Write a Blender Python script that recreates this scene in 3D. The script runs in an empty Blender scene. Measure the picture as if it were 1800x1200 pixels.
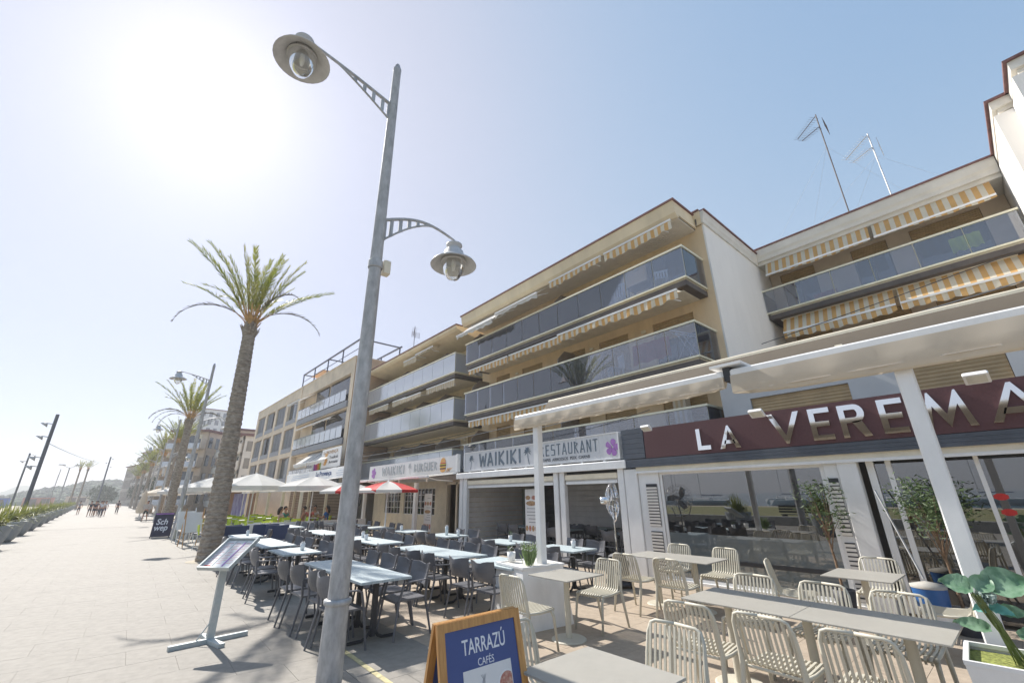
import bpy, bmesh, math, random
from mathutils import Vector, Matrix
random.seed(7)
R = math.radians
PI = math.pi
scene = bpy.context.scene
C = scene.collection

# ------------------------------------------------------------ camera, light, exposure
cam_d = bpy.data.cameras.new('camera')
cam_d.sensor_width = 36.0
cam_d.lens = 14.76
cam_d.clip_start = 0.05
cam_d.clip_end = 9000
cam = bpy.data.objects.new('camera', cam_d)
C.objects.link(cam)
M3 = Matrix(((0.7621, -0.2129, -0.6114), (-0.6473, -0.2695, -0.7130), (-0.0130, 0.9392, -0.3432)))
cam.matrix_world = Matrix.Translation((0, 0, 1.75)) @ M3.to_4x4()
scene.camera = cam

SUN_EL, SUN_AZ = 42.5, -3.5          # degrees; azimuth measured from +Y towards +X
world = bpy.data.worlds.new('World')
scene.world = world
world.use_nodes = True
wn = world.node_tree
bg = wn.nodes['Background']
sky = wn.nodes.new('ShaderNodeTexSky')
sky.sky_type = 'NISHITA'
sky.sun_disc = False
sky.sun_elevation = R(SUN_EL)
sky.sun_rotation = R(SUN_AZ)
sky.altitude = 0
sky.air_density = 1.0
sky.dust_density = 0.85
sky.ozone_density = 2.0
# highlight roll-off of the bright sky, the same in every direction: c / sqrt(1 + (k c)^2) + 0.04 c
SKY_K = 0.77
_g = wn.nodes.new('ShaderNodeGamma'); _g.inputs[1].default_value = 1.2
_h = wn.nodes.new('ShaderNodeVectorMath'); _h.operation = 'SCALE'; _h.inputs['Scale'].default_value = 0.78
wn.links.new(sky.outputs[0], _g.inputs[0]); wn.links.new(_g.outputs[0], _h.inputs[0])
_m = wn.nodes.new('ShaderNodeVectorMath'); _m.operation = 'SCALE'; _m.inputs['Scale'].default_value = SKY_K
_p = wn.nodes.new('ShaderNodeVectorMath'); _p.operation = 'MULTIPLY'
_q = wn.nodes.new('ShaderNodeVectorMath'); _q.operation = 'ADD'; _q.inputs[1].default_value = (1, 1, 1)
_sep = wn.nodes.new('ShaderNodeSeparateXYZ'); _com = wn.nodes.new('ShaderNodeCombineXYZ')
_d = wn.nodes.new('ShaderNodeVectorMath'); _d.operation = 'DIVIDE'
wn.links.new(_h.outputs[0], _m.inputs[0]); wn.links.new(_m.outputs[0], _p.inputs[0]); wn.links.new(_m.outputs[0], _p.inputs[1])
wn.links.new(_p.outputs[0], _q.inputs[0]); wn.links.new(_q.outputs[0], _sep.inputs[0])
for _i in range(3):
    _r = wn.nodes.new('ShaderNodeMath'); _r.operation = 'SQRT'
    wn.links.new(_sep.outputs[_i], _r.inputs[0]); wn.links.new(_r.outputs[0], _com.inputs[_i])
wn.links.new(_h.outputs[0], _d.inputs[0]); wn.links.new(_com.outputs[0], _d.inputs[1])
_s2 = wn.nodes.new('ShaderNodeVectorMath'); _s2.operation = 'SCALE'; _s2.inputs['Scale'].default_value = 0.012
_ad = wn.nodes.new('ShaderNodeVectorMath'); _ad.operation = 'ADD'
wn.links.new(sky.outputs[0], _s2.inputs[0]); wn.links.new(_s2.outputs[0], _ad.inputs[0]); wn.links.new(_d.outputs[0], _ad.inputs[1])
_c2 = wn.nodes.new('ShaderNodeVectorMath'); _c2.operation = 'MULTIPLY'; _q2 = wn.nodes.new('ShaderNodeVectorMath'); _q2.operation = 'SCALE'; _q2.inputs['Scale'].default_value = 0.0042
wn.links.new(sky.outputs[0], _c2.inputs[0]); wn.links.new(sky.outputs[0], _c2.inputs[1]); wn.links.new(_c2.outputs[0], _q2.inputs[0])
_a3 = wn.nodes.new('ShaderNodeVectorMath'); _a3.operation = 'ADD'
wn.links.new(_ad.outputs[0], _a3.inputs[0]); wn.links.new(_q2.outputs[0], _a3.inputs[1])
_bal = wn.nodes.new('ShaderNodeVectorMath'); _bal.operation = 'MULTIPLY'; _bal.inputs[1].default_value = (0.86, 0.895, 1.02)
wn.links.new(_a3.outputs[0], _bal.inputs[0]); wn.links.new(_bal.outputs[0], bg.inputs[0])
bg.inputs[1].default_value = 0.15
sun_d = bpy.data.lights.new('sun', 'SUN')
sun_d.energy = 2.0
sun_d.angle = R(0.55)
sun_d.color = (1.0, 0.95, 0.88)
sun = bpy.data.objects.new('sun', sun_d)
C.objects.link(sun)
_a, _e = R(SUN_AZ), R(SUN_EL)
sdir = Vector((math.sin(_a) * math.cos(_e), math.cos(_a) * math.cos(_e), math.sin(_e)))
sun.rotation_euler = sdir.to_track_quat('Z', 'Y').to_euler()
sun.location = sdir * 60
vs = scene.view_settings
vs.view_transform = 'Standard'
vs.look = 'None'
vs.exposure = 1.9
vs.gamma = 1.0
vs.use_curve_mapping = False

# ------------------------------------------------------------ materials
MATS = {}
def mat(name, col, rough=0.6, var=0.12, scale=4.0, metal=0.0, bump=0.0, bscale=60.0, spec=0.5,
        objvar=0.0, col2=None, stretch=(1, 1, 1), trans=0.0, coords='Object', detail=5.0, islandvar=0.0, dirt=0.0, spots=0.0):
    if name in MATS:
        return MATS[name]
    m = bpy.data.materials.new(name)
    m.use_nodes = True
    nt = m.node_tree
    N, L = nt.nodes, nt.links
    b = N['Principled BSDF']
    b.inputs['Roughness'].default_value = rough
    b.inputs['Metallic'].default_value = metal
    b.inputs['Specular IOR Level'].default_value = spec
    tc = N.new('ShaderNodeTexCoord')
    mp = N.new('ShaderNodeMapping')
    mp.inputs['Scale'].default_value = stretch
    L.new(tc.outputs[coords], mp.inputs[0])
    nz = N.new('ShaderNodeTexNoise')
    nz.inputs['Scale'].default_value = scale
    nz.inputs['Detail'].default_value = detail
    nz.inputs['Roughness'].default_value = 0.62
    L.new(mp.outputs[0], nz.inputs['Vector'])
    cr = N.new('ShaderNodeValToRGB')
    c2 = col2 if col2 else tuple(min(1, c * (1 + var)) for c in col)
    c1 = col if col2 else tuple(c * (1 - var) for c in col)
    cr.color_ramp.elements[0].position = 0.34
    cr.color_ramp.elements[1].position = 0.66
    cr.color_ramp.elements[0].color = (*c1, 1)
    cr.color_ramp.elements[1].color = (*c2, 1)
    L.new(nz.outputs['Fac'], cr.inputs[0])
    out = cr.outputs[0]
    if dirt:
        n2 = N.new('ShaderNodeTexNoise')
        n2.inputs['Scale'].default_value = scale * 0.13
        n2.inputs['Detail'].default_value = 8
        n2.inputs['Roughness'].default_value = 0.7
        L.new(mp.outputs[0], n2.inputs['Vector'])
        r2 = N.new('ShaderNodeMapRange')
        r2.inputs[1].default_value = 0.35
        r2.inputs[2].default_value = 0.7
        r2.inputs[3].default_value = 1 - dirt
        r2.inputs[4].default_value = 1 + dirt * 0.3
        L.new(n2.outputs['Fac'], r2.inputs[0])
        mx = N.new('ShaderNodeVectorMath')
        mx.operation = 'SCALE'
        L.new(out, mx.inputs[0])
        L.new(r2.outputs[0], mx.inputs['Scale'])
        out = mx.outputs[0]
    if spots:
        ge = N.new('ShaderNodeNewGeometry')
        for sc_, th_, am_ in ((1.6, .035, spots), (.45, .16, spots * .35)):
            wob = N.new('ShaderNodeTexNoise'); wob.inputs['Scale'].default_value = 6
            L.new(ge.outputs['Position'], wob.inputs['Vector'])
            av = N.new('ShaderNodeVectorMath'); av.operation = 'MULTIPLY_ADD'; av.inputs[1].default_value = (.1, .1, 0)
            L.new(wob.outputs['Color'], av.inputs[0]); L.new(ge.outputs['Position'], av.inputs[2])
            vo = N.new('ShaderNodeTexVoronoi'); vo.inputs['Scale'].default_value = sc_
            L.new(av.outputs[0], vo.inputs['Vector'])
            mr2 = N.new('ShaderNodeMapRange'); mr2.inputs[1].default_value = th_ * .6; mr2.inputs[2].default_value = th_; mr2.inputs[3].default_value = 1 - am_; mr2.inputs[4].default_value = 1
            L.new(vo.outputs['Distance'], mr2.inputs[0])
            m9 = N.new('ShaderNodeVectorMath'); m9.operation = 'SCALE'
            L.new(out, m9.inputs[0]); L.new(mr2.outputs[0], m9.inputs['Scale']); out = m9.outputs[0]
    for amount, src in ((objvar, 'obj'), (islandvar, 'isl')):
        if amount:
            if src == 'obj':
                oi = N.new('ShaderNodeObjectInfo'); ro = oi.outputs['Random']
            else:
                oi = N.new('ShaderNodeNewGeometry'); ro = oi.outputs['Random Per Island']
            mr = N.new('ShaderNodeMapRange')
            mr.inputs[3].default_value = 1 - amount
            mr.inputs[4].default_value = 1 + amount
            L.new(ro, mr.inputs[0])
            mx = N.new('ShaderNodeVectorMath')
            mx.operation = 'SCALE'
            L.new(out, mx.inputs[0])
            L.new(mr.outputs[0], mx.inputs['Scale'])
            out = mx.outputs[0]
    L.new(out, b.inputs['Base Color'])
    if bump:
        n3 = N.new('ShaderNodeTexNoise')
        n3.inputs['Scale'].default_value = bscale
        n3.inputs['Detail'].default_value = 4
        L.new(mp.outputs[0], n3.inputs['Vector'])
        bp = N.new('ShaderNodeBump')
        bp.inputs['Strength'].default_value = bump
        bp.inputs['Distance'].default_value = 0.01
        L.new(n3.outputs['Fac'], bp.inputs['Height'])
        L.new(bp.outputs[0], b.inputs['Normal'])
    if trans:
        tr = N.new('ShaderNodeBsdfTranslucent')
        L.new(out, tr.inputs['Color'])
        ms = N.new('ShaderNodeMixShader')
        ms.inputs[0].default_value = trans
        L.new(b.outputs[0], ms.inputs[1])
        L.new(tr.outputs[0], ms.inputs[2])
        L.new(ms.outputs[0], N['Material Output'].inputs[0])
    MATS[name] = m
    return m

def stripes(name, ca, cb, width, trans=0.35):
    m = bpy.data.materials.new(name); m.use_nodes = True
    nt = m.node_tree; N, L = nt.nodes, nt.links
    b = N['Principled BSDF']; b.inputs['Roughness'].default_value = 0.85
    tc = N.new('ShaderNodeTexCoord'); sp = N.new('ShaderNodeSeparateXYZ')
    L.new(tc.outputs['Object'], sp.inputs[0])
    dv = N.new('ShaderNodeMath'); dv.operation = 'DIVIDE'; dv.inputs[1].default_value = width
    L.new(sp.outputs['Y'], dv.inputs[0])
    fr = N.new('ShaderNodeMath'); fr.operation = 'FRACT'; L.new(dv.outputs[0], fr.inputs[0])
    cr = N.new('ShaderNodeValToRGB'); cr.color_ramp.interpolation = 'CONSTANT'
    cr.color_ramp.elements[0].color = (*ca, 1)
    cr.color_ramp.elements[1].position = 0.5; cr.color_ramp.elements[1].color = (*cb, 1)
    L.new(fr.outputs[0], cr.inputs[0])
    nz = N.new('ShaderNodeTexNoise'); nz.inputs['Scale'].default_value = 3; nz.inputs['Detail'].default_value = 6
    L.new(tc.outputs['Object'], nz.inputs['Vector'])
    mr = N.new('ShaderNodeMapRange'); mr.inputs[3].default_value = 0.8; mr.inputs[4].default_value = 1.12
    L.new(nz.outputs['Fac'], mr.inputs[0])
    mx = N.new('ShaderNodeVectorMath'); mx.operation = 'SCALE'
    L.new(cr.outputs[0], mx.inputs[0]); L.new(mr.outputs[0], mx.inputs['Scale'])
    L.new(mx.outputs[0], b.inputs['Base Color'])
    tr = N.new('ShaderNodeBsdfTranslucent'); L.new(mx.outputs[0], tr.inputs['Color'])
    ms = N.new('ShaderNodeMixShader'); ms.inputs[0].default_value = trans
    L.new(b.outputs[0], ms.inputs[1]); L.new(tr.outputs[0], ms.inputs[2])
    L.new(ms.outputs[0], N['Material Output'].inputs[0])
    return m

def glass(name, tint, opacity, body, gloss=0.12, rough=0.01):
    """pane: body colour (opacity) over clear, with a mirror coat that rises at grazing angles"""
    m = bpy.data.materials.new(name); m.use_nodes = True
    nt = m.node_tree; N, L = nt.nodes, nt.links
    N.remove(N['Principled BSDF'])
    tr = N.new('ShaderNodeBsdfTransparent'); tr.inputs[0].default_value = (*tint, 1)
    df = N.new('ShaderNodeBsdfDiffuse'); df.inputs[0].default_value = (*body, 1)
    m1 = N.new('ShaderNodeMixShader'); m1.inputs[0].default_value = opacity
    L.new(tr.outputs[0], m1.inputs[1]); L.new(df.outputs[0], m1.inputs[2])
    gl = N.new('ShaderNodeBsdfGlossy'); gl.inputs['Roughness'].default_value = rough
    lw = N.new('ShaderNodeFresnel'); lw.inputs[0].default_value = 1.5
    ad = N.new('ShaderNodeMath'); ad.operation = 'ADD'; ad.use_clamp = True; ad.inputs[1].default_value = gloss
    L.new(lw.outputs[0], ad.inputs[0])
    m2 = N.new('ShaderNodeMixShader')
    L.new(ad.outputs[0], m2.inputs[0]); L.new(m1.outputs[0], m2.inputs[1]); L.new(gl.outputs[0], m2.inputs[2])
    L.new(m2.outputs[0], N['Material Output'].inputs[0])
    return m

promen = mat('promenade_stone', (0.285, 0.262, 0.228), 0.75, 0.09, 9, bump=0.25, bscale=90, objvar=0.02, islandvar=0.02, dirt=0.09, spots=.3, spec=0.35)
terra = mat('terrace_stone', (0.42, 0.345, 0.265), 0.75, 0.09, 9, bump=0.25, bscale=90, objvar=0.03, islandvar=0.03, dirt=0.12, spots=.3, spec=0.35)
grout = mat('grout', (0.235, 0.215, 0.19), 0.9, 0.1)
yellow_paint = mat('yellow_paint', (0.50, 0.44, 0.24), 0.8, 0.3, 12)
grass_m = mat('grass', (0.16, 0.17, 0.06), 0.9, col2=(0.30, 0.27, 0.13), scale=1.2, bump=0.6, bscale=20)
sand_m = mat('sand', (0.42, 0.37, 0.28), 0.9, 0.15, 0.4)
sea_m = mat('sea', (0.06, 0.14, 0.19), 0.15, 0.2, 0.3, bump=0.6, bscale=2)
hill_m = mat('hill', (0.05, 0.09, 0.04), 0.95, col2=(0.16, 0.17, 0.09), scale=0.02, detail=10)
bark = mat('palm_bark', (0.2, 0.16, 0.12), 0.9, col2=(0.42, 0.36, 0.29), scale=7, bump=0.9, bscale=25, stretch=(1, 1, 2.5))
frond_m = mat('palm_frond', (0.15, 0.20, 0.03), 0.5, col2=(0.32, 0.31, 0.07), scale=1.2, trans=0.42)
frond_y = mat('palm_frond_young', (0.22, 0.24, 0.04), 0.5, col2=(0.38, 0.35, 0.09), scale=1.2, trans=0.42)
frond_old = mat('palm_frond_old', (0.10, 0.09, 0.05), 0.7, col2=(0.17, 0.14, 0.08), scale=3, trans=0.2)
petiole = mat('petiole', (0.5, 0.3, 0.12), 0.6, 0.3, 6)
galv = mat('galvanised_metal', (0.46, 0.46, 0.46), 0.55, 0.2, 14, metal=0.35, bump=0.2, bscale=120, dirt=0.15, stretch=(1, 1, .4))
lantern_m = mat('lantern_enamel', (0.55, 0.54, 0.53), 0.5, 0.1, 8, metal=0.2)
lamp_glass = glass('lamp_glass', (0.93, 0.93, 0.9), 0.12, (0.8, 0.8, 0.78), 0.05)
white_p = mat('white_paint', (0.82, 0.815, 0.80), 0.5, 0.04, 5, dirt=0.1, stretch=(1, 1, .5), bump=.05)
cream_p = mat('cream_paint', (0.82, 0.74, 0.58), 0.6, 0.08, 3, dirt=0.08)
plaster = mat('beige_plaster', (0.86, 0.66, 0.42), 0.9, 0.08, 1.5, bump=0.3, bscale=30, dirt=0.18, stretch=(1, 1, .3))
plaster_b = mat('pale_beige_plaster', (0.86, 0.71, 0.48), 0.9, 0.08, 1.5, bump=0.3, bscale=30, dirt=0.18, stretch=(1, 1, .3))
plaster_v = mat('grey_beige_plaster', (0.66, 0.55, 0.43), 0.9, 0.08, 1.5, bump=0.3, bscale=30, dirt=0.1)
white_w = mat('white_render', (0.87, 0.84, 0.79), 0.9, 0.03, 1.2, bump=0.2, bscale=30, dirt=0.1, stretch=(1, 1, .3))
cornice_m = mat('cornice_white', (0.78, 0.74, 0.66), 0.8, 0.08, 1.2, dirt=0.18)
cornice_c = mat('cornice_cream', (0.84, 0.70, 0.48), 0.85, 0.08, 1.0, dirt=0.22, stretch=(1, 1, .4))
tile_edge = mat('roof_tile_edge', (0.2, 0.1, 0.09), 0.8, 0.2, 6)
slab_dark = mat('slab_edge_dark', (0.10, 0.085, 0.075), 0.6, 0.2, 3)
gold_al = mat('gold_aluminium', (0.80, 0.76, 0.58), 0.4, 0.05, 3, metal=0.2)
soffit_m = mat('soffit_boards', (0.78, 0.70, 0.58), 0.7, 0.05, 3)
shutter_m = mat('brown_roller_shutter', (0.46, 0.33, 0.18), 0.6, 0.1, 3)
door_brown = mat('brown_window_frame', (0.10, 0.07, 0.05), 0.5, 0.1)
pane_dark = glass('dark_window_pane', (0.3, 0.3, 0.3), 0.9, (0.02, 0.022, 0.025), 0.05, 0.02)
pane_far = glass('far_window_pane', (0.5, 0.5, 0.5), 0.9, (0.09, 0.11, 0.13), 0.08, 0.05)
balc_glass = glass('balcony_glass', (0.8, 0.84, 0.92), 0.12, (0.36, 0.4, 0.5), 0.1, 0.02)
balc_glass_b = glass('pale_balcony_glass', (0.85, 0.9, 0.95), 0.65, (0.74, 0.79, 0.86), 0.25, 0.12)
shop_glass = glass('shop_glass', (0.35, 0.36, 0.36), 0.35, (0.015, 0.018, 0.02), 0.22, 0.004)
film_glass = glass('frosted_film', (0.4, 0.42, 0.42), 0.8, (0.16, 0.19, 0.2), 0.16, 0.03)
awn_or = stripes('orange_striped_canvas', (0.80, 0.50, 0.20), (0.86, 0.80, 0.66), 0.25)
awn_pale = stripes('pale_striped_canvas', (0.74, 0.60, 0.38), (0.84, 0.77, 0.64), 0.16)
canvas_w = mat('white_canvas', (0.74, 0.72, 0.68), 0.85, 0.04, 2, trans=0.3)
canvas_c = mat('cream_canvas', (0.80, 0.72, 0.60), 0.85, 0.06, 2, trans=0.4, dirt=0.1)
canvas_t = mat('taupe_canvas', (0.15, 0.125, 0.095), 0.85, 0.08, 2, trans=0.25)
maroon = mat('maroon_panel', (0.10, 0.042, 0.045), 0.6, 0.12, 30)
anthra = mat('anthracite_cladding', (0.08, 0.093, 0.115), 0.5, 0.1, 4)
chrome = mat('polished_steel', (0.82, 0.82, 0.82), 0.06, 0.02, 3, metal=1.0)
dark_pl = mat('dark_grey_resin', (0.135, 0.135, 0.145), 0.38, 0.12, 5, objvar=0.15)
dark_mt = mat('black_metal', (0.035, 0.036, 0.04), 0.45, 0.1, 10)
top_blue = mat('whitewashed_table_wood', (0.34, 0.42, 0.45), 0.5, col2=(0.50, 0.55, 0.55), scale=9, bump=0.3, bscale=30, stretch=(6, 0.6, 1), objvar=0.05)
taupe = mat('taupe_resin', (0.54, 0.51, 0.42), 0.5, 0.03, 4, objvar=0.03, bump=0.1, bscale=200)
taupe_top = mat('taupe_table_laminate', (0.39, 0.37, 0.325), 0.42, 0.03, 14, bump=0.1, bscale=300, dirt=.06)
wood_or = mat('varnished_pine', (0.42, 0.20, 0.06), 0.4, col2=(0.58, 0.31, 0.10), scale=8, stretch=(7, 7, 0.8))
poster_blue = mat('poster_blue', (0.055, 0.085, 0.24), 0.5, 0.05)
navy = mat('navy_plastic', (0.03, 0.05, 0.12), 0.45, 0.1)
lime = mat('lime_plastic', (0.48, 0.60, 0.03), 0.4, 0.1)
paper = mat('paper', (0.72, 0.71, 0.70), 0.6, 0.03)
ink = mat('ink', (0.03, 0.04, 0.06), 0.6, 0.1)
ink_blue = mat('sign_slate_blue', (0.12, 0.16, 0.2), 0.6, 0.25, 8)
ink_grey = mat('sign_grey', (0.36, 0.39, 0.41), 0.6, 0.2, 8)
purple = mat('sign_purple', (0.36, 0.16, 0.46), 0.6, 0.1)
red_p = mat('red_print', (0.5, 0.025, 0.02), 0.5, 0.15, 20)
food_r = mat('food_red', (0.34, 0.03, 0.02), 0.5, col2=(0.6, 0.4, 0.3), scale=40)
food_b = mat('food_brown', (0.22, 0.09, 0.04), 0.5, col2=(0.55, 0.38, 0.2), scale=25)
sign_board = mat('whitewashed_sign_board', (0.66, 0.66, 0.67), 0.6, 0.06, 8, stretch=(1, 8, .5))
leaf_a = mat('blade_leaf', (0.1, 0.15, 0.03), 0.5, col2=(0.34, 0.34, 0.07), scale=3, trans=0.35)
leaf_b = mat('olive_leaf', (0.05, 0.09, 0.03), 0.6, col2=(0.11, 0.16, 0.06), scale=5, trans=0.25)
leaf_big = mat('large_leaf', (0.10, 0.22, 0.12), 0.45, col2=(0.26, 0.40, 0.27), scale=14, trans=0.25)
petal = mat('pale_petal', (0.45, 0.55, 0.52), 0.5, 0.15, 20, trans=0.4)
grass_b = mat('pot_grass', (0.36, 0.46, 0.22), 0.6, 0.3, 30, trans=0.3)
pot_blue = mat('grey_blue_pot', (0.32, 0.35, 0.38), 0.65, 0.12, 4, bump=0.2, bscale=40, dirt=0.15)
soil = mat('soil', (0.05, 0.035, 0.02), 0.95, 0.3, 20)
brick_m = mat('tan_stone_courses', (0.62, 0.44, 0.29), 0.9, 0.12, 1.0, bump=0.3, dirt=0.1)
prov_m = mat('provenca_stone', (0.74, 0.62, 0.47), 0.9, 0.1, 1.0, dirt=0.1)
grey_al = mat('grey_aluminium', (0.26, 0.27, 0.29), 0.5, 0.08, 4, metal=0.2)
board_w = mat('interior_white_boards', (0.82, 0.80, 0.77), 0.7, 0.08, 3)
rubber = mat('dark_grey_plastic', (0.045, 0.047, 0.055), 0.55, 0.15, 6)
skin_m = mat('skin', (0.42, 0.23, 0.15), 0.55, 0.06, 8)
hair_m = mat('dark_hair', (0.02, 0.015, 0.012), 0.6, 0.2, 30)
def cloth(name, c): return mat(name, c, 0.85, 0.1, 10)

# ------------------------------------------------------------ geometry helpers
class MB:
    def __init__(s): s.v = []; s.f = []; s.m = []; s.mats = []; s.cur = 0
    def use(s, m):
        if m not in s.mats: s.mats.append(m)
        s.cur = s.mats.index(m); return s
    def add(s, vs_, fs):
        o = len(s.v); s.v += [tuple(v) for v in vs_]
        for f in fs: s.f.append(tuple(i + o for i in f)); s.m.append(s.cur)
        return s
    def box(s, x0, x1, y0, y1, z0, z1):
        return s.add([(x0, y0, z0), (x1, y0, z0), (x1, y1, z0), (x0, y1, z0), (x0, y0, z1), (x1, y0, z1), (x1, y1, z1), (x0, y1, z1)],
                     [(3, 2, 1, 0), (4, 5, 6, 7), (0, 1, 5, 4), (1, 2, 6, 5), (2, 3, 7, 6), (3, 0, 4, 7)])
    def bbox(s, x0, x1, y0, y1, z0, z1, b=0.01):
        """box with chamfered vertical and top edges"""
        def ring(z, i):
            return [(x0 + i + b, y0 + i, z), (x1 - i - b, y0 + i, z), (x1 - i, y0 + i + b, z), (x1 - i, y1 - i - b, z),
                    (x1 - i - b, y1 - i, z), (x0 + i + b, y1 - i, z), (x0 + i, y1 - i - b, z), (x0 + i, y0 + i + b, z)]
        vs_ = ring(z0, 0) + ring(z1 - b, 0) + ring(z1, b * .7)
        fs = [tuple(range(7, -1, -1)), tuple(range(16, 24))]
        for k in (0, 8):
            for i in range(8):
                j = (i + 1) % 8; fs.append((k + i, k + j, k + 8 + j, k + 8 + i))
        return s.add(vs_, fs)
    def prism(s, pts, axis, a, b):
        """polygon pts (2d) extruded along axis from a to b; coordinates left are the other two in xyz order"""
        def P(p, t):
            return (t, p[0], p[1]) if axis == 0 else (p[0], t, p[1]) if axis == 1 else (p[0], p[1], t)
        n = len(pts)
        vs_ = [P(p, a) for p in pts] + [P(p, b) for p in pts]
        fs = [tuple(range(n - 1, -1, -1)), tuple(range(n, 2 * n))] + [(i, (i + 1) % n, n + (i + 1) % n, n + i) for i in range(n)]
        return s.add(vs_, fs)
    def tube(s, pts, r, n=8, caps=True, squash=1.0, up=None):
        pts = [Vector(p) for p in pts]
        rs = r if isinstance(r, (list, tuple)) else [r] * len(pts)
        vs_, fs = [], []
        ref = None
        for i, p in enumerate(pts):
            t = (pts[min(i + 1, len(pts) - 1)] - pts[max(i - 1, 0)]).normalized()
            if ref is None:
                ref = Vector(up) if up else (Vector((0, 0, 1)) if abs(t.z) < .9 else Vector((1, 0, 0)))
            u = t.cross(ref)
            if u.length < 1e-5: u = t.cross(Vector((0, 1, 0)))
            u.normalize(); w = u.cross(t).normalized(); ref = w
            for k in range(n):
                a = 2 * PI * k / n + PI / n
                vs_.append(p + u * math.cos(a) * rs[i] + w * math.sin(a) * rs[i] * squash)
        for i in range(len(pts) - 1):
            for k in range(n):
                a, b = i * n + k, i * n + (k + 1) % n
                fs.append((a, b, b + n, a + n))
        if caps:
            fs.append(tuple(range(n - 1, -1, -1))); q = (len(pts) - 1) * n; fs.append(tuple(range(q, q + n)))
        return s.add(vs_, fs)
    def lathe(s, prof, n=20, c=(0, 0, 0), close=False):
        vs_, fs = [], []
        for r, z in prof:
            for k in range(n):
                a = 2 * PI * k / n
                vs_.append((c[0] + r * math.cos(a), c[1] + r * math.sin(a), c[2] + z))
        for i in range(len(prof) - 1):
            for k in range(n):
                a, b = i * n + k, i * n + (k + 1) % n
                fs.append((a, b, b + n, a + n))
        if close:
            fs.append(tuple(range(n - 1, -1, -1))); q = (len(prof) - 1) * n; fs.append(tuple(range(q, q + n)))
        return s.add(vs_, fs)
    def quad(s, a, b, c, d): return s.add([a, b, c, d], [(0, 1, 2, 3)])
    def mesh(s, name, m=None, smooth=False):
        me = bpy.data.meshes.new(name)
        me.from_pydata(s.v, [], s.f)
        ms = s.mats if s.mats else [m]
        for x in ms: me.materials.append(x)
        if s.mats: me.polygons.foreach_set('material_index', s.m)
        if smooth: me.polygons.foreach_set('use_smooth', [True] * len(s.f))
        me.update()
        return me
    def build(s, name, m=None, parent=None, smooth=False, loc=(0, 0, 0), rot=(0, 0, 0)):
        return obj(name, s.mesh(name, m, smooth), parent, loc, rot)

def obj(name, data, parent=None, loc=(0, 0, 0), rot=(0, 0, 0), scale=None):
    o = bpy.data.objects.new(name, data)
    C.objects.link(o)
    if parent: o.parent = parent
    o.location = loc; o.rotation_euler = rot
    if scale: o.scale = scale
    return o
def tag(o, label, cat, group=None, kind=None):
    o['label'] = label; o['category'] = cat
    if group: o['group'] = group
    if kind: o['kind'] = kind
    return o
def thing(name, label, cat, loc=(0, 0, 0), rz=0, group=None):
    o = bpy.data.objects.new(name, None); C.objects.link(o)
    o.empty_display_size = 0.2
    o.location = loc; o.rotation_euler = (0, 0, rz)
    return tag(o, label, cat, group)
KIDS = {}
def kids(o):
    k = KIDS.get(o.name)
    return k if k is not None else list(o.children)
def dup(root, loc, rz, label=None, scale=None):
    r = root.copy(); C.objects.link(r)
    r.location = loc; r.rotation_euler = (0, 0, rz)
    if scale: r.scale = (scale,) * 3
    if label: r['label'] = label
    for ch in kids(root):
        c = ch.copy(); C.objects.link(c); c.parent = r
        for g in kids(ch):
            d = g.copy(); C.objects.link(d); d.parent = c
    return r
def freeze(root):
    """remember the children so that copies are quick to make"""
    KIDS[root.name] = list(root.children)
    for c in root.children: KIDS[c.name] = list(c.children)
    return root
def struct(o): o['kind'] = 'structure'; return o
def stuff(o): o['kind'] = 'stuff'; return o

def text_mesh(body, ext=0.0, offset=0.0, shear=0.0, res=3):
    cu = bpy.data.curves.new('lettering', 'FONT')
    cu.body = body; cu.size = 1; cu.extrude = ext; cu.offset = offset; cu.shear = shear; cu.resolution_u = res
    cu.align_x = 'LEFT'
    o = bpy.data.objects.new('tmp', cu); C.objects.link(o)
    dg = bpy.context.evaluated_depsgraph_get(); dg.update()
    me = bpy.data.meshes.new_from_object(o.evaluated_get(dg))
    bpy.data.objects.remove(o)
    return me
def fit_text(name, body, m, parent, origin, right, up, w, h, ext=0.004, offset=0.0, shear=0.0, spacing_fit=True):
    """lettering whose box is w wide and h high; origin is its lower left corner; right/up are unit vectors"""
    me = text_mesh(body, 1.0, offset, shear)
    xs = [v.co.x for v in me.vertices]; ys = [v.co.y for v in me.vertices]
    if not xs: return None
    x0, x1, y0, y1 = min(xs), max(xs), min(ys), max(ys)
    right = Vector(right); up = Vector(up); nrm = right.cross(up)
    for v in me.vertices:
        a = (v.co.x - x0) / max(x1 - x0, 1e-6) * w; b = (v.co.y - y0) / max(y1 - y0, 1e-6) * h
        v.co = right * a + up * b + nrm * (v.co.z * ext)
    me.materials.clear(); me.materials.append(m)
    me.update()
    return obj(name, me, parent, origin)
FX_R, FX_U = (0, -1, 0), (0, 0, 1)       # a facade that looks towards -X

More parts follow.
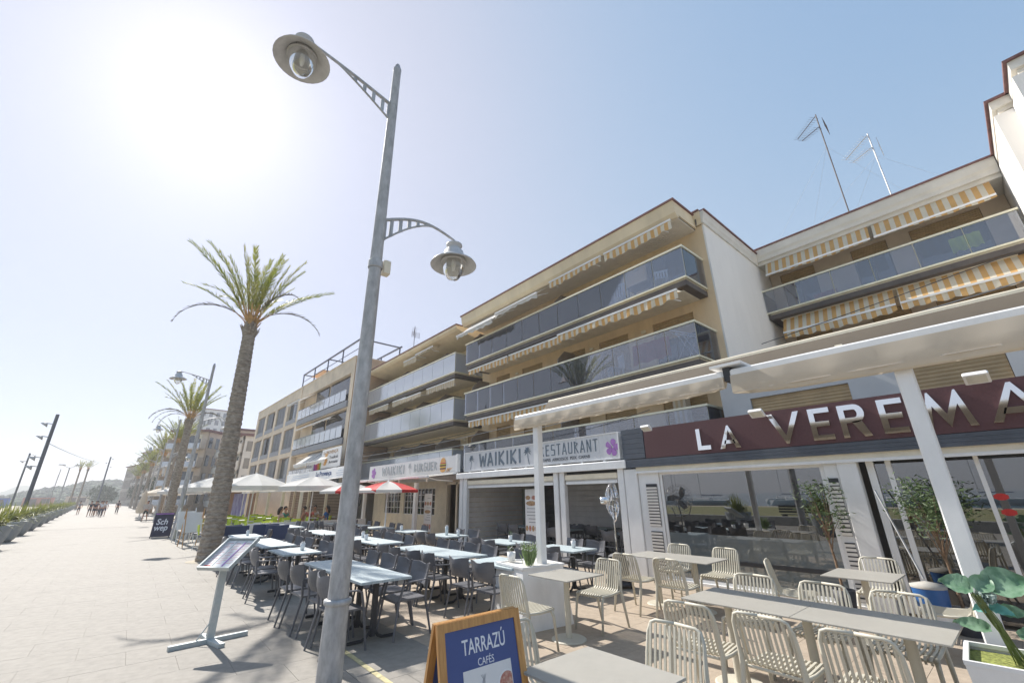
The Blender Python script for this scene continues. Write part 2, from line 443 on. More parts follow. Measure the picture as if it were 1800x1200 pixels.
# ------------------------------------------------------------ ground, water, hills
g = MB().use(sand_m)
g.quad((-46, -60, -.05), (-9.1, -60, -.05), (-9.1, 700, -.05), (-46, 700, -.05))
g.use(promen).quad((-9.1, -60, -.02), (60, -60, -.02), (60, 700, -.02), (-9.1, 700, -.02))
g.use(sand_m).quad((60, -60, -.06), (3000, -60, -.06), (3000, 6000, -.06), (60, 6000, -.06))
g.quad((-900, 700, -.06), (60, 700, -.06), (60, 6000, -.06), (-900, 6000, -.06))
g.quad((-60, -400, -1.3), (-46, -400, -.05), (-46, 700, -.05), (-60, 700, -1.3))
g.quad((-46, -400, -.06), (3000, -400, -.06), (3000, -60, -.06), (-46, -60, -.06))
struct(g.build('ground'))
struct(MB().quad((-6000, -3000, -1.1), (-55, -3000, -1.1), (-55, 6000, -1.1), (-6000, 6000, -1.1)).build('sea', sea_m))
gl = MB()
gl.quad((-40, -40, 0), (-9.8, -40, 0), (-9.8, 90, 0), (-40, 90, 0))
struct(gl.build('lawn', grass_m))

def paving(name, x0, x1, y0, y1, sx, sy, m, near, y_end, half=True):
    """structure root with slabs as parts near the camera and one joined sheet of slabs beyond"""
    root = MB().quad((x0, -12, -.0035), (x1, -12, -.0035), (x1, y_end, -.0035), (x0, y_end, -.0035)).build(name, grout)
    struct(root)
    me = MB().bbox(0.0016, sx - .0016, 0.0016, sy - .0016, -.003, 0, .001).mesh('paving_slab', m)
    cells = []
    j = 0; y = -3.0
    while y < y_end - 1e-6:
        x = x0 - (sx * .5 if (half and j % 2) else 0)
        while x < x1 - 1e-6:
            cells.append((x, y)); x += sx
        y += sy; j += 1
    inside = lambda c: c[0] >= x0 - 1e-6 and c[0] + sx <= x1 + 1e-6
    vis = [c for c in cells if inside(c) and near(c[0] + sx / 2, c[1] + sy / 2)]
    vis.sort(key=lambda c: (c[0] + sx / 2) ** 2 + (c[1] + sy / 2) ** 2)
    single = set(vis[:290])
    for c in single:
        obj('paving_slab', me, root, (c[0], c[1], random.uniform(-.0006, .0004)))
    rest = MB()
    for c in cells:
        if c in single or c[1] > 42: continue
        a, b = max(c[0], x0) + .0025, min(c[0] + sx, x1) - .0025
        if b - a < .02: continue
        z = random.uniform(-.0012, .0008)
        rest.add([(a, c[1] + .0025, z), (b, c[1] + .0025, z), (b, c[1] + sy - .0025, z), (a, c[1] + sy - .0025, z)], [(0, 1, 2, 3)])
    rest.quad((x0, 42.6, -.002), (x1, 42.6, -.002), (x1, y_end, -.002), (x0, y_end, -.002))
    stuff(rest.build('paving_slabs_beyond', m, root))
    return root
def in_view(x, y):
    p = M3.transposed() @ Vector((x, y, -1.75))
    return p.z < 0 and abs(p.x / p.z) < 1.35 and p.y / -p.z > -.95
paving('promenade', -9.1, 3.2, 0, 0, 0.9, 0.6, promen, in_view, 420)
paving('terrace_floor', 3.2, 14.0, 0, 0, 0.6, 0.6, terra, in_view, 60, half=False)
yl = MB()
for i in range(14):
    y = 6.3 - i * .35; yl.quad((2.33 + random.uniform(-.004, .004), y - .345, .004), (2.39, y - .345, .004), (2.39, y, .004), (2.33, y, .004))
yl.build('painted_line', yellow_paint)['kind'] = 'structure'

def ridge(name, pts, depth, m, label=None):
    b = MB(); n = len(pts)
    nx = 6
    vs_, fs = [], []
    for i, (x, y, h) in enumerate(pts):
        for k in range(nx + 1):
            t = k / nx
            hh = h * math.sin(min(1, t * 1.4) * PI / 2) * (1 + random.uniform(-.05, .07))
            d = Vector((x, y, 0)).normalized()
            vs_.append((x + d.x * depth * t, y + d.y * depth * t, -3 + hh))
    for i in range(n - 1):
        for k in range(nx):
            a = i * (nx + 1) + k; fs.append((a, a + nx + 1, a + nx + 2, a + 1))
    b.add(vs_, fs)
    return b.build(name, m, smooth=True)
def polar(px_az, d): return d * math.sin(R(px_az)), d * math.cos(R(px_az))
pts = []
for i in range(60):
    az = -24 + i * .6
    x, y = polar(az, 900)
    pts.append((x, y, 17 + 6 * math.sin(az * .55) + 5 * math.sin(az * 1.7 + 1) + random.uniform(-1.5, 1.5)))
struct(ridge('hills', pts, 120, hill_m))
pts = []
for i in range(50):
    az = -8.5 + i * .35
    x, y = polar(az, 440)
    pts.append((x, y, 5 + 13 * min(1, max(0, (az + 8.5) / 5.5)) + 2.5 * math.sin(az * 2.3) + random.uniform(-1.6, 1.6)))
struct(ridge('hills', pts, 130, hill_m))
# far wooded slope: many small crowns, one mass
w = MB()
ico = []
def blob(b, c, r, sq=.8):
    vs_, fs = [], []
    n, m_ = 7, 4
    for i in range(m_ + 1):
        ph = PI * i / m_
        for k in range(n):
            a = 2 * PI * k / n
            q = r * random.uniform(.75, 1.15)
            vs_.append((c[0] + q * math.sin(ph) * math.cos(a), c[1] + q * math.sin(ph) * math.sin(a), c[2] + q * sq * math.cos(ph)))
    for i in range(m_):
        for k in range(n):
            a, bb = i * n + k, i * n + (k + 1) % n
            fs.append((a, bb, bb + n, a + n))
    b.add(vs_, fs)
for i in range(1500):
    az = random.uniform(-9, 8); d = random.uniform(330, 450)
    x, y = polar(az, d)
    up = max(0, (az + 8.5) / 5.5); up = min(1, up)
    blob(w, (x, y, max(0, (d - 330) / 120) * (3.5 + 12 * up) * .93 + random.uniform(-1, 1)), random.uniform(1.6, 3.4))
stuff(tag(w.build('distant_woodland', mat('far_woodland', (0.05, 0.085, 0.035), .9, islandvar=.5, var=.2), None), 'wooded green slope rising behind the far end of the promenade', 'woodland'))

# ------------------------------------------------------------ buildings
def wall_open(b, x, y0, y1, z0, z1, ops, depth=.16):
    """wall sheet in the plane X=x facing -X with real openings and reveals; ops = (ya, yb, za, zb)"""
    ys = sorted({y0, y1, *[o[0] for o in ops], *[o[1] for o in ops]})
    zs = sorted({z0, z1, *[o[2] for o in ops], *[o[3] for o in ops]})
    for i in range(len(ys) - 1):
        for j in range(len(zs) - 1):
            cy, cz = (ys[i] + ys[i + 1]) / 2, (zs[j] + zs[j + 1]) / 2
            if any(o[0] < cy < o[1] and o[2] < cz < o[3] for o in ops): continue
            b.quad((x, ys[i + 1], zs[j]), (x, ys[i], zs[j]), (x, ys[i], zs[j + 1]), (x, ys[i + 1], zs[j + 1]))
    for a, c, e, f in ops:
        d = x + depth
        b.quad((x, a, e), (d, a, e), (d, a, f), (x, a, f)); b.quad((x, c, e), (x, c, f), (d, c, f), (d, c, e))
        b.quad((x, a, f), (d, a, f), (d, c, f), (x, c, f)); b.quad((x, a, e), (x, c, e), (d, c, e), (d, a, e))

def window(parent, x, ya, yb, za, zb, shut=0.0, frame=None, pane=None, mull=1, shutter=None, depth=.16):
    """window or glazed door set in an opening: frame > pane, roller shutter"""
    frame = frame or door_brown
    b = MB(); t = .05; d0, d1 = x + depth - .07, x + depth - .02
    b.box(d0, d1, ya, ya + t, za, zb).box(d0, d1, yb - t, yb, za, zb).box(d0, d1, ya + t, yb - t, za, za + t).box(d0, d1, ya + t, yb - t, zb - t, zb)
    for k in range(mull):
        c = ya + (yb - ya) * (k + 1) / (mull + 1); b.box(d0, d1, c - t / 2, c + t / 2, za + t, zb - t)
    w = b.build('window', frame, parent)
    MB().box(d1 - .035, d1 - .02, ya + t, yb - t, za + t, zb - t).build('pane', pane or pane_dark, w)
    if shut > 0:
        s = MB(); zc = zb - (zb - za) * shut
        n = max(2, int((zb - zc) / .07)); h = (zb - zc) / n
        xx = x + depth - .1
        for i in range(n):
            z = zc + i * h
            s.add([(xx, ya + .01, z), (xx, yb - .01, z), (xx - .018, yb - .01, z + h * .5), (xx - .018, ya + .01, z + h * .5),
                   (xx, ya + .01, z + h), (xx, yb - .01, z + h)], [(0, 3, 2, 1), (3, 4, 5, 2)])
        s.build('roller_shutter', shutter or shutter_m, w)
    return w

def balcony(parent, xb, xw, y0, y1, zs, zr, n, gmat, rail=None, slab=None, returns=(True, True), slab_h=.26, edge=True):
    """slab as the part; glass panels, handrail and edge strip as sub-parts"""
    rail = rail or gold_al
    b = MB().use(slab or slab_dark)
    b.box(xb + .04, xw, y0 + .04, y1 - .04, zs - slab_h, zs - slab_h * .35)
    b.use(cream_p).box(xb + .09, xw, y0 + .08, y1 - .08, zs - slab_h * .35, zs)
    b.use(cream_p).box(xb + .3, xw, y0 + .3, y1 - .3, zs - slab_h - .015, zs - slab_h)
    p = b.build('balcony', None, parent)
    st = MB().box(xb - .01, xb + .05, y0, y1, zs - .03, zs + .02)
    if returns[0]: st.box(xb + .05, xw, y0, y0 + .06, zs - .03, zs + .02)
    if returns[1]: st.box(xb + .05, xw, y1 - .06, y1, zs - .03, zs + .02)
    st.build('edge_strip', rail, p)
    hr = MB().box(xb - .035, xb + .045, y0 - .03, y1 + .03, zr - .055, zr)
    if returns[0]: hr.box(xb + .045, xw, y0 - .03, y0 + .04, zr - .055, zr)
    if returns[1]: hr.box(xb + .045, xw, y1 - .04, y1 + .03, zr - .055, zr)
    hr.build('handrail', rail, p)
    L_ = (y1 - y0) / n
    pm = MB().box(0, .014, .012, L_ - .012, zs + .03, zr - .06).mesh('glass_panel', gmat)
    for k in range(n): obj('glass_panel', pm, p, (xb, y0 + k * L_, 0))
    post = MB().box(0, .02, -.007, .007, zs, zr - .06).mesh('post', rail)
    for k in range(n + 1): obj('post', post, p, (xb + .02, min(max(y0 + k * L_, y0 + .02), y1 - .02), 0))
    rm = MB().box(xb + .05, xw - .02, -.007, .007, zs + .03, zr - .06).mesh('glass_panel', gmat)
    if returns[0]: obj('glass_panel', rm, p, (0, y0 + .01, 0))
    if returns[1]: obj('glass_panel', rm, p, (0, y1 - .01, 0))
    return p

def awning(parent, x, ya, yb, zt, out, drop, m, scallop=.12, valance=.22, bar=True, slack=0.0, ybar=white_p):
    """canvas sloping from (x, zt) outwards; a bar and a scalloped valance at its front"""
    nseg = max(4, int((yb - ya) / .28)); b = MB(); nx = 5
    vs_, fs = [], []
    for i in range(nseg + 1):
        y = ya + (yb - ya) * i / nseg
        for k in range(nx + 1):
            t = k / nx
            vs_.append((x - out * t, y, zt - drop * t - slack * math.sin(PI * t) * (1 + .3 * math.sin(y * 5))))
    for i in range(nseg):
        for k in range(nx):
            a = i * (nx + 1) + k; fs.append((a, a + 1, a + nx + 2, a + nx + 1))
    b.add(vs_, fs)
    p = b.build('awning', m, parent, smooth=True)
    v = MB(); xx = x - out; z = zt - drop; seg = max(4, int((yb - ya) / .07))
    vs_, fs = [], []
    for i in range(seg + 1):
        y = ya + (yb - ya) * i / seg
        low = valance + scallop * .5 * abs(math.sin(y * PI / .42)) - .03 * math.sin(y * 1.7)
        wv = .02 * math.sin(y * 9)
        vs_ += [(xx, y, z), (xx - .01 + wv, y, z - low * .5), (xx + wv * 1.5, y, z - low)]
    for i in range(seg):
        a = i * 3; fs += [(a, a + 3, a + 4, a + 1), (a + 1, a + 4, a + 5, a + 2)]
    v.add(vs_, fs)
    v.build('valance', m, p, smooth=True)
    if bar:
        MB().box(xx - .035, xx + .03, ya, yb, z - .02, z + .04).build('front_bar', ybar, p)
        arm = MB()
        for y in (ya + .25, yb - .25):
            arm.tube([(x + .05, y, zt - .25), (x - out * .5, y + (.1), zt - drop * .5 - .16), (xx + .03, y, z)], .018, 5)
        arm.build('folding_arm', white_p, p)
    return p

def cornice(b, pts, z0, z1, d, mA, mE):
    """moulded cornice along a polyline of plan points; d = outward step"""
    for (xa, ya), (xb, yb) in zip(pts, pts[1:]):
        dx, dy = xb - xa, yb - ya; l = math.hypot(dx, dy); nx, ny = dy / l, -dx / l
        if nx > 0.1 and abs(ny) < .1: nx = nx
        prof = [(0, z0), (d * .45, z0), (d * .55, z0 + (z1 - z0) * .25), (d * .8, z0 + (z1 - z0) * .4), (d, z0 + (z1 - z0) * .75), (d, z1 - .05), (0, z1 - .05)]
        b.use(mA)
        vs_ = []
        for (X, Y) in ((xa, ya), (xb, yb)):
            for o, z in prof: vs_.append((X + nx * o, Y + ny * o, z))
        k = len(prof)
        b.add(vs_, [(i, i + 1, k + i + 1, k + i) for i in range(k - 1)] + [tuple(range(k - 1, -1, -1)), tuple(range(k, 2 * k))])
        b.use(mE)
        vs_ = []
        for (X, Y) in ((xa, ya), (xb, yb)):
            for o, z in ((-.05, z1 - .05), (d + .05, z1 - .05), (d + .05, z1), (-.05, z1)): vs_.append((X + nx * o, Y + ny * o, z))
        b.add(vs_, [(0, 1, 5, 4), (1, 2, 6, 5), (2, 3, 7, 6), (3, 0, 4, 7), (3, 2, 1, 0), (4, 5, 6, 7)])

def bulkhead(parent, x, y, z):
    MB().bbox(x - .06, x, y - .09, y + .09, z - .055, z + .055, .015).build('bulkhead_light', cream_p, parent)

# -- building with the main balconies (above the restaurant)
BW = thing('apartment_building', 'beige apartment building with two long tinted glass balconies above the shop sign with palm motifs', 'building', (0, 0, 0))
XW, Y0, Y1 = 12.35, 4.75, 16.75
b = MB().use(plaster)
cols = [(5.55, 7.0), (8.0, 9.3), (10.0, 10.8), (12.4, 13.7), (14.6, 15.6)]
ops = [(a, c, z, z + 1.9) for z in (7.70, 5.25, 2.85) for a, c in cols]
wall_open(b, XW, Y0 + .02, Y1, 2.55, 10.0, ops)
b.use(plaster).box(XW + .16, 17.2, Y0 + .02, Y1, 0, 10.0)
b.use(white_w).box(XW - .002, 22.0, Y0 - .03, Y0 + .02, 0, 10.02)
b.build('wall', None, BW)
r = MB()
r.use(soffit_m)
for i in range(13): r.box(11.12 + i * .1, 11.205 + i * .1, Y0 + .25, Y1, 9.86, 9.885)
r.use(slab_dark).box(11.1, XW, Y0 + .25, Y1, 9.885, 9.93)
r.use(cornice_c).prism([(11.0, 9.97), (11.12, 9.84), (11.2, 9.84), (11.2, 10.37), (10.94, 10.37)], 1, Y0 + .2, Y1)
r.use(cornice_c).box(11.2, XW + .1, Y0 + .2, Y1, 9.93, 10.37)
r.use(tile_edge).box(10.9, 12.3, Y0 + .15, Y1 + .05, 10.37, 10.43)
r.build('roof', None, BW)
r = MB()
cornice(r, [(XW - .02, Y0 + .2), (XW - .02, Y0 - .03)], 10.0, 10.5, .12, cornice_c, tile_edge)
cornice(r, [(16.7, Y0 - .03), (XW - .1, Y0 - .03)][::-1], 10.0, 10.48, .12, cornice_m, tile_edge)
r.use(tile_edge).box(12.3, 17.2, Y0, Y1, 10.38, 10.42)
r.build('parapet', None, BW)
drain = MB().tube([(XW - .06, Y0 + .12, 10.35), (XW - .1, Y0 + .14, 10.2), (XW - .05, Y0 + .16, 10.0)], .03, 6)
drain.build('downpipe', slab_dark, BW)
for z in (7.70, 5.25, 2.85):
    for i, (a, c) in enumerate(cols):
        window(BW, XW, a, c, z + .01, z + 1.9, random.choice((0, .2, .35, .9)) if z > 3 else .75)
        if i < 4: bulkhead(BW, XW, c + .35, z + 1.75)
balcony(BW, 11.0, XW, 4.95, 16.3, 7.72, 8.76, 11, balc_glass)
balcony(BW, 11.0, XW, 4.95, 16.3, 5.27, 6.31, 12, balc_glass)
balcony(BW, 11.0, XW, 5.0, 16.3, 2.87, 3.94, 10, balc_glass)
for z in (7.72, 5.27, 2.87):
    for y in (10.55, 16.2):
        d = MB(); pts = [(11.35, z), (XW, z), (XW, z + 1.75), (11.75, z + 1.75), (11.35, z + 1.35)]
        d.prism(pts, 1, y - .02, y + .02)
        d.build('balcony_divider', mat('divider_panel', (.26, .22, .18), .7), BW)
awning(BW, 11.25, 5.15, 7.75, 9.83, .22, .05, awn_or, valance=.26)
awning(BW, 11.25, 7.9, 10.5, 9.83, .22, .05, awn_or, valance=.2)
awning(BW, 11.3, 10.65, 13.3, 9.83, .85, .62, canvas_w, valance=.12)
awning(BW, 11.3, 13.4, 16.2, 9.83, .95, .85, canvas_w, valance=.12)
awning(BW, 11.3, 5.15, 9.9, 7.42, .6, .18, awn_or, valance=.22, slack=.03)
awning(BW, 11.25, 10.05, 13.1, 7.4, .2, .05, awn_or, valance=.2)
awning(BW, 11.25, 13.2, 16.1, 7.4, .2, .05, awn_or, valance=.2)
awning(BW, 11.2, 5.1, 10.6, 4.97, .15, .05, awn_or, valance=.12)
awning(BW, 11.25, 10.8, 16.0, 4.97, .2, .05, awn_or, valance=.26)
MB().box(XW - .5, XW - .2, 6.0, 6.4, 3.2, 4.6).build('curtain', awn_pale, BW)

def textile(name, label, cat, x, ya, yb, zt, zb, m):
    b = MB(); n = 14; vs_, fs = [], []
    for i in range(n + 1):
        y = ya + (yb - ya) * i / n
        for k, z in enumerate((zt, (zt + zb) / 2, zb)):
            vs_.append((x + .03 * math.sin(i * 1.9 + k), y, z + (.03 * math.sin(i * 1.3) if k == 2 else 0)))
    for i in range(n):
        for k in range(2):
            a = i * 3 + k; fs.append((a, a + 3, a + 4, a + 1))
    b.add(vs_, fs)
    return tag(b.build(name, m, smooth=True), label, cat)
textile('beach_towel', 'red towel hung to dry behind the lower balcony glass at its near end', 'towel', 11.25, 5.9, 7.2, 6.18, 5.55, cloth('towel_red', (.5, .1, .08)))

def lawn_chair(x, y, z, label, rz=0):
    t = thing('garden_chair', label, 'chair', (x, y, z), rz)
    MB().bbox(-.22, .22, -.22, .22, .4, .43).build('seat', white_p, t)
    s = MB()
    for i in range(5): s.box(-.2 + i * .09, -.15 + i * .09, -.24, -.21, .43, .85)
    s.box(-.22, .22, -.24, -.2, .85, .9); s.build('backrest', white_p, t)
    leg = MB().box(-.02, .02, -.02, .02, 0, .4).mesh('leg', white_p)
    for sx in (-.18, .18):
        for sy in (-.18, .18): obj('leg', leg, t, (sx, sy, 0))
    return t
lawn_chair(11.55, 8.1, 5.27, 'white slatted garden chair behind the lower glass balcony', R(60))
lawn_chair(11.6, 11.4, 5.27, 'white garden chair beside the flowered table cover on the lower balcony', R(-60))
lawn_chair(11.5, 6.0, 7.72, 'white garden chair at the near corner of the top balcony', R(110))
lawn_chair(11.6, 7.6, 7.72, 'white garden chair beside the dark table on the top balcony', R(-70))
lawn_chair(11.5, 13.6, 7.72, 'white garden chair toward the far end of the top balcony', R(80))
lawn_chair(11.6, 13.2, 5.27, 'white garden chair at the far end of the lower balcony', R(95))
for i_, (y_, z_, w__) in enumerate(((6.8, 7.72, .5), (14.6, 7.72, .4), (14.4, 5.27, .5))):
    t = thing('side_table', 'small dark side table behind the balcony glass, %s' % ('near end of the top balcony', 'far end of the top balcony', 'far end of the lower balcony')[i_], 'table', (11.7, y_, z_))
    MB().bbox(-.25, .25, -w__, w__, .62, .66, .01).build('tabletop', door_brown, t)
    lg_ = MB().box(-.02, .02, -.02, .02, 0, .62).mesh('leg', door_brown)
    for sx_ in (-.2, .2):
        for sy_ in (-.85 * w__, .85 * w__): obj('leg', lg_, t, (sx_, sy_, 0))
textile('beach_towel', 'blue and pale towel hung over the top balcony rail behind the glass', 'towel', 11.2, 9.2, 10.1, 8.6, 8.1, cloth('towel_blue', (.2, .32, .5)))
textile('beach_towel', 'white towel drying behind the top balcony glass near its far end', 'towel', 11.2, 12.0, 12.7, 8.6, 8.05, cloth('towel_pale', (.7, .7, .68)))
t = thing('clothes_airer', 'white folding clothes airer standing on the near end of the lower balcony', 'clothes airer', (11.5, 5.5, 5.27))
a = MB()
for i in range(5): a.tube([(-.2, -.35 + i * .17, .75 + .06 * i), (.3, -.35 + i * .17, .75 + .06 * i)], .012, 5)
a.tube([(-.2, -.4, .72), (-.2, .4, 1.1)], .014, 5); a.tube([(.3, -.4, .72), (.3, .4, 1.1)], .014, 5)
a.build('rack', white_p, t)
a = MB(); a.tube([(-.2, .3, 0), (-.2, -.2, .8)], .014, 5); a.tube([(.3, .3, 0), (.3, -.2, .8)], .014, 5); a.tube([(-.2, -.3, 0), (-.2, .2, .95)], .014, 5); a.tube([(.3, -.3, 0), (.3, .2, .95)], .014, 5)
a.build('frame', white_p, t)
t = thing('balcony_table', 'round table under a pale flowered cloth on the lower glass balcony', 'table', (11.6, 10.0, 5.27))
MB().lathe([(.0, .72), (.55, .72), (.58, .69), (.62, .3), (.66, .28)], 18).build('tablecloth', mat('flowered_cloth', (.5, .42, .36), .9, col2=(.25, .2, .2), scale=9), t, smooth=True)
MB().tube([(0, 0, 0), (0, 0, .7)], .04, 8).build('pedestal', white_p, t)

# -- set-back building on the right
BV = thing('apartment_building', 'set-back grey beige apartment building under a white cornice, with wide orange striped awnings', 'building', (0, 0, 0))
XV = 17.95
b = MB().use(plaster_v)
vc = [(-1.2, .45), (1.05, 2.05), (3.2, 4.35)]
ops = [(a, c, z, z + 1.95) for z in (7.92, 5.5) for a, c in vc]
wall_open(b, XV, -1.76, Y0 - .05, 4.5, 10.2, ops)
b.use(plaster_v).box(XV + .16, 22, -1.76, Y0 - .05, 0, 10.2)
b.build('wall', None, BV)
r = MB()
cornice(r, [(16.75, Y0 - .036), (16.75, -1.76)][::1], 10.12, 10.63, .22, cornice_m, tile_edge)
r.use(cornice_m).box(16.752, 18.2, -1.76, Y0 - .035, 10.0, 10.57)
r.build('roof', None, BV)
for z in (7.92, 5.5):
    for a, c in vc: window(BV, XV, a, c, z + .01, z + 1.95, .22 if z > 6 else .8)
balcony(BV, 16.6, XV, -1.7, 4.72, 7.96, 8.88, 6, balc_glass, returns=(False, True))
balcony(BV, 16.6, XV, -1.7, 4.72, 5.5, 6.45, 6, balc_glass, returns=(False, True))
awning(BV, 16.86, -1.5, 1.2, 10.13, .3, .70, awn_or, valance=.05, scallop=.02)
awning(BV, 16.86, 1.3, 4.45, 10.13, .3, .70, awn_or, valance=.05, scallop=.02)
awning(BV, 16.95, -1.5, 1.15, 7.68, .4, .62, awn_or, valance=.2)
awning(BV, 16.95, 1.25, 4.35, 7.68, .4, .62, awn_or, valance=.2)
textile('swim_towel', 'lime green towel over a rail behind the right-hand upper balcony glass', 'towel', 17.0, -.95, -.3, 8.75, 8.3, lime)
textile('cushion_cover', 'dusty pink cloth on the right-hand upper balcony near its far end', 'cloth', 17.1, 2.6, 3.3, 8.35, 8.1, cloth('pink_cloth', (.45, .2, .2)))

BR = thing('apartment_building', 'white stepped end building at the right edge with a moulded cornice', 'building', (0, 0, 0))
b = MB().use(white_w)
b.prism([(22.0, -1.77), (13.95, -1.77), (13.95, -2.09), (12.75, -2.09), (12.75, -9), (22.0, -9)], 2, 4.9, 10.2)
b.build('wall', None, BR)
r = MB()
cornice(r, [(17.2, -1.78), (13.95, -1.78)][::-1], 10.1, 10.63, -.0001, cornice_m, tile_edge)
def cornice_box(b, x0, x1, y0, y1):
    for o, z0, z1 in ((.05, 10.1, 10.25), (.12, 10.25, 10.36), (.2, 10.36, 10.58)):
        b.use(cornice_m).box(x0 - o, x1, y0, y1 + o, z0, z1)
    b.use(tile_edge).box(x0 - .26, x1, y0, y1 + .26, 10.58, 10.64)
r = MB()
cornice_box(r, 14.1, 17.2, -3, -1.98)
cornice_box(r, 12.92, 14.0, -9, -2.32)
r.build('roof', None, BR)

# -- first floor strip behind the right-hand shop sign
t = thing('shop_upper_storey', 'pale grey first-floor wall with tan roller shutters rising behind the maroon shop sign', 'building')
b = MB().use(mat('grey_white_render', (.55, .55, .54), .9, .05, 1.5, dirt=.08))
ops = [(-2.2, -.6, 2.9, 4.0), (-.3, 1.15, 2.9, 4.05), (2.0, 4.0, 2.9, 3.92)]
wall_open(b, 11.2, -6, Y0 - .06, 2.6, 4.75, ops)
b.box(11.36, 16.5, -6, Y0 - .06, 0, 4.7)
b.build('wall', None, t)
for o_ in ops: window(t, 11.2, o_[0], o_[1], o_[2], o_[3], .85, shutter=shutter_m)
bulkhead(t, 11.2, 1.5, 4.2); bulkhead(t, 11.2, -.45, 4.25)

# -- next building: pale beige, hexagonal dividers
BB = thing('apartment_building', 'pale beige apartment building with two milky glass balconies, a deep roof overhang and pentagon dividers', 'building')
Yb0, Yb1 = 16.8, 28.35
b = MB().use(plaster_b)
cols = [(17.4, 18.6), (19.8, 21.0), (22.0, 22.9), (24.0, 25.3), (26.4, 27.5)]
ops = [(a, c, z, z + 1.85) for z in (7.55, 5.2, 2.85) for a, c in cols]
wall_open(b, 12.8, Yb0, Yb1, 2.3, 9.7, ops)
b.box(12.96, 17.2, Yb0, Yb1, 0, 9.7)
b.build('wall', None, BB)
r = MB().use(cornice_c)
r.prism([(10.95, 9.95), (10.95, 10.09), (12.8, 10.09), (12.8, 9.55), (12.4, 9.6), (11.1, 9.86)], 1, 17.2, Yb1)
r.use(tile_edge).box(10.9, 12.85, 17.15, Yb1 + .05, 10.09, 10.14)
r.use(cornice_c).box(12.8, 17.2, 17.2, Yb1, 9.7, 10.1)
r.build('roof', None, BB)
for z in (7.55, 5.2, 2.85):
    for i, (a, c) in enumerate(cols):
        window(BB, 12.8, a, c, z + .01, z + 1.85, (0.9, .3, .9, .9, .5)[i])
        bulkhead(BB, 12.8, c + .3, z + 1.7)
    for y in (19.3, 21.7, 24.0, 27.9):
        MB().prism([(11.3, z), (12.8, z), (12.8, z + 1.7), (11.75, z + 1.7), (11.3, z + 1.3)], 1, y - .02, y + .02).build('balcony_divider', mat('divider_panel', (.26, .22, .18), .7), BB)
balcony(BB, 11.0, 12.8, 17.25, 28.4, 7.6, 8.62, 10, balc_glass_b)
balcony(BB, 11.0, 12.8, 17.25, 28.4, 5.22, 6.3, 10, balc_glass_b)
balcony(BB, 11.0, 12.8, 17.25, 28.4, 2.85, 3.85, 10, balc_glass_b)
awning(BB, 11.5, 19.6, 21.6, 9.7, .5, .12, awn_pale, valance=.05)
awning(BB, 11.4, 21.7, 23.3, 9.7, .3, .15, awn_pale, valance=.28)
awning(BB, 11.3, 17.4, 20.2, 7.3, .2, .06, awn_pale, valance=.26)
awning(BB, 11.4, 20.3, 22.6, 7.3, .6, .25, awn_pale, valance=.15)
awning(BB, 11.3, 22.7, 24.4, 7.3, .2, .06, awn_pale, valance=.26)
awning(BB, 11.3, 25.0, 28.0, 7.3, .2, .06, awn_pale, valance=.26)

# -- bakery building: stone grid of windows and loggias
BP = thing('apartment_building', 'long sand-coloured building with a grid of shuttered windows and white glass loggias', 'building', (9.95, 28.45, 0), R(1.6))
b = MB().use(prov_m)
L2 = 27.6
gw = [(12.4 + i * 3.8, 12.4 + i * 3.8 + 3.0) for i in range(4)]
ops = [(a, c, z, z + 2.05) for z in (8.15, 5.6, 3.05) for a, c in gw]
ops += [(.6, 11.5, z, z + 2.0) for z in (8.0, 5.5, 3.0)]
wall_open(b, 0, .012, L2, 0, 11.05, ops, depth=.3)
b.use(brick_m)
for i in range(70):
    z = 2 + i * .13
    b.box(.0, 7, -.004 - .006 * (i % 2), 0.01, z, z + .12)
b.use(prov_m).box(.31, 7, .012, L2, 0, 11.0)
b.box(-.06, .3, 11.55, 11.85, 2.6, 11.08)
b.box(-.05, 7, 0, L2, 11.05, 11.13)
b.build('wall', None, BP)
for z in (8.15, 5.6, 3.05):
    for a, c in gw:
        w_ = window(BP, 0, a, c, z + .3, z + 2.05, 0, frame=grey_al, pane=pane_far, mull=2, depth=.3)
        MB().box(-.02, .1, a, c, z - .1, z + .3).build('spandrel', grey_al, w_)
        k = random.choice((0, 1, 2)); s = MB(); dy = (c - a) / 3
        for kk in random.sample((0, 1, 2), random.choice((1, 2, 3))):
            for i in range(26): s.box(.1, .13, a + kk * dy + .04, a + kk * dy + dy - .04, z + .36 + i * .063, z + .40 + i * .063)
        s.build('louvre_shutter', grey_al, w_)
for z in (8.0, 5.5, 3.0):
    b = MB().box(-.12, .3, .5, 11.5, z - .42, z); pb = b.build('balcony', grey_al, BP)
    pm = MB().box(-.14, -.125, .02, 1.0, z + .06, z + .82).mesh('glass_panel', balc_glass_b)
    for k in range(10): obj('glass_panel', pm, pb, (0, .7 + k * 1.07, 0))
    MB().box(-.15, -.11, .5, 11.5, z + .84, z + .88).build('handrail', grey_al, pb)
    MB().box(.24, .28, .7, 5.0, z + .1, z + 1.95).build('pane', pane_dark, pb)
    MB().box(.24, .28, 5.4, 8.2, z + .1, z + 1.95).build('pane', pane_dark, pb)
awning(BP, .2, 8.0, 11.3, 9.95, 1.3, .75, canvas_w, valance=.1)
awning(BP, .2, .8, 4.0, 4.95, 1.2, .9, canvas_w, valance=.15)
awning(BP, .2, 4.2, 7.2, 4.95, 1.2, .9, canvas_w, valance=.15)
awning(BP, .2, 3.0, 11.0, 7.45, .4, .3, canvas_c, valance=.05)
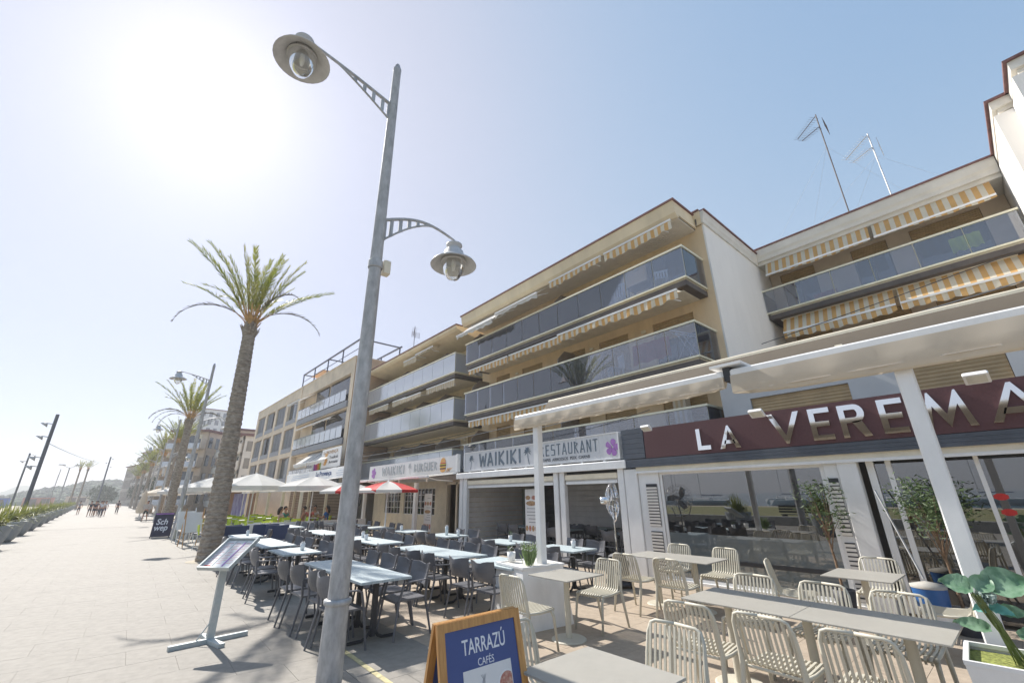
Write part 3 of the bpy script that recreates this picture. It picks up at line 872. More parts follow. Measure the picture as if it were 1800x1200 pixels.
# rooftop steel frame
rf = thing('rooftop_pergola', 'thin dark steel pergola and railing on the roof of the sand-coloured building', 'pergola', (9.95, 28.45, 11.13), R(1.6))
b = MB()
for x in (.3, 3.4):
    for y in (.3, 3.5, 6.7, 9.9, 13.0):
        b.box(x - .04, x + .04, y - .04, y + .04, 0, 1.35)
    b.box(x - .05, x + .05, 0, 13.1, 1.35, 1.45)
    b.box(x - .02, x + .02, 0, 13.1, .7, .74)
for y in (.3, 6.7, 13.0): b.box(.35, 3.35, y - .05, y + .05, 1.36, 1.44)
b.build('frame', mat('dark_blue_steel', (.07, .08, .12), .5), rf)
MB().box(.8, 2.8, 9.5, 12.6, 1.2, 1.26).build('reed_cover', wood_or, rf)

# -- antennas
def antenna(x, y, z, h, lab, col, tilt=0.0, second=True, rz=0.0):
    t = thing('television_antenna', lab, 'antenna', (x, y, z), rz)
    MB().tube([(0, 0, 0), (0, 0, h)], .022, 6).build('mast', col, t)
    def yagi(zz, L, n, dz, side):
        b = MB().tube([(0, 0, zz), (side * L * .4, L, zz + dz)], .014, 5)
        for i in range(n):
            f = (i + 1) / n; s = .17 * (1 - .3 * f)
            p = Vector((side * L * .4 * f, L * f, zz + dz * f))
            b.tube([p + Vector((-s, .1, 0)), p + Vector((s, -.1, 0))], .005, 4)
        b.build('yagi_array', col, t)
    yagi(h - .05, .8, 11, -.35, 1)
    if second: yagi(h - .6, .6, 9, -.4, -1)
    b = MB()
    for i in range(6): b.tube([(-.3, -.18, h - .55 - i * .07), (.3, -.18, h - .55 - i * .07)], .009, 4)
    for k in (-.3, 0, .3): b.tube([(k, -.18, h - .5), (k, -.18, h - .95)], .009, 4)
    b.build('reflector_grid', col, t)
    g_ = MB()
    for dx, dy in ((1.6, 1.8), (1.2, -2.0), (-.3, 2.4)): g_.tube([(0, 0, h * .68), (dx, dy, 0)], .003, 3)
    g_.build('guy_wire', galv, t)
antenna(17.2, 1.64, 10.55, 5.0, 'tall dark mast with a television aerial on the right-hand roof, left of the pair', mat('dark_mast', (.08, .06, .06), .6))
antenna(17.2, .48, 10.55, 3.1, 'shorter bright metal mast with television aerial, right of the pair', mat('bright_mast', (.5, .5, .5), .4, metal=.5))
antenna(13.0, 25.9, 10.1, 3.2, 'small dark aerial alone on the roof of the pale beige building', mat('dark_mast', (.08, .06, .06), .6), second=False)

# ------------------------------------------------------------ ground-floor shops (front plane X = 9.07)
XF = 9.07
# restaurant with the mirror letters
t = thing('restaurant', 'large-paned restaurant front with white louvred frames under a maroon fascia', 'restaurant')
b = MB().use(white_p)
b.bbox(XF - .02, XF + .16, 6.06, 6.42, 0, 2.3, .01)          # left column
b.bbox(XF - .02, XF + .16, 1.82, 2.10, 0, 2.3, .01)
b.box(XF + .02, XF + .14, 5.52, 6.05, 0, 2.2)
b.box(XF + .02, XF + .14, 2.11, 2.3, 0, 2.2)
b.box(XF - .03, XF + .2, 2.1, 5.6, 0, .05)
b.use(cream_p).box(XF - .03, XF + .25, -4, 6.06, 2.2, 2.33)
b.use(white_p).box(XF - .05, XF - .02, -4, 6.06, 2.19, 2.24)
b.build('frame', None, t)
for (a, c) in ((5.58, 5.86), (2.13, 2.27)):
    for z0, z1 in ((.1, .95), (1.05, 1.95)):
        v = MB(); n = int((z1 - z0) / .065)
        v.use(dark_mt).box(XF + .005, XF + .018, a, c, z0, z1)
        for i in range(n):
            z = z0 + i * .065
            v.use(white_p).add([(XF + .003, a, z + .005), (XF + .003, c, z + .005), (XF - .012, c, z + .05), (XF - .012, a, z + .05)], [(0, 3, 2, 1)])
        v.build('louvre_panel', None, t)
fr = MB(); fr.box(XF + .05, XF + .1, 2.31, 2.37, .05, 2.2).box(XF + .05, XF + .1, 5.45, 5.51, .05, 2.2).box(XF + .05, XF + .1, 2.37, 5.45, 2.14, 2.2).box(XF + .05, XF + .1, 2.37, 5.45, .05, .1)
w_ = fr.build('window', white_p, t)
MB().box(XF + .07, XF + .08, 2.37, 5.45, .95, 2.14).build('pane', shop_glass, w_)
MB().box(XF + .07, XF + .08, 2.37, 5.45, .5, .948).build('frosted_pane', film_glass, w_)
MB().box(XF + .055, XF + .095, 2.37, 5.45, .43, .5).build('transom', dark_mt, w_)
MB().box(XF + .07, XF + .08, 2.37, 5.45, .1, .43).build('lower_pane', film_glass, w_)
fr = MB()
for y, wd in ((1.62, .1), (1.4, .07), (.42, .05), (-.9, .05), (-2.4, .05)): fr.box(XF + .1, XF + .17, y, y + wd, .03, 2.2)
fr.use(white_p)
d_ = fr.build('door', grey_al, t)
for a, c in ((1.47, 1.61), (.47, 1.4), (-.85, .42), (-2.35, -.9)):
    MB().box(XF + .12, XF + .13, a, c, .05, 2.15).build('pane', shop_glass, d_)
MB().box(XF + .16, 14, -4, 6.0, 2.35, 2.5).build('roof', anthra, t)
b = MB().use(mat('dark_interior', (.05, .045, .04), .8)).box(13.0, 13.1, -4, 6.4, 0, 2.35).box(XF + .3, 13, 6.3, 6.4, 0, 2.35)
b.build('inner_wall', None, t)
obj('stickers', MB().build('tmp').data) if False else None
for (y, z) in ((.34, 1.64), (.32, 1.44)):
    s = MB(); n = 16
    s.prism([(y + (.07 + .012 * (k % 2)) * math.cos(2 * PI * k / n), z + .045 * math.sin(2 * PI * k / n)) for k in range(n)], 0, XF + .108, XF + .116)
    s.build('red_sticker', red_p, t)

fs = thing('shop_sign', 'maroon fascia sign with mirror-finish LA VEREMA lettering over the big windows', 'sign')
b = MB().use(maroon)
b.box(9.0, 9.12, -4, 5.72, 2.52, 3.2)
b.build('panel', None, fs)
c_ = MB()
for i in range(3): c_.box(8.995, 9.1, -4, 6.4, 2.33 + i * .061, 2.388 + i * .061)
for i in range(6): c_.box(9.0, 9.12, 5.74, 6.36, 2.53 + i * .118, 2.643 + i * .118)
c_.build('cladding', anthra, fs)
LET = [('L', 4.42, 4.14, 2.59, 3.03), ('A', 3.95, 3.54, 2.58, 3.03), ('V', 2.98, 2.44, 2.57, 3.13), ('E', 2.30, 1.98, 2.58, 3.13), ('R', 1.86, 1.48, 2.58, 3.12),
       ('E', 1.32, 1.01, 2.59, 3.13), ('M', .83, .27, 2.60, 3.14), ('A', .13, -.42, 2.61, 3.14)]
def stroke(b, p, q, wd, x0, x1):
    p, q = Vector(p), Vector(q); d = (q - p).normalized(); n_ = Vector((-d.y, d.x)) * wd / 2
    b.prism([tuple(p - n_), tuple(q - n_), tuple(q + n_), tuple(p + n_)], 0, x0, x1)
def letter(ch, ya, yb, z0, z1):
    """strokes in a unit box; u runs left to right"""
    w, h = ya - yb, z1 - z0; s = .085; b = MB()
    def P(u, v): return (ya - u * w, z0 + v * h)
    def poly(pts): b.prism([P(*p) for p in pts][::-1], 0, 8.965, 8.999)
    k, kv = s / w, s / h
    if ch == 'L': poly([(0, 0), (1, 0), (1, kv), (k, kv), (k, 1), (0, 1)])
    if ch == 'E': poly([(0, 0), (1, 0), (1, kv), (k, kv), (k, .5 - kv / 2), (.9, .5 - kv / 2), (.9, .5 + kv / 2), (k, .5 + kv / 2), (k, 1 - kv), (1, 1 - kv), (1, 1), (0, 1)])
    if ch == 'V': poly([(0, 1), (.46, 0), (.54, 0), (1, 1), (1 - k * 1.1, 1), (.5, k * 1.7), (k * 1.1, 1)])
    if ch == 'A':
        poly([(0, 0), (k * 1.15, 0), (.5, .8), (.5, 1), (.46, 1)]); poly([(1, 0), (.54, 1), (.5, 1), (.5, .8), (1 - k * 1.15, 0)])
        poly([(.22, .2), (.78, .2), (.72, .36), (.28, .36)])
    if ch == 'M':
        poly([(0, 0), (k, 0), (.25, .62), (.25, 1), (.21, 1)]); poly([(.25, 1), (.25, .62), (.5, 0), (.5, .36)])
        poly([(.5, .36), (.5, 0), (.75, .62), (.75, 1)]); poly([(.75, 1), (.75, .62), (1 - k, 0), (1, 0), (.79, 1)])
    if ch == 'R':
        poly([(0, 0), (k, 0), (k, 1), (0, 1)])
        out = [(k, 1), (.55, 1)] + [(.6 + .33 * math.cos(a), .72 + .28 * math.sin(a)) for a in [PI / 2 - i * PI / 8 for i in range(9)]] + [(k, .44)]
        inn = [(k, .44 + kv), (.55, .44 + kv)] + [(.57 + (.33 - k) * math.cos(a), .72 + (.28 - kv) * math.sin(a)) for a in [-PI / 2 + i * PI / 8 for i in range(9)]] + [(k, 1 - kv)]
        n = len(out); oo = out; ii = inn[::-1]
        for i in range(n - 1): poly([oo[i], oo[i + 1], ii[i + 1], ii[i]][::-1])
        poly([(.5, .48), (.5 + k * 1.2, .5), (1.02, 0), (1.02 - k * 1.2, 0), (.42, .46)])
    return b.build('letter', chrome, fs)
for l in LET: letter(*l)

def spotlight(y, z, lab, sc=1.0):
    s = thing('spotlight', lab, 'spotlight', (8.72, y, z), 0, 'floodlights over the maroon sign')
    s.scale = (sc,) * 3
    b = MB().bbox(-.1, .1, -.13, .13, -.03, .03, .012); o = b.build('housing', white_p, s, rot=(0, R(32), 0))
    MB().box(-.075, .075, -.1, .1, -.036, -.031).build('lens', mat('lamp_lens', (.62, .6, .52), .3), o)
    MB().tube([(0.02, 0, .03), (.16, 0, .1), (.28, 0, .02)], .012, 5).build('arm', white_p, s)
spotlight(5.45, 3.16, 'small white floodlight over the dark cladding at the far end of the maroon sign', .85)
spotlight(3.05, 3.15, 'white floodlight between the two words of the maroon sign', .95)
spotlight(.12, 3.22, 'largest white floodlight, above the right-hand end of the maroon sign')

# Waikiki restaurant front
t = thing('restaurant', 'open white-framed restaurant front with raised roller blinds under the long palm-tree sign', 'restaurant')
def post(b, y0, y1, x0=XF - .02, x1=XF + .12, z1=2.33): b.bbox(x0, x1, y0, y1, 0, z1, .012)
for y0, y1 in ((13.42, 13.62), (13.16, 13.38), (8.42, 8.6), (8.66, 8.84), (6.44, 6.62)):
    b = MB(); post(b, y0, y1); b.build('post', white_p, t)
b = MB(); b.bbox(XF - .1, XF + .14, 6.3, 13.75, 2.33, 2.52, .015)
b.build('beam', white_p, t)
for y0, y1 in ((8.86, 13.14), (6.64, 8.4)):
    b = MB().bbox(XF - .01, XF + .1, y0, y1, 2.12, 2.25, .02); o = b.build('blind_box', cream_p, t)
    MB().box(XF + .01, XF + .05, y0 + .02, y1 - .02, 2.0, 2.07).build('bottom_rail', white_p, o)
    MB().box(XF + .025, XF + .033, y0 + .02, y1 - .02, 2.07, 2.12).build('blind', canvas_w, o)
MB().box(XF + .14, 13.5, 6.42, 13.7, 2.4, 2.55).build('roof', anthra, t)
b = MB()
for i in range(14): b.add([(12.25, 8.2, i * .17), (12.25, 13.6, i * .17), (12.2, 13.6, i * .17 + .16), (12.2, 8.2, i * .17 + .16)], [(0, 3, 2, 1)])
b.box(12.3, 12.4, 6.4, 13.7, 0, 2.4)
for i in range(14): b.add([(9.4, 13.62, i * .17), (12.2, 13.62, i * .17), (12.2, 13.58, i * .17 + .16), (9.4, 13.58, i * .17 + .16)], [(0, 1, 2, 3)])
b.build('inner_wall', board_w, t)
b = MB()
for i in range(14): b.add([(12.2, 6.5, i * .17), (12.2, 8.15, i * .17), (12.15, 8.15, i * .17 + .16), (12.15, 6.5, i * .17 + .16)], [(0, 3, 2, 1)])
b.build('dark_inner_wall', anthra, t)
MB().box(12.0, 12.15, 12.7, 13.5, .1, 2.0).build('curtain', mat('grey_curtain', (.3, .32, .28), .9), t)
w_ = MB().box(12.05, 12.1, 11.4, 12.5, 0, 2.1); w_.build('glass_door', pane_dark, t)

def palm_icon(b, y, z, h, lean=1):
    """flat palm: thin curved trunk and radiating leaves"""
    pts = []
    for i in range(7):
        u = i / 6; pts.append((y + lean * (-.12 * h + .12 * h * (1 - (1 - u) ** 2)), z + h * .72 * u))
    for i in range(6):
        wd = .02 * h * (1.4 - i * .1)
        p, q = pts[i], pts[i + 1]
        b.prism([(p[0] - wd, p[1]), (p[0] + wd, p[1]), (q[0] + wd, q[1]), (q[0] - wd, q[1])], 0, 9.009, 9.013)
    cy, cz = pts[-1]
    for k in range(9):
        a = R(-35 + k * 31); L_ = h * (.34 if k % 2 else .3)
        ca, sa = math.cos(a), math.sin(a)
        m1 = (cy + ca * L_ * .5 - sa * .035 * h, cz + sa * L_ * .5 + ca * .035 * h + .04 * h); m2 = (cy + ca * L_ * .5 + sa * .05 * h, cz + sa * L_ * .5 - ca * .05 * h)
        b.prism([(cy, cz), m2, (cy + ca * L_, cz + sa * L_ - .04 * h), m1], 0, 9.005 - k * .0006, 9.0085)

s = thing('shop_sign', 'long whitewashed board sign reading WAIKIKI RESTAURANT with blue palms and a purple flower', 'sign')
for i in range(34):
    y = 6.48 + i * .1985
    MB().box(9.014 - .002 * (i % 2), 9.1, y, y + .1955, 2.585, 3.2).build('board', sign_board, s)
b = MB().use(white_p).box(8.99, 9.12, 6.44, 6.478, 2.56, 3.22).box(8.99, 9.12, 13.23, 13.27, 2.56, 3.22).box(8.99, 9.12, 6.478, 13.23, 3.2, 3.22).box(8.99, 9.12, 6.478, 13.23, 2.56, 2.585)
b.build('frame', None, s)
def word(parent, txt, ya, yb, z0, z1, m, off=.02, x=9.006, shear=0, ext=.003):
    return fit_text('lettering', txt, m, parent, (x, ya, z0), FX_R, FX_U, ya - yb, z1 - z0, ext, off, shear)
def blocky(parent, txt, ya, yb, z0, z1, m, wd=.3, x0=9.0, x1=9.011, gap=.28):
    """tall hand-cut letters made of straight strokes"""
    SEG = {'W': [((0, 1), (.22, 0)), ((.22, 0), (.5, .8)), ((.5, .8), (.78, 0)), ((.78, 0), (1, 1))], 'A': [((0, 0), (.5, 1)), ((.5, 1), (1, 0)), ((.2, .3), (.8, .3))],
           'I': [((.5, 0), (.5, 1))], 'K': [((.1, 0), (.1, 1)), ((.12, .5), (.95, 1)), ((.12, .5), (.95, 0))], 'B': [((.1, 0), (.1, 1)), ((.1, .94), (.8, .8)), ((.8, .8), (.1, .5)), ((.1, .5), (.9, .25)), ((.9, .25), (.1, .06))],
           'U': [((.1, 1), (.1, .1)), ((.1, .06), (.9, .06)), ((.9, .1), (.9, 1))], 'R': [((.1, 0), (.1, 1)), ((.1, .94), (.85, .8)), ((.85, .8), (.1, .5)), ((.3, .5), (.95, 0))],
           'G': [((.95, .94), (.1, .94)), ((.1, 1), (.1, 0)), ((.1, .06), (.95, .06)), ((.92, 0), (.92, .48)), ((.5, .48), (.95, .48))],
           'E': [((.1, 0), (.1, 1)), ((.1, .94), (.95, .94)), ((.1, .52), (.8, .52)), ((.1, .06), (.95, .06))], 'S': [((.95, .94), (.1, .94)), ((.1, .94), (.1, .52)), ((.1, .52), (.9, .5)), ((.9, .5), (.9, .06)), ((.95, .06), (.05, .06))],
           'T': [((0, .94), (1, .94)), ((.5, 0), (.5, .94))], 'N': [((.1, 0), (.1, 1)), ((.12, 1), (.88, 0)), ((.9, 0), (.9, 1))], ' ': []}
    wide = {'I': .45, 'W': 1.3, ' ': .6}
    tot = sum(wide.get(c, 1) for c in txt) + gap * (len(txt) - 1)
    un = (ya - yb) / tot; y = ya
    for c in txt:
        w = wide.get(c, 1) * un
        b = MB()
        for j, (p, q) in enumerate(SEG[c]):
            stroke(b, (y - p[0] * w, z0 + p[1] * (z1 - z0)), (y - q[0] * w, z0 + q[1] * (z1 - z0)), wd * un * (1 if j % 2 == 0 or c in 'EST' else .8), x0 - j * .0008, x1)
        if SEG[c]: b.build('letter', m, parent)
        y -= w + gap * un
blocky(s, 'WAIKIKI', 12.33, 10.15, 2.69, 3.12, ink_blue, wd=.27, gap=.34)
blocky(s, 'RESTAURANT', 9.27, 7.12, 2.80, 3.12, ink_blue, wd=.19, gap=.5)
word(s, 'TAPES  ARROSSOS  PEIX  CARNS', 9.2, 7.4, 2.65, 2.73, ink, 0)
b = MB(); palm_icon(b, 12.82, 2.62, .5, -1); palm_icon(b, 9.84, 2.62, .54, 1); b.build('palm_emblem', ink_blue, s)
def flower(b, y, z, r, x=9.0):
    for k in range(5):
        a = R(90 + 72 * k + 15); n = 10; pts = []
        for i in range(n):
            q = 2 * PI * i / n
            pu = .58 * r + .5 * r * math.cos(q); pv = .36 * r * math.sin(q) * (1 + .5 * math.cos(q))
            pts.append((y + pu * math.cos(a) - pv * math.sin(a), z + pu * math.sin(a) + pv * math.cos(a)))
        b.prism(pts, 0, x - .0007 * k, x + .008)
b = MB(); flower(b, 6.66, 2.85, .2)
b.build('flower_emblem', purple, s)
b = MB(); stroke(b, (6.62, 2.85), (6.85, 3.12), .02, 8.992, 8.996); b.build('flower_stamen', sign_board, s)
# sign brackets
for i in range(9): MB().box(9.0, 9.06, 6.9 + i * .75, 6.98 + i * .75, 2.521, 2.558).build('bracket', white_p, s)

s = thing('shop_sign', 'white fascia sign reading WAIKIKI BURGUER with a burger picture', 'sign')
b = MB().use(sign_board)
for i in range(20): b.box(9.015 - .002 * (i % 2), 9.1, 13.86 + i * .40, 13.86 + i * .40 + .397, 2.6, 3.2)
b.build('panel', None, s)
MB().box(9.0, 9.13, 13.72, 13.84, 2.58, 3.23).build('end_cap', white_p, s)
blocky(s, 'WAIKIKI', 20.3, 18.0, 2.7, 3.08, ink_grey, wd=.28)
blocky(s, 'BURGUER', 17.1, 15.2, 2.72, 3.06, ink_grey, wd=.3, gap=.35)
b = MB(); palm_icon(b, 17.5, 2.66, .46, 1); b.build('palm_emblem', ink_grey, s)
b = MB(); flower(b, 21.3, 2.85, .24); b.build('flower_emblem', purple, s)
bun = mat('burger_bun', (.62, .33, .1), .5, .2, 20); patty = mat('burger_patty', (.12, .04, .03), .6, .3, 30)
def half_disc(b, y, z0, z1, r, x0, x1, up=True):
    n = 12; pts = [(y + r * math.cos(PI * k / n), (z0 if up else z1) + (1 if up else -1) * (z1 - z0) * math.sin(PI * k / n)) for k in range(n + 1)]
    b.prism(pts, 0, x0, x1)
b = MB().use(bun); half_disc(b, 14.75, 2.98, 3.16, .19, 8.998, 9.01)
b.use(patty).box(8.996, 9.01, 14.53, 14.97, 2.84, 2.9); b.use(patty).box(8.996, 9.01, 14.55, 14.95, 2.73, 2.78)
b.use(lime).box(8.995, 9.01, 14.54, 14.96, 2.9, 2.925); b.use(red_p).box(8.997, 9.01, 14.55, 14.95, 2.93, 2.97)
b.use(mat('cheese', (.65, .45, .05), .5)).box(8.998, 9.01, 14.55, 14.95, 2.785, 2.835)
b.use(bun); half_disc(b, 14.75, 2.62, 2.72, .2, 8.998, 9.01, False); b.build('burger_picture', None, s)
b = MB()
for k in range(8): stroke(b, (14.5 - .03 * k + .04 * (k % 3), 2.62), (14.42 - .05 * k, 2.74 + .02 * (k % 2)), .012, 9.0, 9.008)
b.build('chips_picture', bun, s)

# burger shop front
t = thing('restaurant', 'burger restaurant front with tan awnings, gridded white windows and cream wall', 'restaurant')
b = MB().use(cream_p)
wall_open(b, 10.4, 13.8, 24.2, 0, 2.55, [(14.2, 16.5, .02, 2.3), (17.6, 20.6, .95, 2.1), (21.0, 22.8, .95, 2.1)], depth=.12)
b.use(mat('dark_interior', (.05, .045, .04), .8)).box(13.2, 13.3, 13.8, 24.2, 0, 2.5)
b.use(white_p).box(10.36, 10.6, 13.8, 24.2, 2.4, 2.6)
b.build('wall', None, t)
for a, c in ((17.6, 20.6), (21.0, 22.8)):
    b = MB(); n = int((c - a) / .32)
    for k in range(n + 1): b.box(10.44, 10.47, a + (c - a) * k / n - .015, a + (c - a) * k / n + .015, .95, 2.1)
    for k in range(5): b.box(10.435, 10.438, a, c, .95 + k * .28, .975 + k * .28)
    w_ = b.build('window', white_p, t); MB().box(10.48, 10.49, a, c, .96, 2.09).build('pane', pane_dark, w_)
for y0, y1 in ((16.9, 17.1), (22.3, 22.5), (24.0, 24.2)):
    b = MB(); post(b, y0, y1, z1=2.3); b.build('post', white_p, t)
b = MB()
for y in (14.3, 14.75, 15.5, 16.3): b.box(10.2, 10.26, y, y + .1, 0, 2.3)
b.box(10.2, 10.26, 14.3, 16.4, 2.2, 2.3); b.use(cream_p)
b.build('door_frame', cream_p, t)
MB().box(XF + .1, 13.3, 13.8, 24.2, 2.6, 2.7).build('roof', anthra, t)
awning(t, 9.1, 14.0, 19.2, 2.53, 1.15, .12, canvas_c, valance=.05, scallop=.01)
awning(t, 9.1, 19.4, 24.0, 2.53, 1.15, .12, canvas_c, valance=.05, scallop=.01)
MB().box(9.0, 9.1, 13.8, 24.2, 2.52, 2.59).build('beam', white_p, t)
for y in (16.0, 18.5, 21, 23.5): MB().box(9.02, 9.06, y - .04, y + .04, 2.3, 2.51).build('bracket', white_p, t)

def menu_banner(x, y, w, h, z, lab, rows, rz=0):
    s = thing('menu_banner', lab, 'menu banner', (x, y, z), rz)
    MB().bbox(-.01, .01, -w / 2, w / 2, 0, h, .004).build('panel', paper, s)
    b = MB(); b.use(food_b)
    for k, (zz, hh, nn) in enumerate(rows):
        for i in range(nn):
            yy = -w / 2 + w * (i + .5) / nn; ww = w / nn * .42
            b.use(food_b if (i + k) % 2 else food_r).prism([(yy + ww * math.cos(a * PI / 5), zz * h + hh * h * .5 * math.sin(a * PI / 5)) for a in range(10)], 0, -.014, -.0101)
    stuff(b.build('food_picture', None, s))
    b = MB()
    for i in range(16):
        zz = .1 + .85 * i / 16
        if any(abs(zz - r_[0]) < r_[1] * .6 + .02 for r_ in rows): continue
        b.box(-.013, -.0102, -w * .38, w * random.uniform(.05, .36), zz * h, zz * h + .012)
    b.use(ink); b.build('printed_lines', mat('grey_ink', (.3, .3, .32), .6), s)
    MB().box(-.1, .1, -w * .45, w * .45, -.02, 0).build('foot', dark_mt, s)
menu_banner(9.5, 16.6, .6, 1.75, .1, 'tall white food menu banner in the burger restaurant doorway', [(.78, .09, 3), (.6, .08, 1), (.28, .12, 4), (.12, .1, 3)])
menu_banner(9.5, 14.0, .4, 1.9, .1, 'narrow food menu banner beside the far white post of the open restaurant', [(.85, .08, 1), (.65, .08, 1), (.45, .08, 1), (.25, .1, 1)])
menu_banner(9.35, 10.1, .55, 1.8, .12, 'white food menu banner inside the open restaurant, left of the pergola post', [(.86, .07, 2), (.77, .08, 1), (.38, .09, 4)])

# bakery terrace (enclosed) and signs
s = thing('shop_sign', 'long white fascia sign reading La Provença in blue along the covered bakery terrace', 'sign')
MB().bbox(9.0, 9.08, 24.6, 38.0, 2.85, 3.45, .02).build('panel', white_p, s)
word(s, 'La Provença', 30.6, 27.6, 2.98, 3.34, mat('deep_blue', (.03, .07, .2), .5), .03, x=8.99)
word(s, 'alella', 28.7, 27.8, 2.88, 2.95, ink_grey, 0, x=8.99) if False else None
b = MB()
for (a, c) in ((32.2, 36.8), (25.0, 27.0)):
    for z in (2.97, 3.1, 3.23): b.box(8.985, 8.998, a, c - random.uniform(0, .8), z, z + .05)
b.build('faded_print', mat('faded_print', (.5, .55, .62), .6), s)
s = thing('shop_sign', 'square pale board with bread picture and La Provença lettering, standing above the bakery fascia', 'sign', (0, 0, .0))
MB().bbox(9.2, 9.26, 27.0, 30.6, 3.55, 4.75, .02).build('panel', paper, s)
word(s, 'La PROVENÇA', 30.2, 27.5, 4.38, 4.62, food_b, .01, x=9.185)
word(s, 'Tradició', 29.0, 27.4, 4.08, 4.26, ink, 0, x=9.185)
word(s, 'Artesana', 29.0, 27.4, 3.8, 3.98, ink, 0, x=9.185)
b = MB()
for k in range(6): b.prism([(29.8 + .26 * math.cos(q * PI / 4) - .1 * (k % 3), 3.8 + .12 * k + .08 * math.sin(q * PI / 4)) for q in range(8)], 0, 9.186 - .001 * k, 9.198)
b.build('bread_picture', bun, s)
for i, (cn, cc) in enumerate((('green', (.35, .5, .1)), ('orange', (.7, .3, .08)), ('pink', (.6, .1, .25)), ('purple', (.35, .1, .35)), ('white', (.7, .7, .7)))):
    textile('hanging_towel', cn + ' towel hanging over the balcony rail left of the square bakery board', 'towel', 9.35, 31.0 + i * .42, 31.36 + i * .42, 4.1, 3.55, cloth('towel_' + cn, cc))
t = thing('terrace_enclosure', 'covered bakery terrace with white canvas roof, cream posts and low white wall', 'terrace cover')
for y in (24.4, 28.0, 31.5, 35.0, 38.2):
    for x in (6.6, 9.0): MB().bbox(x - .07, x + .07, y - .07, y + .07, 0, 2.45, .01).build('post', cream_p, t)
b = MB()
b.quad((6.2, 24.3, 2.42), (6.2, 38.4, 2.42), (9.0, 38.4, 2.85), (9.0, 24.3, 2.85)); b.build('canvas_roof', canvas_w, t)
v = MB(); v.box(6.19, 6.2, 24.3, 38.4, 2.1, 2.42); v.box(6.2, 9.0, 24.29, 24.3, 2.35, 2.5); v.build('valance', canvas_w, t)
MB().box(6.55, 6.65, 26, 38.2, 0, .5).build('low_wall', cream_p, t)
b = MB()
for i in range(14): b.box(9.5, 9.56, 24.6, 38.2, .1 + i * .17, .1 + i * .17 + .155)
b.build('back_wall', mat('brown_wall_boards', (.17, .12, .08), .6, .2, 4), t)
# divider between the terraces
t = thing('terrace_divider', 'low white panel fence between the dark chairs and the lime green chairs', 'fence')
for i in range(5):
    MB().bbox(3.7 + i * 1.05, 3.7 + i * 1.05 + 1.0, 21.45, 21.5, .08, .78, .01).build('panel', white_p, t)
    MB().box(3.65 + i * 1.05, 3.69 + i * 1.05, 21.44, 21.51, 0, .82).build('post', cream_p, t)

# twin globe lamp on a black post by the burger front
t = thing('globe_lamp', 'ornate black post lamp with a round white globe beside the burger restaurant', 'lamp', (8.6, 21.9, 0))
MB().lathe([(.09, 0), (.08, .1), (.035, .25), (.03, 1.4), (.05, 1.45), (.03, 1.5), (.03, 2.1)], 12).build('post', dark_mt, t, smooth=True)
MB().lathe([(.001, 1.62), (.1, 1.66), (.14, 1.76), (.1, 1.87), (.001, 1.91)], 14, (0, .28, 0)).build('globe', mat('opal_globe', (.62, .6, .55), .2, .03), t, smooth=True)
b = MB()
for sgn in (-1, 1):
    b.tube([(0, 0, 1.4), (0, sgn * .12, 1.35), (0, sgn * .26, 1.42), (0, sgn * .28, 1.62)], .014, 6)
    b.tube([(0, 0, 1.9), (0, sgn * .15, 2.0), (0, sgn * .2, 1.85), (0, sgn * .1, 1.8)], .014, 6)
b.build('scroll_arm', dark_mt, t)

# ------------------------------------------------------------ pergola at the restaurant terrace
t = thing('pergola', 'white post-and-beam pergola with rolled cream canvas over the taupe tables', 'pergola')
for y in (5.2, .48, -3.6):
    MB().bbox(4.94, 5.06, y - .06, y + .06, 0, 2.9, .01).build('post', white_p, t)
for y0, y1 in ((-4.0, 1.9), (1.98, 5.66)):
    MB().bbox(4.88, 5.12, y0, y1, 2.99, 3.06, .015).build('beam', white_p, t)
    sag = .26 if y0 < 0 else .17
    n = 60; vs_, fs_ = [], []
    for i in range(n + 1):
        y = y0 + (y1 - y0) * i / n; e = .006 * math.sin(i * 1.1) + .004 * math.sin(i * 2.7 + 1)
        dj = abs(y - (1.94)); pl = .03 * math.exp(-dj / .18) * math.sin(i * 2.3)
        sg = sag * (1 - .25 * math.exp(-dj / .3))
        for x, z in ((4.875, 2.99), (4.868 + e + pl, 2.99 - sg * .4), (4.872 + e * 2 + pl, 2.99 - sg * .93), (4.885 + e, 2.985 - sg), (4.92 + e, 2.995 - sg * .96), (4.97, 3.0 - sg * .5), (5.0, 3.0)): vs_.append((x, y, z))
    for i in range(n):
        for k in range(6):
            a = i * 7 + k; fs_.append((a, a + 7, a + 8, a + 1))
    MB().add(vs_, fs_).build('canvas_valance', canvas_c, t, smooth=True)
    MB().box(4.866, 4.872, y0, y1, 3.0 - sag * .82, 3.012 - sag * .82).build('hem_seam', mat('hem', (.6, .52, .42), .8), t)
MB().box(4.9, 5.1, 1.9, 1.98, 2.94, 3.1).build('joint_bracket', dark_mt, t)
MB().box(4.84, 5.16, 1.75, 2.1, 3.1, 3.13).build('joint_cover', white_p, t)
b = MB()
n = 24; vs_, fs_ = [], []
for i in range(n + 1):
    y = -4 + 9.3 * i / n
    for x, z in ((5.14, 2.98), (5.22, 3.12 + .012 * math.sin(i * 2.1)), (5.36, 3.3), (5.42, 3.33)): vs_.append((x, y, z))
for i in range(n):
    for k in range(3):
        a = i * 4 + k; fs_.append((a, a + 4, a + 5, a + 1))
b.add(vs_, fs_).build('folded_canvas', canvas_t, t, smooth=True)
MB().bbox(5.38, 5.46, -4, 5.3, 3.3, 3.35, .01).build('rear_beam', cream_p, t)
for y in (5.1, 3.6, .9, -1.8):
    MB().box(5.1, 5.4, y - .03, y + .03, 3.06, 3.13).build('bracket', cream_p, t)

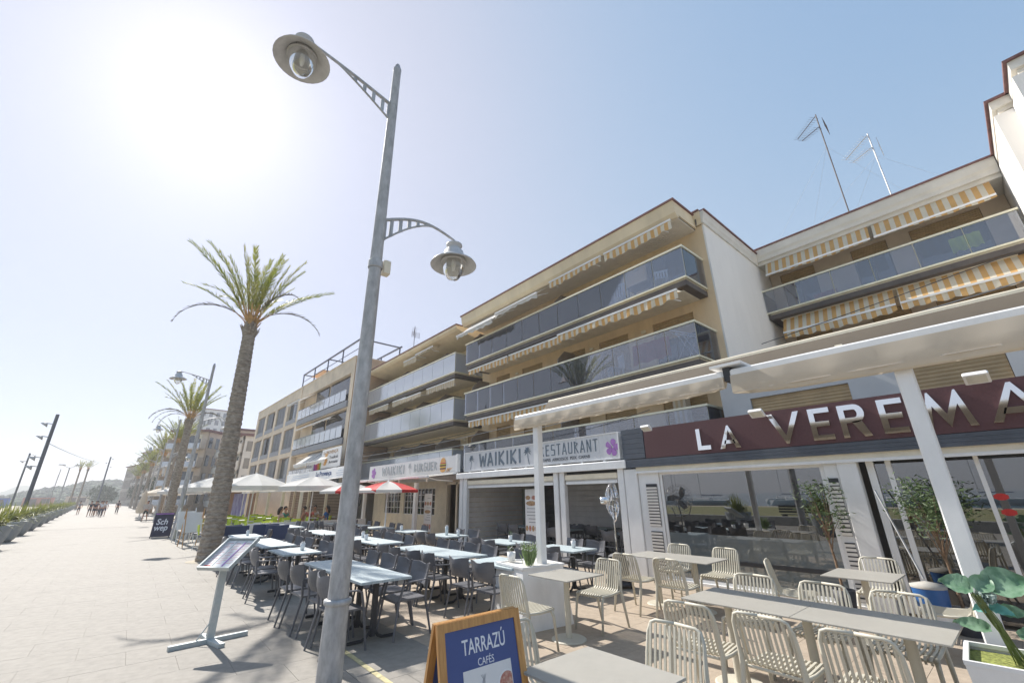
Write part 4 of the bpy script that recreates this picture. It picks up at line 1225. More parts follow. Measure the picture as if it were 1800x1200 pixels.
# cables
def cable(a, c, sag, lab, r=.008, m=None):
    pts = [Vector(a).lerp(Vector(c), i / 14) - Vector((0, 0, sag * 4 * (i / 14) * (1 - i / 14))) for i in range(15)]
    return tag(MB().tube(pts, r, 4).build('cable', m or dark_mt), lab, 'cable')
grey_cb = mat('grey_cable', (.35, .35, .34), .6)
cable((16.4, -1.5, 7.6), (9.3, 37, 4.6), 1.2, 'upper dark overhead cable crossing in front of the white party wall', .014)
cable((10.8, -3.5, 5.3), (9.4, 33, 4.2), .7, 'middle pale overhead cable running across the lower balconies', .012, grey_cb)
cable((10.6, -3.5, 5.1), (9.4, 31, 4.0), .8, 'lower pale overhead cable just above the sign boards', .012, grey_cb)
cable((8.9, 5.4, 3.6), (8.95, 9.6, 3.22), .05, 'thin black wire rising along the top of the palm sign', .008)

# ------------------------------------------------------------ street lamps
def make_lamp():
    t = thing('street_lamp', '', 'street lamp', (0, 0, 0), 0, 'two-armed street lamps along the promenade')
    MB().lathe([(.125, 0), (.118, .72)], 20).build('base_sleeve', galv, t, smooth=True)
    MB().lathe([(.125, .70), (.14, .71), (.14, .75), (.112, .76)], 20).build('collar', galv, t, smooth=True)
    MB().lathe([(.104, .74), (.062, 8.45), (.066, 8.46), (.066, 8.5), (.04, 8.53), (.045, 8.56), (.03, 8.6), (.001, 8.61)], 20).build('pole', galv, t, smooth=True)
    def arm(pt_, pb, tip, sgn, zl):
        top = []; bot = []
        for i in range(13):
            u = i / 12
            top.append(Vector((sgn * (.07 + (tip[0] - .07) * u), 0, pt_ + (tip[1] - pt_) * u + (.16 if zl else .02) * math.sin(PI * u))))
        for i in range(9):
            u = i / 12
            q = top[i].z - (pt_ - pb) * (1 - i / 8.0) ** 1.15
            bot.append(Vector((top[i].x, 0, q)))
        b = MB().tube(top, [.028 - .008 * i / 12 for i in range(13)], 6)
        b.tube(bot, .016, 6)
        for i in (0, 1, 2.4, 3.8, 5.2, 6.5):
            k = int(i); f = i - k
            a = top[k].lerp(top[k + 1], f); c = bot[k].lerp(bot[min(k + 1, 8)], f)
            b.box(a.x - .028, a.x + .028, -.01, .01, c.z, a.z)
        return b.build('arm', galv, t)
    arm(7.68, 7.38, (1.36, 7.95), -1, False)
    arm(5.52, 5.19, (1.25, 5.66), 1, True)
    def lantern(x, z, tilt):
        prof = [(.001, .40), (.1, .40), (.13, .38), (.13, .36), (.1, .33), (.11, .29), (.15, .25), (.17, .17), (.25, .1), (.345, .035), (.365, .0), (.355, .0), (.25, .07), (.2, .1)]
        o = MB().lathe(prof, 28).build('lantern', lantern_m, t, smooth=True, loc=(x, 0, z), rot=(0, tilt, 0))
        MB().lathe([(.19, .06), (.185, -.02), (.15, -.13), (.09, -.23), (.001, -.27)], 20).build('glass_bowl', lamp_glass, o, smooth=True)
        MB().lathe([(.03, .1), (.035, 0), (.02, -.09), (.001, -.1)], 10).build('bulb', white_p, o, smooth=True)
        MB().lathe([(.2, .065), (.2, .045), (.17, .045)], 20).build('ring', lantern_m, o, smooth=True)
    lantern(-1.36, 7.52, R(-3)); lantern(1.25, 5.2, 0)
    MB().bbox(.1, .2, -.06, .06, 4.65, 4.85, .01).build('junction_box', cream_p, t)
    MB().lathe([(.092, 4.69), (.098, 4.7), (.098, 4.8), (.09, 4.81)], 16).build('strap', galv, t)
    return freeze(t)
lamp0 = make_lamp()
lamp_lab = ['street lamp nearest the camera with two lanterns, its base at the dark chairs', 'second street lamp along the promenade, beside the leaning purple-black notice board', 'third street lamp along the promenade, beyond the second palm',
            'fourth street lamp, half hidden among the far palms', 'farthest street lamp seen between the palm trunks']
for i, y in enumerate((5.06, 26.8, 48.4, 70, 92)):
    if i == 0: lamp0.location = (1.88, y, 0); lamp0['label'] = lamp_lab[0]
    else: dup(lamp0, (1.88 - .0 * i, y, 0), 0, lamp_lab[i])

# ------------------------------------------------------------ palms
def frond_mesh(L_, bend, m, seed, n=54, width=.38, power=1.5, tipdark=None):
    rnd = random.Random(seed)
    b = MB()
    pts = [Vector((0, 0, 0))]
    for i in range(18):
        th = -R(bend) * ((i + .5) / 18) ** power
        pts.append(pts[-1] + Vector((math.cos(th), 0, math.sin(th))) * L_ / 18)
    b.use(petiole).tube(pts[:6], [.042, .034, .027, .022, .019, .016], 5, squash=.6)
    b.use(m).tube(pts[5:], [.016 - .001 * i for i in range(14)], 4)
    for i in range(n):
        u = .2 + .8 * (i + .5) / n
        f = u * 18; k = min(17, int(f)); p = pts[k].lerp(pts[k + 1], f - k); d = (pts[k + 1] - pts[k]).normalized()
        nrm0 = Vector((-d.z, 0, d.x))
        ll = width * min(1, (u - .16) * 4.5) ** .6 * (1 - .5 * max(0, u - .55) / .45)
        for s_ in (-1, 1):
            if rnd.random() < .06: continue
            a = R(rnd.uniform(24, 42)); lift = R(rnd.uniform(5, 40))
            side = Vector((0, s_, 0))
            dir_ = (d * math.cos(a) + (side * math.cos(lift) + nrm0 * math.sin(lift)) * math.sin(a)).normalized()
            q = ll * rnd.uniform(.8, 1.12)
            e = p + dir_ * q - Vector((0, 0, q * q * rnd.uniform(.1, .5)))
            m_ = p + dir_ * q * .45
            w_ = dir_.cross(nrm0 if rnd.random() < .7 else side).normalized() * .0125
            b.add([p - w_ * .5, m_ - w_, e, m_ + w_, p + w_ * .5], [(0, 1, 2, 3, 4)])
    return b
FR = [frond_mesh(3.0, 8, frond_y, 1).mesh('frond'), frond_mesh(3.1, 18, frond_y, 2).mesh('frond'), frond_mesh(3.1, 34, frond_m, 3).mesh('frond'),
      frond_mesh(2.9, 118, frond_old, 4, width=.26, n=40, power=1.2).mesh('frond'), frond_mesh(3.0, 48, frond_m, 5).mesh('frond'), frond_mesh(2.9, 24, frond_m, 6).mesh('frond')]
def palm(x, y, h, r0, r1, lab, lean=(0, 0), seed=0, old=((200, 8), (-15, 5)), size=1.0, extra=0, grp=None, spin=0, young=31):
    rnd = random.Random(seed)
    t = thing('palm_tree', lab, 'palm tree', (x, y, 0), 0, grp)
    b = MB(); n = 20; rings = int(h * 12); vs_, fs_ = [], []
    for i in range(rings + 1):
        u = i / rings; z = h * u
        base = r0 * (1 + .12 * math.exp(-z * 3)) + (r1 - r0) * u
        cx, cy = lean[0] * u ** 1.3, lean[1] * u ** 1.3
        for k in range(n):
            a = 2 * PI * k / n
            saw = ((k * 3 + i * 2.0 + (i // 2) * 1.5) % 4) / 4
            rr = base * (1 + .075 * (i % 2) + .05 * saw - .03 + .03 * rnd.random())
            vs_.append((cx + rr * math.cos(a), cy + rr * math.sin(a), z + .02 * rnd.random()))
    for i in range(rings):
        for k in range(n):
            a, c = i * n + k, i * n + (k + 1) % n
            fs_.append((a, c, c + n, a + n))
    b.add(vs_, fs_)
    b.build('trunk', bark, t)
    cx, cy = lean
    # leaf bases under the crown
    lb = MB().use(bark)
    lb.lathe([(r1, -.35), (r1 * 1.25, -.2), (r1 * 1.2, .0), (r1 * .9, .25), (r1 * .35, .5)], 14, (cx, cy, h))
    for i in range(46):
        a = rnd.uniform(0, 2 * PI); z = rnd.uniform(-.25, .45); rr = r1 * (1.2 - z * .6)
        p = Vector((cx + rr * math.cos(a), cy + rr * math.sin(a), h + z)); d = Vector((math.cos(a) * .5, math.sin(a) * .5, 1)).normalized()
        lb.use(bark if z < .05 else petiole).tube([p - d * .1, p + d * rnd.uniform(.12, .26)], [.05, .025], 5, squash=.5)
    lb.build('crown_base', None, t)
    for i in range(young + extra):
        f = i / (young + extra)
        a = i * 2.39996 + rnd.uniform(-.2, .2)
        elev = 88 - 40 * f ** .9 + rnd.uniform(-6, 6)
        me = FR[rnd.choice((0, 0, 1))] if f < .3 else FR[rnd.choice((1, 5, 5))] if f < .6 else FR[rnd.choice((5, 2, 2, 4))]
        sc = size * (rnd.uniform(.82, 1.06) if f > .25 else rnd.uniform(.75, 1.0))
        o = obj('frond', me, t, (cx + .1 * math.cos(a), cy + .1 * math.sin(a), h + .12), (0, 0, 0), (sc,) * 3)
        o.rotation_euler = (Matrix.Rotation(a, 3, 'Z') @ Matrix.Rotation(-R(elev), 3, 'Y') @ Matrix.Rotation(rnd.uniform(-.5, .5), 3, 'X')).to_euler()
    for (a, e) in old:
        o = obj('frond', FR[3], t, (cx, cy, h + .1), (0, 0, 0), (size * .95,) * 3)
        o.rotation_euler = (Matrix.Rotation(R(a), 3, 'Z') @ Matrix.Rotation(-R(e + 38), 3, 'Y')).to_euler()
        o['label'] = 'drooping dry old frond'
    s_ = MB().lathe([(.001, .012), (r0 + .1, .012), (r0 + .28, .004)], 18)
    s_.build('earth_ring', sand_m, t)
    return t
palm(2.17, 16.86, 7.55, .29, .185, 'tall palm nearest the camera, trunk beside the pale metal menu stand', (-.2, 0), 1, old=((190, 2), (-12, 16), (-60, 30)))
palm(2.1, 38, 7.05, .28, .2, 'second palm, behind the second street lamp, with several drooping fronds', (-.1, 0), 2, old=((190, 10), (205, 2), (-10, 8), (215, -8), (-35, 5), (172, 14)))
palm(2.5, 59.5, 7.4, .28, .2, 'third palm along the promenade, behind the open white parasols', (.1, 0), 3, old=((190, 10), (170, 4)), extra=4)
for i, (yy, lab) in enumerate(((81, 'fourth palm, darker, just left of the third trunk'), (102, 'fifth palm in the far cluster'), (124, 'sixth palm in the far cluster, in front of the terraced hotel'), (146, 'farthest low palm crown before the terraced hotel'))):
    palm(2.3 - .7 * i, yy, 7.6 - .3 * i, .28, .2, lab, (0, 0), 10 + i, old=((180, 0), (0, -5), (90, 0), (240, -12)), extra=8, size=1.25)

# ------------------------------------------------------------ dark resin chairs and whitewashed tables
def make_dark_chair(shell, legm, name='cafe_chair', shell2=None):
    """faces +Y"""
    t = thing(name, '', 'chair')
    b = MB(); nu, nv = 8, 5; vs_, fs_ = [], []
    for j in range(nv + 1):
        for i in range(nu + 1):
            u, v = i / nu * 2 - 1, j / nv
            x = u * (.225 - .02 * v * 0); y = -.21 + .44 * v
            z = .455 - .012 * (1 - u * u) * math.sin(PI * v) - .03 * max(0, v - .8) * 5 * .6
            vs_.append((x, y, z))
    k = len(vs_)
    vs_ += [(x, y, z - .022) for x, y, z in vs_]
    for j in range(nv):
        for i in range(nu):
            a = j * (nu + 1) + i; fs_.append((a, a + 1, a + nu + 2, a + nu + 1)); fs_.append((k + a, k + a + nu + 1, k + a + nu + 2, k + a + 1))
    for i in range(nu):
        fs_.append((i, k + i, k + i + 1, i + 1)); a = nv * (nu + 1) + i; fs_.append((a, a + 1, k + a + 1, k + a))
    for j in range(nv):
        a = j * (nu + 1); fs_.append((a, a + nu + 1, k + a + nu + 1, k + a)); a += nu; fs_.append((a, k + a, k + a + nu + 1, a + nu + 1))
    b.add(vs_, fs_); b.build('seat', shell, t, smooth=False)
    b = MB(); vs_, fs_ = [], []
    nu, nv = 10, 4
    for j in range(nv + 1):
        for i in range(nu + 1):
            u, v = i / nu * 2 - 1, j / nv
            top = .83 + .035 * u * u - .01 * math.cos(u * 6); bot = .585 - .02 * u * u
            z = bot + (top - bot) * v; wd = .235 + .015 * v
            y = -.245 + .075 * u * u - .06 * v - .03 * math.sin(PI * v) * (1 - u * u)
            vs_.append((u * wd, y, z))
    k = len(vs_); vs_ += [(x, y - .018, z) for x, y, z in vs_]
    for j in range(nv):
        for i in range(nu):
            a = j * (nu + 1) + i; fs_.append((a + nu + 1, a + nu + 2, a + 1, a)); fs_.append((k + a, k + a + 1, k + a + nu + 2, k + a + nu + 1))
    for i in range(nu):
        fs_.append((i, i + 1, k + i + 1, k + i)); a = nv * (nu + 1) + i; fs_.append((a + 1, a, k + a, k + a + 1))
    for j in range(nv):
        a = j * (nu + 1); fs_.append((a + nu + 1, a, k + a, k + a + nu + 1)); a += nu; fs_.append((a, a + nu + 1, k + a + nu + 1, k + a))
    b.add(vs_, fs_); b.build('backrest', shell2 or shell, t)
    for s_ in (-1, 1):
        MB().tube([(s_ * .26, .25, 0), (s_ * .24, .19, .44), (s_ * .255, .14, .63)], [.013, .016, .015], 6).build('leg', legm, t)
        MB().tube([(s_ * .25, -.3, 0), (s_ * .235, -.2, .44), (s_ * .24, -.225, .66)], [.013, .017, .016], 6).build('leg', legm, t)
        MB().tube([(s_ * .255, .145, .63), (s_ * .265, .08, .66), (s_ * .255, -.15, .665), (s_ * .235, -.2, .67)], .016, 6, squash=.7).build('armrest', legm, t)
    MB().tube([(-.24, .18, .43), (.24, .18, .43)], .012, 5).build('crossbar', legm, t)
    return freeze(t)
chair0 = make_dark_chair(dark_pl, dark_pl)
def make_table(w, l, top, legm, two=True, grooves=True, name='cafe_table', cat='table'):
    """top from x=-w/2..w/2, y=-l/2..l/2"""
    t = thing(name, '', cat)
    b = MB(); n = 5 if grooves else 1
    for i in range(n):
        x0 = -w / 2 + w * i / n; x1 = x0 + w / n
        b.bbox(x0 + (.0012 if i else 0), x1 - (.0012 if i < n - 1 else 0), -l / 2, l / 2, .712, .742, .003)
    b.build('tabletop', top, t)
    for c in ((-l * .22, l * .22) if two else (0,)):
        MB().box(-.03, .03, c - .03, c + .03, .05, .705).build('column', legm, t)
        MB().box(-.2, .2, c - .025, c + .025, .705, .7115).build('top_plate', legm, t)
        for s_ in (-1, 1):
            MB().tube([(0, c, .16), (s_ * .08, c, .05), (s_ * .14, c, .022), (s_ * .32, c, .018)], .02, 6).build('foot', legm, t)
    return freeze(t)
tab0 = make_table(.7, 1.2, top_blue, dark_mt)
rows = {'promenade-side row': (2.77, [6.38, 7.6, 10.15, 11.95, 13.2, 15.3]), 'middle row': (4.79, [5.85, 7.35, 8.58, 10.62, 11.85, 14.2, 15.4, 18.6, 19.85]),
        'shopfront row': (6.84, [6.5, 8.35, 10.9, 13.1, 15.4, 17.4, 19.6])}
ordn = ['nearest', 'second', 'third', 'fourth', 'fifth', 'sixth', 'seventh', 'eighth', 'ninth']
tab_n = 0; first_c = True
rnd = random.Random(3)
def put_chair(x, y, rz, lab, grp):
    global first_c
    if first_c: chair0.location = (x, y, 0); chair0.rotation_euler = (0, 0, rz); chair0['label'] = lab; chair0['group'] = grp; first_c = False; return chair0
    o = dup(chair0, (x, y, 0), rz, lab); o['group'] = grp; return o
TABS = []
for rn, (x, ys) in rows.items():
    for i, y in enumerate(ys):
        lab = 'whitewashed rectangular cafe table, %s from the camera in the %s' % (ordn[i], rn)
        if tab_n == 0: o = tab0; o.location = (x, y, 0); o['label'] = lab
        else: o = dup(tab0, (x, y, 0), rnd.uniform(-.015, .015), lab)
        o['group'] = 'whitewashed tables of the dark chair terrace'
        TABS.append((x, y)); tab_n += 1
        for side, sg in (('promenade side', -1), ('shopfront side', 1)):
            for pos, dy in (('near end', -.3), ('far end', .3)):
                if rnd.random() < .04 and i > 2: continue
                if rn.startswith('prom') and i == 5 and sg < 0: continue
                put_chair(x + sg * (.43 + rnd.uniform(-.04, .09)), y + dy + rnd.uniform(-.03, .03), -sg * -PI / 2 + rnd.uniform(-.12, .12),
                          'dark grey chair, %s, %s, of the %s table in the %s' % (side, pos, ordn[i], rn), 'dark grey resin chairs around the whitewashed tables')
# inside the open restaurant
for i, (x, y) in enumerate(((10.5, 7.3), (10.4, 9.9), (10.6, 11.9), (11.6, 9.4))):
    o = dup(tab0, (x, y, 0), 0, 'whitewashed table in the shade inside the open restaurant, %s from the camera' % ordn[i]); o['group'] = 'tables inside the open restaurant'
    for side, sg in (('front side', -1), ('wall side', 1)):
        for pos, dy in (('near end', -.3), ('far end', .3)):
            put_chair(x + sg * .5, y + dy, sg * PI / 2 + rnd.uniform(-.1, .1), 'shaded dark chair inside the restaurant, %s, %s, at the %s indoor table' % (side, pos, ordn[i]), 'chairs inside the open restaurant')

# things on the tables
def tumbler(x, y, lab, plant=False, tall=False):
    t = thing('flower_pot' if plant else 'napkin_holder', lab, 'flower pot' if plant else 'napkin holder', (x, y, .742))
    h = .13 if not tall else .22
    MB().lathe([(.001, 0), (.036, 0), (.05, h), (.045, h), (.035, .02)], 14).build('cup', white_p if not tall else mat('clear_cup', (.6, .66, .66), .2), t, smooth=True)
    if plant:
        b = MB(); r_ = random.Random(int(x * 100))
        for i in range(40):
            a = r_.uniform(0, 6.28); rr = r_.uniform(0, .06); z = h + r_.uniform(0, .08)
            p = Vector((rr * math.cos(a), rr * math.sin(a), z)); q = Vector((r_.uniform(-.03, .03), r_.uniform(-.03, .03), r_.uniform(-.01, .03)))
            b.add([p, p + q, p + q + Vector((.012, .004, .01))], [(0, 1, 2)])
        b.build('sprigs', leaf_b, t)
    else:
        b = MB()
        for i in range(3): b.box(-.03, .03, -.02 + i * .015, -.012 + i * .015, h * .5, h + .03)
        b.build('napkins', paper, t)
tumbler(2.9, 10.1, 'small white cup of napkins on the third table of the promenade-side row')
tumbler(4.9, 11.9, 'white cup with napkins on the fifth table of the middle row')
tumbler(4.7, 11.2, 'low pale cup beside the seam of two middle-row tables', True)
tumbler(4.95, 5.9, 'white mug-shaped pot with a sprig on the nearest middle-row table', True)
tumbler(6.9, 8.2, 'white pot with small flowers on the second shopfront-row table', True)
tumbler(6.95, 6.3, 'plain white cup on the nearest shopfront-row table')
tumbler(6.8, 10.8, 'tall clear cup of cutlery on the third shopfront-row table', False, True)
tumbler(6.95, 10.45, 'short white cup on the near end of the third shopfront-row table')
tumbler(6.7, 13.3, 'white cup on the fourth shopfront-row table')
tumbler(2.8, 15.2, 'white cup on the farthest promenade-side table')

# ------------------------------------------------------------ taupe ribbed chairs and tables
def make_rib_chair():
    """faces +Y; back at -Y"""
    t = thing('ribbed_chair', '', 'chair')
    prof = [(.235, .41), (.245, .438), (.215, .455), (.1, .448), (-.06, .44), (-.145, .447), (-.185, .475), (-.205, .53), (-.225, .62), (-.25, .73), (-.272, .812)]
    sl = MB(); w = .0085; th = .0065; vs_, fs_ = [], []
    P = [Vector((0, y, z)) for y, z in prof]
    for i, p in enumerate(P):
        d = (P[min(i + 1, len(P) - 1)] - P[max(i - 1, 0)]).normalized(); nn = Vector((0, -d.z, d.y))
        for sx, sn in ((-w, -th), (w, -th), (w, th), (-w, th)):
            vs_.append(p + Vector((sx, 0, 0)) + nn * sn)
    for i in range(len(P) - 1):
        for k in range(4):
            a, c = i * 4 + k, i * 4 + (k + 1) % 4; fs_.append((a, c, c + 4, a + 4))
    fs_ += [(3, 2, 1, 0), tuple(range(len(vs_) - 4, len(vs_)))]
    me = sl.add(vs_, fs_).mesh('slat', taupe)
    n = 11
    for i in range(n):
        x = -.195 + .39 * i / (n - 1)
        obj('slat', me, t, (x, .03 * (x / .2) ** 2 * .4, 0))
    for s_ in (-1, 1):
        MB().tube([(s_ * .235, -.31, 0), (s_ * .232, -.235, .3), (s_ * .228, -.2, .46), (s_ * .226, -.225, .62), (s_ * .222, -.255, .75), (s_ * .2, -.27, .81), (s_ * .16, -.276, .828), (0, -.28, .832)],
                  [.015, .02, .022, .017, .014, .013, .0125, .0125], 8).build('rear_leg_and_back_frame', taupe, t, smooth=True)
        MB().tube([(s_ * .235, .27, 0), (s_ * .225, .225, .36), (s_ * .22, .19, .435)], [.014, .018, .02], 8).build('leg', taupe, t, smooth=True)
        MB().tube([(s_ * .22, .22, .435), (s_ * .222, 0, .432), (s_ * .228, -.2, .45)], .015, 8).build('seat_rail', taupe, t, smooth=True)
    b = MB().tube([(-.22, .2, .425), (.22, .2, .425)], .012, 6).tube([(-.225, -.17, .435), (.225, -.17, .435)], .012, 6).tube([(-.22, .02, .425), (.22, .02, .425)], .01, 6)
    b.build('crossbar', taupe, t)
    return freeze(t)
rib0 = make_rib_chair()
rib_first = True
def rib(x, y, face, lab):
    """face: angle of the looking direction, degrees from +X"""
    global rib_first
    rz = R(face - 90)
    if rib_first: rib0.location = (x, y, 0); rib0.rotation_euler = (0, 0, rz); rib0['label'] = lab; rib0['group'] = 'taupe ribbed chairs'; rib_first = False
    else: dup(rib0, (x, y, 0), rz, lab)
def taupe_table(x, y, w, l, lab, cols=((0, 0),), seams=(), round_base=True):
    t = thing('restaurant_table', lab, 'table', (x, y, 0), 0, 'taupe restaurant tables')
    ys = [-l / 2, *seams, l / 2]
    b = MB()
    for a, c in zip(ys, ys[1:]): b.bbox(-w / 2, w / 2, a + .0015, c - .0015, .728, .742, .003)
    b.build('tabletop', taupe_top, t)
    for cx, cy in cols:
        MB().lathe([(.038, .02), (.038, .715)], 14, (cx, cy, 0)).build('column', taupe, t, smooth=True)
        MB().box(cx - .18, cx + .18, cy - .18, cy + .18, .716, .7275).build('top_plate', taupe, t)
        if round_base: MB().lathe([(.001, .022), (.21, .018), (.225, .008), (.225, 0)], 28, (cx, cy, 0)).build('base_plate', taupe, t, smooth=False)
    return t
taupe_table(4.67, 4.4, .72, .72, 'square taupe table next to the white planter with grass')
rib(3.98, 4.42, 0, 'taupe ribbed chair seen from behind, left of the square table by the grass planter')
rib(5.36, 4.42, 180, 'taupe ribbed chair facing the camera side, right of the square table by the grass planter')
taupe_table(7.17, 4.25, .74, 1.5, 'taupe table close to the big window, beside the dark wheeled fan', ((0, -.35), (0, .35)))
rib(6.55, 4.62, 0, 'left-hand rear-view taupe chair at the table close to the big window')
rib(6.5, 3.85, 4, 'right-hand rear-view taupe chair at the table close to the big window')
rib(7.85, 4.68, 180, 'far left taupe chair between the window table and the glass')
rib(7.82, 3.82, 176, 'far right taupe chair between the window table and the glass')
taupe_table(4.88, 1.66, .74, 2.0, 'long taupe table in the foreground, half in the shade of the pergola beam', ((0, -.7), (0, 0), (0, .7)), seams=(0.0,))
rib(4.22, 2.3, 3, 'leftmost of the three large rear-view taupe chairs along the long table')
rib(4.25, 1.68, -2, 'middle one of the three large rear-view taupe chairs along the long table')
rib(4.24, 1.08, 2, 'rightmost of the three large rear-view taupe chairs along the long table')
rib(5.5, 2.42, 182, 'taupe chair behind the far end of the long table, farthest left')
rib(5.5, 1.75, 178, 'taupe chair behind the middle of the long table')
rib(5.48, 1.12, 180, 'taupe chair behind the near end of the long table, by the leafy planter')
taupe_table(7.3, 1.72, .78, .72, 'small square taupe table in front of the louvred white column')
rib(7.2, 2.52, -75, 'taupe chair seen from the side, left of the small square table')
rib(8.1, 1.75, 180, 'taupe chair with its back to the louvred column, at the small square table')
rib(7.35, 1.0, 95, 'taupe chair at the near side of the small square table, beside the blue barrel')
taupe_table(2.36, 1.98, .64, .74, 'taupe table cropped by the bottom edge, right of the wooden notice board')
rib(2.42, 2.62, -90, 'taupe chair half hidden behind the wooden notice board')
rib(3.02, 2.02, 180, 'taupe chair facing the camera at the cropped foreground table')

# ------------------------------------------------------------ notice boards, menu stand
def rounded(y): return y
t = thing('sandwich_board', 'orange pine A-board with blue TARRAZÚ CAFÉS poster and tapas menu', 'sandwich board', (1.77, 2.42, 0), R(-1))
def leaf_panel(sgn, with_poster):
    rot = (R(sgn * 13), 0, 0)
    H_ = 1.09; W_ = .60; f = .046
    fr = MB()
    fr.box(-W_ / 2, -W_ / 2 + f, -.011, .011, 0, H_).box(W_ / 2 - f, W_ / 2, -.011, .011, 0, H_).box(-W_ / 2 + f, W_ / 2 - f, -.011, .011, H_ - f, H_).box(-W_ / 2 + f, W_ / 2 - f, -.011, .011, .12, .12 + f)
    base = (0, 0.012 * -sgn, 1.062)
    o = fr.build('frame', wood_or, t)
    # hang from the top: local z runs downward from the hinge
    o.location = Vector((0, -.016 * sgn, 1.062)) - Matrix.Rotation(R(-13 * sgn), 3, 'X') @ Vector((0, 0, H_))
    o.rotation_euler = (R(-13 * sgn), 0, 0)
    MB().box(-W_ / 2 + f, W_ / 2 - f, -.004, .004, .12 + f, H_ - f).build('poster', poster_blue, o)
    return o
fo = leaf_panel(1, True); leaf_panel(-1, False)
S_R, S_U = (1, 0, 0), (0, 0, 1)
def ftx(body, x0, x1, z0, z1, m, off=0.0, shear=0, parent=fo, y=-.0055): fit_text('lettering', body, m, parent, (x0, y, z0), S_R, S_U, x1 - x0, z1 - z0, .0008, off, shear)
white_ink = mat('white_ink', (.75, .76, .8), .5, .02)
ftx('TARRAZ\u00da', -.145, .165, .915, 1.01, white_ink, .008)
ftx('CAF\u00c9S', -.045, .07, .852, .897, white_ink, .0)
MB().box(-.15, .19, -.0062, -.0042, .20, .845).build('menu_sheet', paper, fo)
ftx('MEN\u00da', -.075, .03, .712, .742, mat('grey_ink', (.3, .3, .32), .6), -.012, y=-.0075)
ftx('TAPAS', -.115, .085, .625, .69, ink, -.005, y=-.0075)
b = MB(); n = 20
for cz, m_ in ((.735, food_r), (.60, food_b), (.465, food_r)):
    pts_ = [(.145 + min(.044, .066 * math.cos(2 * PI * k / n)), cz + .066 * math.sin(2 * PI * k / n)) for k in range(n)]
    b.use(white_p).prism(pts_, 1, -.0078, -.0064)
    b.use(m_).prism([(.147 + min(.041, (x - .145) * .86), cz + (z - cz) * .86) for x, z in pts_], 1, -.0088, -.0079)
b.use(mat('grey_ink', (.3, .3, .32), .6))
for i in range(14): b.box(-.12, random.uniform(-.02, .06), -.0072, -.0064, .59 - i * .023, .593 - i * .023)
stuff(b.build('food_picture', None, fo))
b = MB()
for k in range(4): b.tube([(-.03 + .006 * k, -.0075, .765), (-.02 + .004 * k, -.0075, .79), (-.035 + .012 * k, -.0075, .81)], .0012, 3)
b.build('sprig_emblem', mat('grey_ink', (.3, .3, .32), .6), fo)

# metal menu stand
pale_metal = mat('weathered_pale_metal', (.48, .54, .54), .5, col2=(.6, .62, .6), scale=14, metal=.25, dirt=.15)
t = thing('menu_stand', 'weathered pale blue-grey metal lectern with a tilted menu tray on the promenade', 'menu stand', (1.17, 7.5, 0), R(6))
MB().prism([(-.042, -.028), (.042, -.028), (.042, .028), (-.042, .028)], 2, .05, .97).build('post', pale_metal, t)
MB().bbox(-.44, .44, -.03, .03, 0, .05, .005).build('foot', pale_metal, t)
MB().bbox(-.04, .04, -.36, .02, .0, .045, .005).build('foot', pale_metal, t, rot=(0, 0, R(8)))
MB().bbox(-.03, .03, .03, .36, .0, .045, .005).build('foot', pale_metal, t)
MB().tube([(-.15, 0, .05), (-.03, 0, .24)], .008, 5).tube([(0, .2, .04), (0, .03, .22)], .008, 5).build('brace', pale_metal, t)
tr = MB()
W_, D_ = .50, .56
tr.box(-W_ / 2, W_ / 2, -D_ / 2, D_ / 2, 0, .012)
tr.box(-W_ / 2, W_ / 2, -D_ / 2, -D_ / 2 + .025, .012, .05).box(-W_ / 2, W_ / 2, D_ / 2 - .025, D_ / 2, .012, .05)
tr.box(-W_ / 2, -W_ / 2 + .025, -D_ / 2 + .025, D_ / 2 - .025, .012, .05).box(W_ / 2 - .025, W_ / 2, -D_ / 2 + .025, D_ / 2 - .025, .012, .05)
tray = tr.build('tray', pale_metal, t, loc=(0.03, -.05, 1.03), rot=(R(36), 0, R(-58)))
for i, (x, w__, m_) in enumerate(((-.155, .14, paper), (0.0, .14, paper), (.155, .14, paper))):
    MB().box(x - w__ / 2, x + w__ / 2, -.24, .24, .0125, .016).build('menu_sheet', m_, tray, rot=(0, 0, 0))
b = MB()
for x in (-.155, 0, .155):
    for i in range(14): b.box(x - .055, x + random.uniform(0, .055), .19 - i * .028, .195 - i * .028, .0162, .0166)
b.use(red_p).box(-.21, -.11, -.23, -.2, .0162, .0167)
b.build('printed_lines', mat('grey_ink', (.3, .3, .32), .6), tray)
MB().box(.07, .085, -.23, .2, .017, .023).build('divider_strip', purple, tray)

# dark drinks notice board
t = thing('sandwich_board', 'black and purple drinks A-board with white lettering leaning beside the second lamp', 'sandwich board', (1.45, 28.6, 0), R(-8))
purp_black = mat('purple_black_print', (.022, .02, .05), .5, .25, 6)
o = MB().box(-.38, .38, -.015, .015, .05, 1.15).build('panel', purp_black, t, rot=(R(-10), 0, 0))
fit_text('lettering', 'Sch', white_ink, o, (-.26, -.019, .6), S_R, S_U, .45, .28, .002, .02, .15)
fit_text('lettering', 'wep', white_ink, o, (-.3, -.019, .24), S_R, S_U, .54, .28, .002, .02, .15)
MB().box(-.36, .36, -.02, .0, 1.08, 1.13).build('top_strip', purple, o)
MB().box(-.38, .38, -.012, .012, .05, 1.13).build('panel', purp_black, t, loc=(0, .45, 0), rot=(R(10), 0, 0))
for s_ in (-1, 1): MB().box(s_ * .37 - .02, s_ * .37 + .02, -.03, .03, 0, .06).build('foot', dark_mt, t)

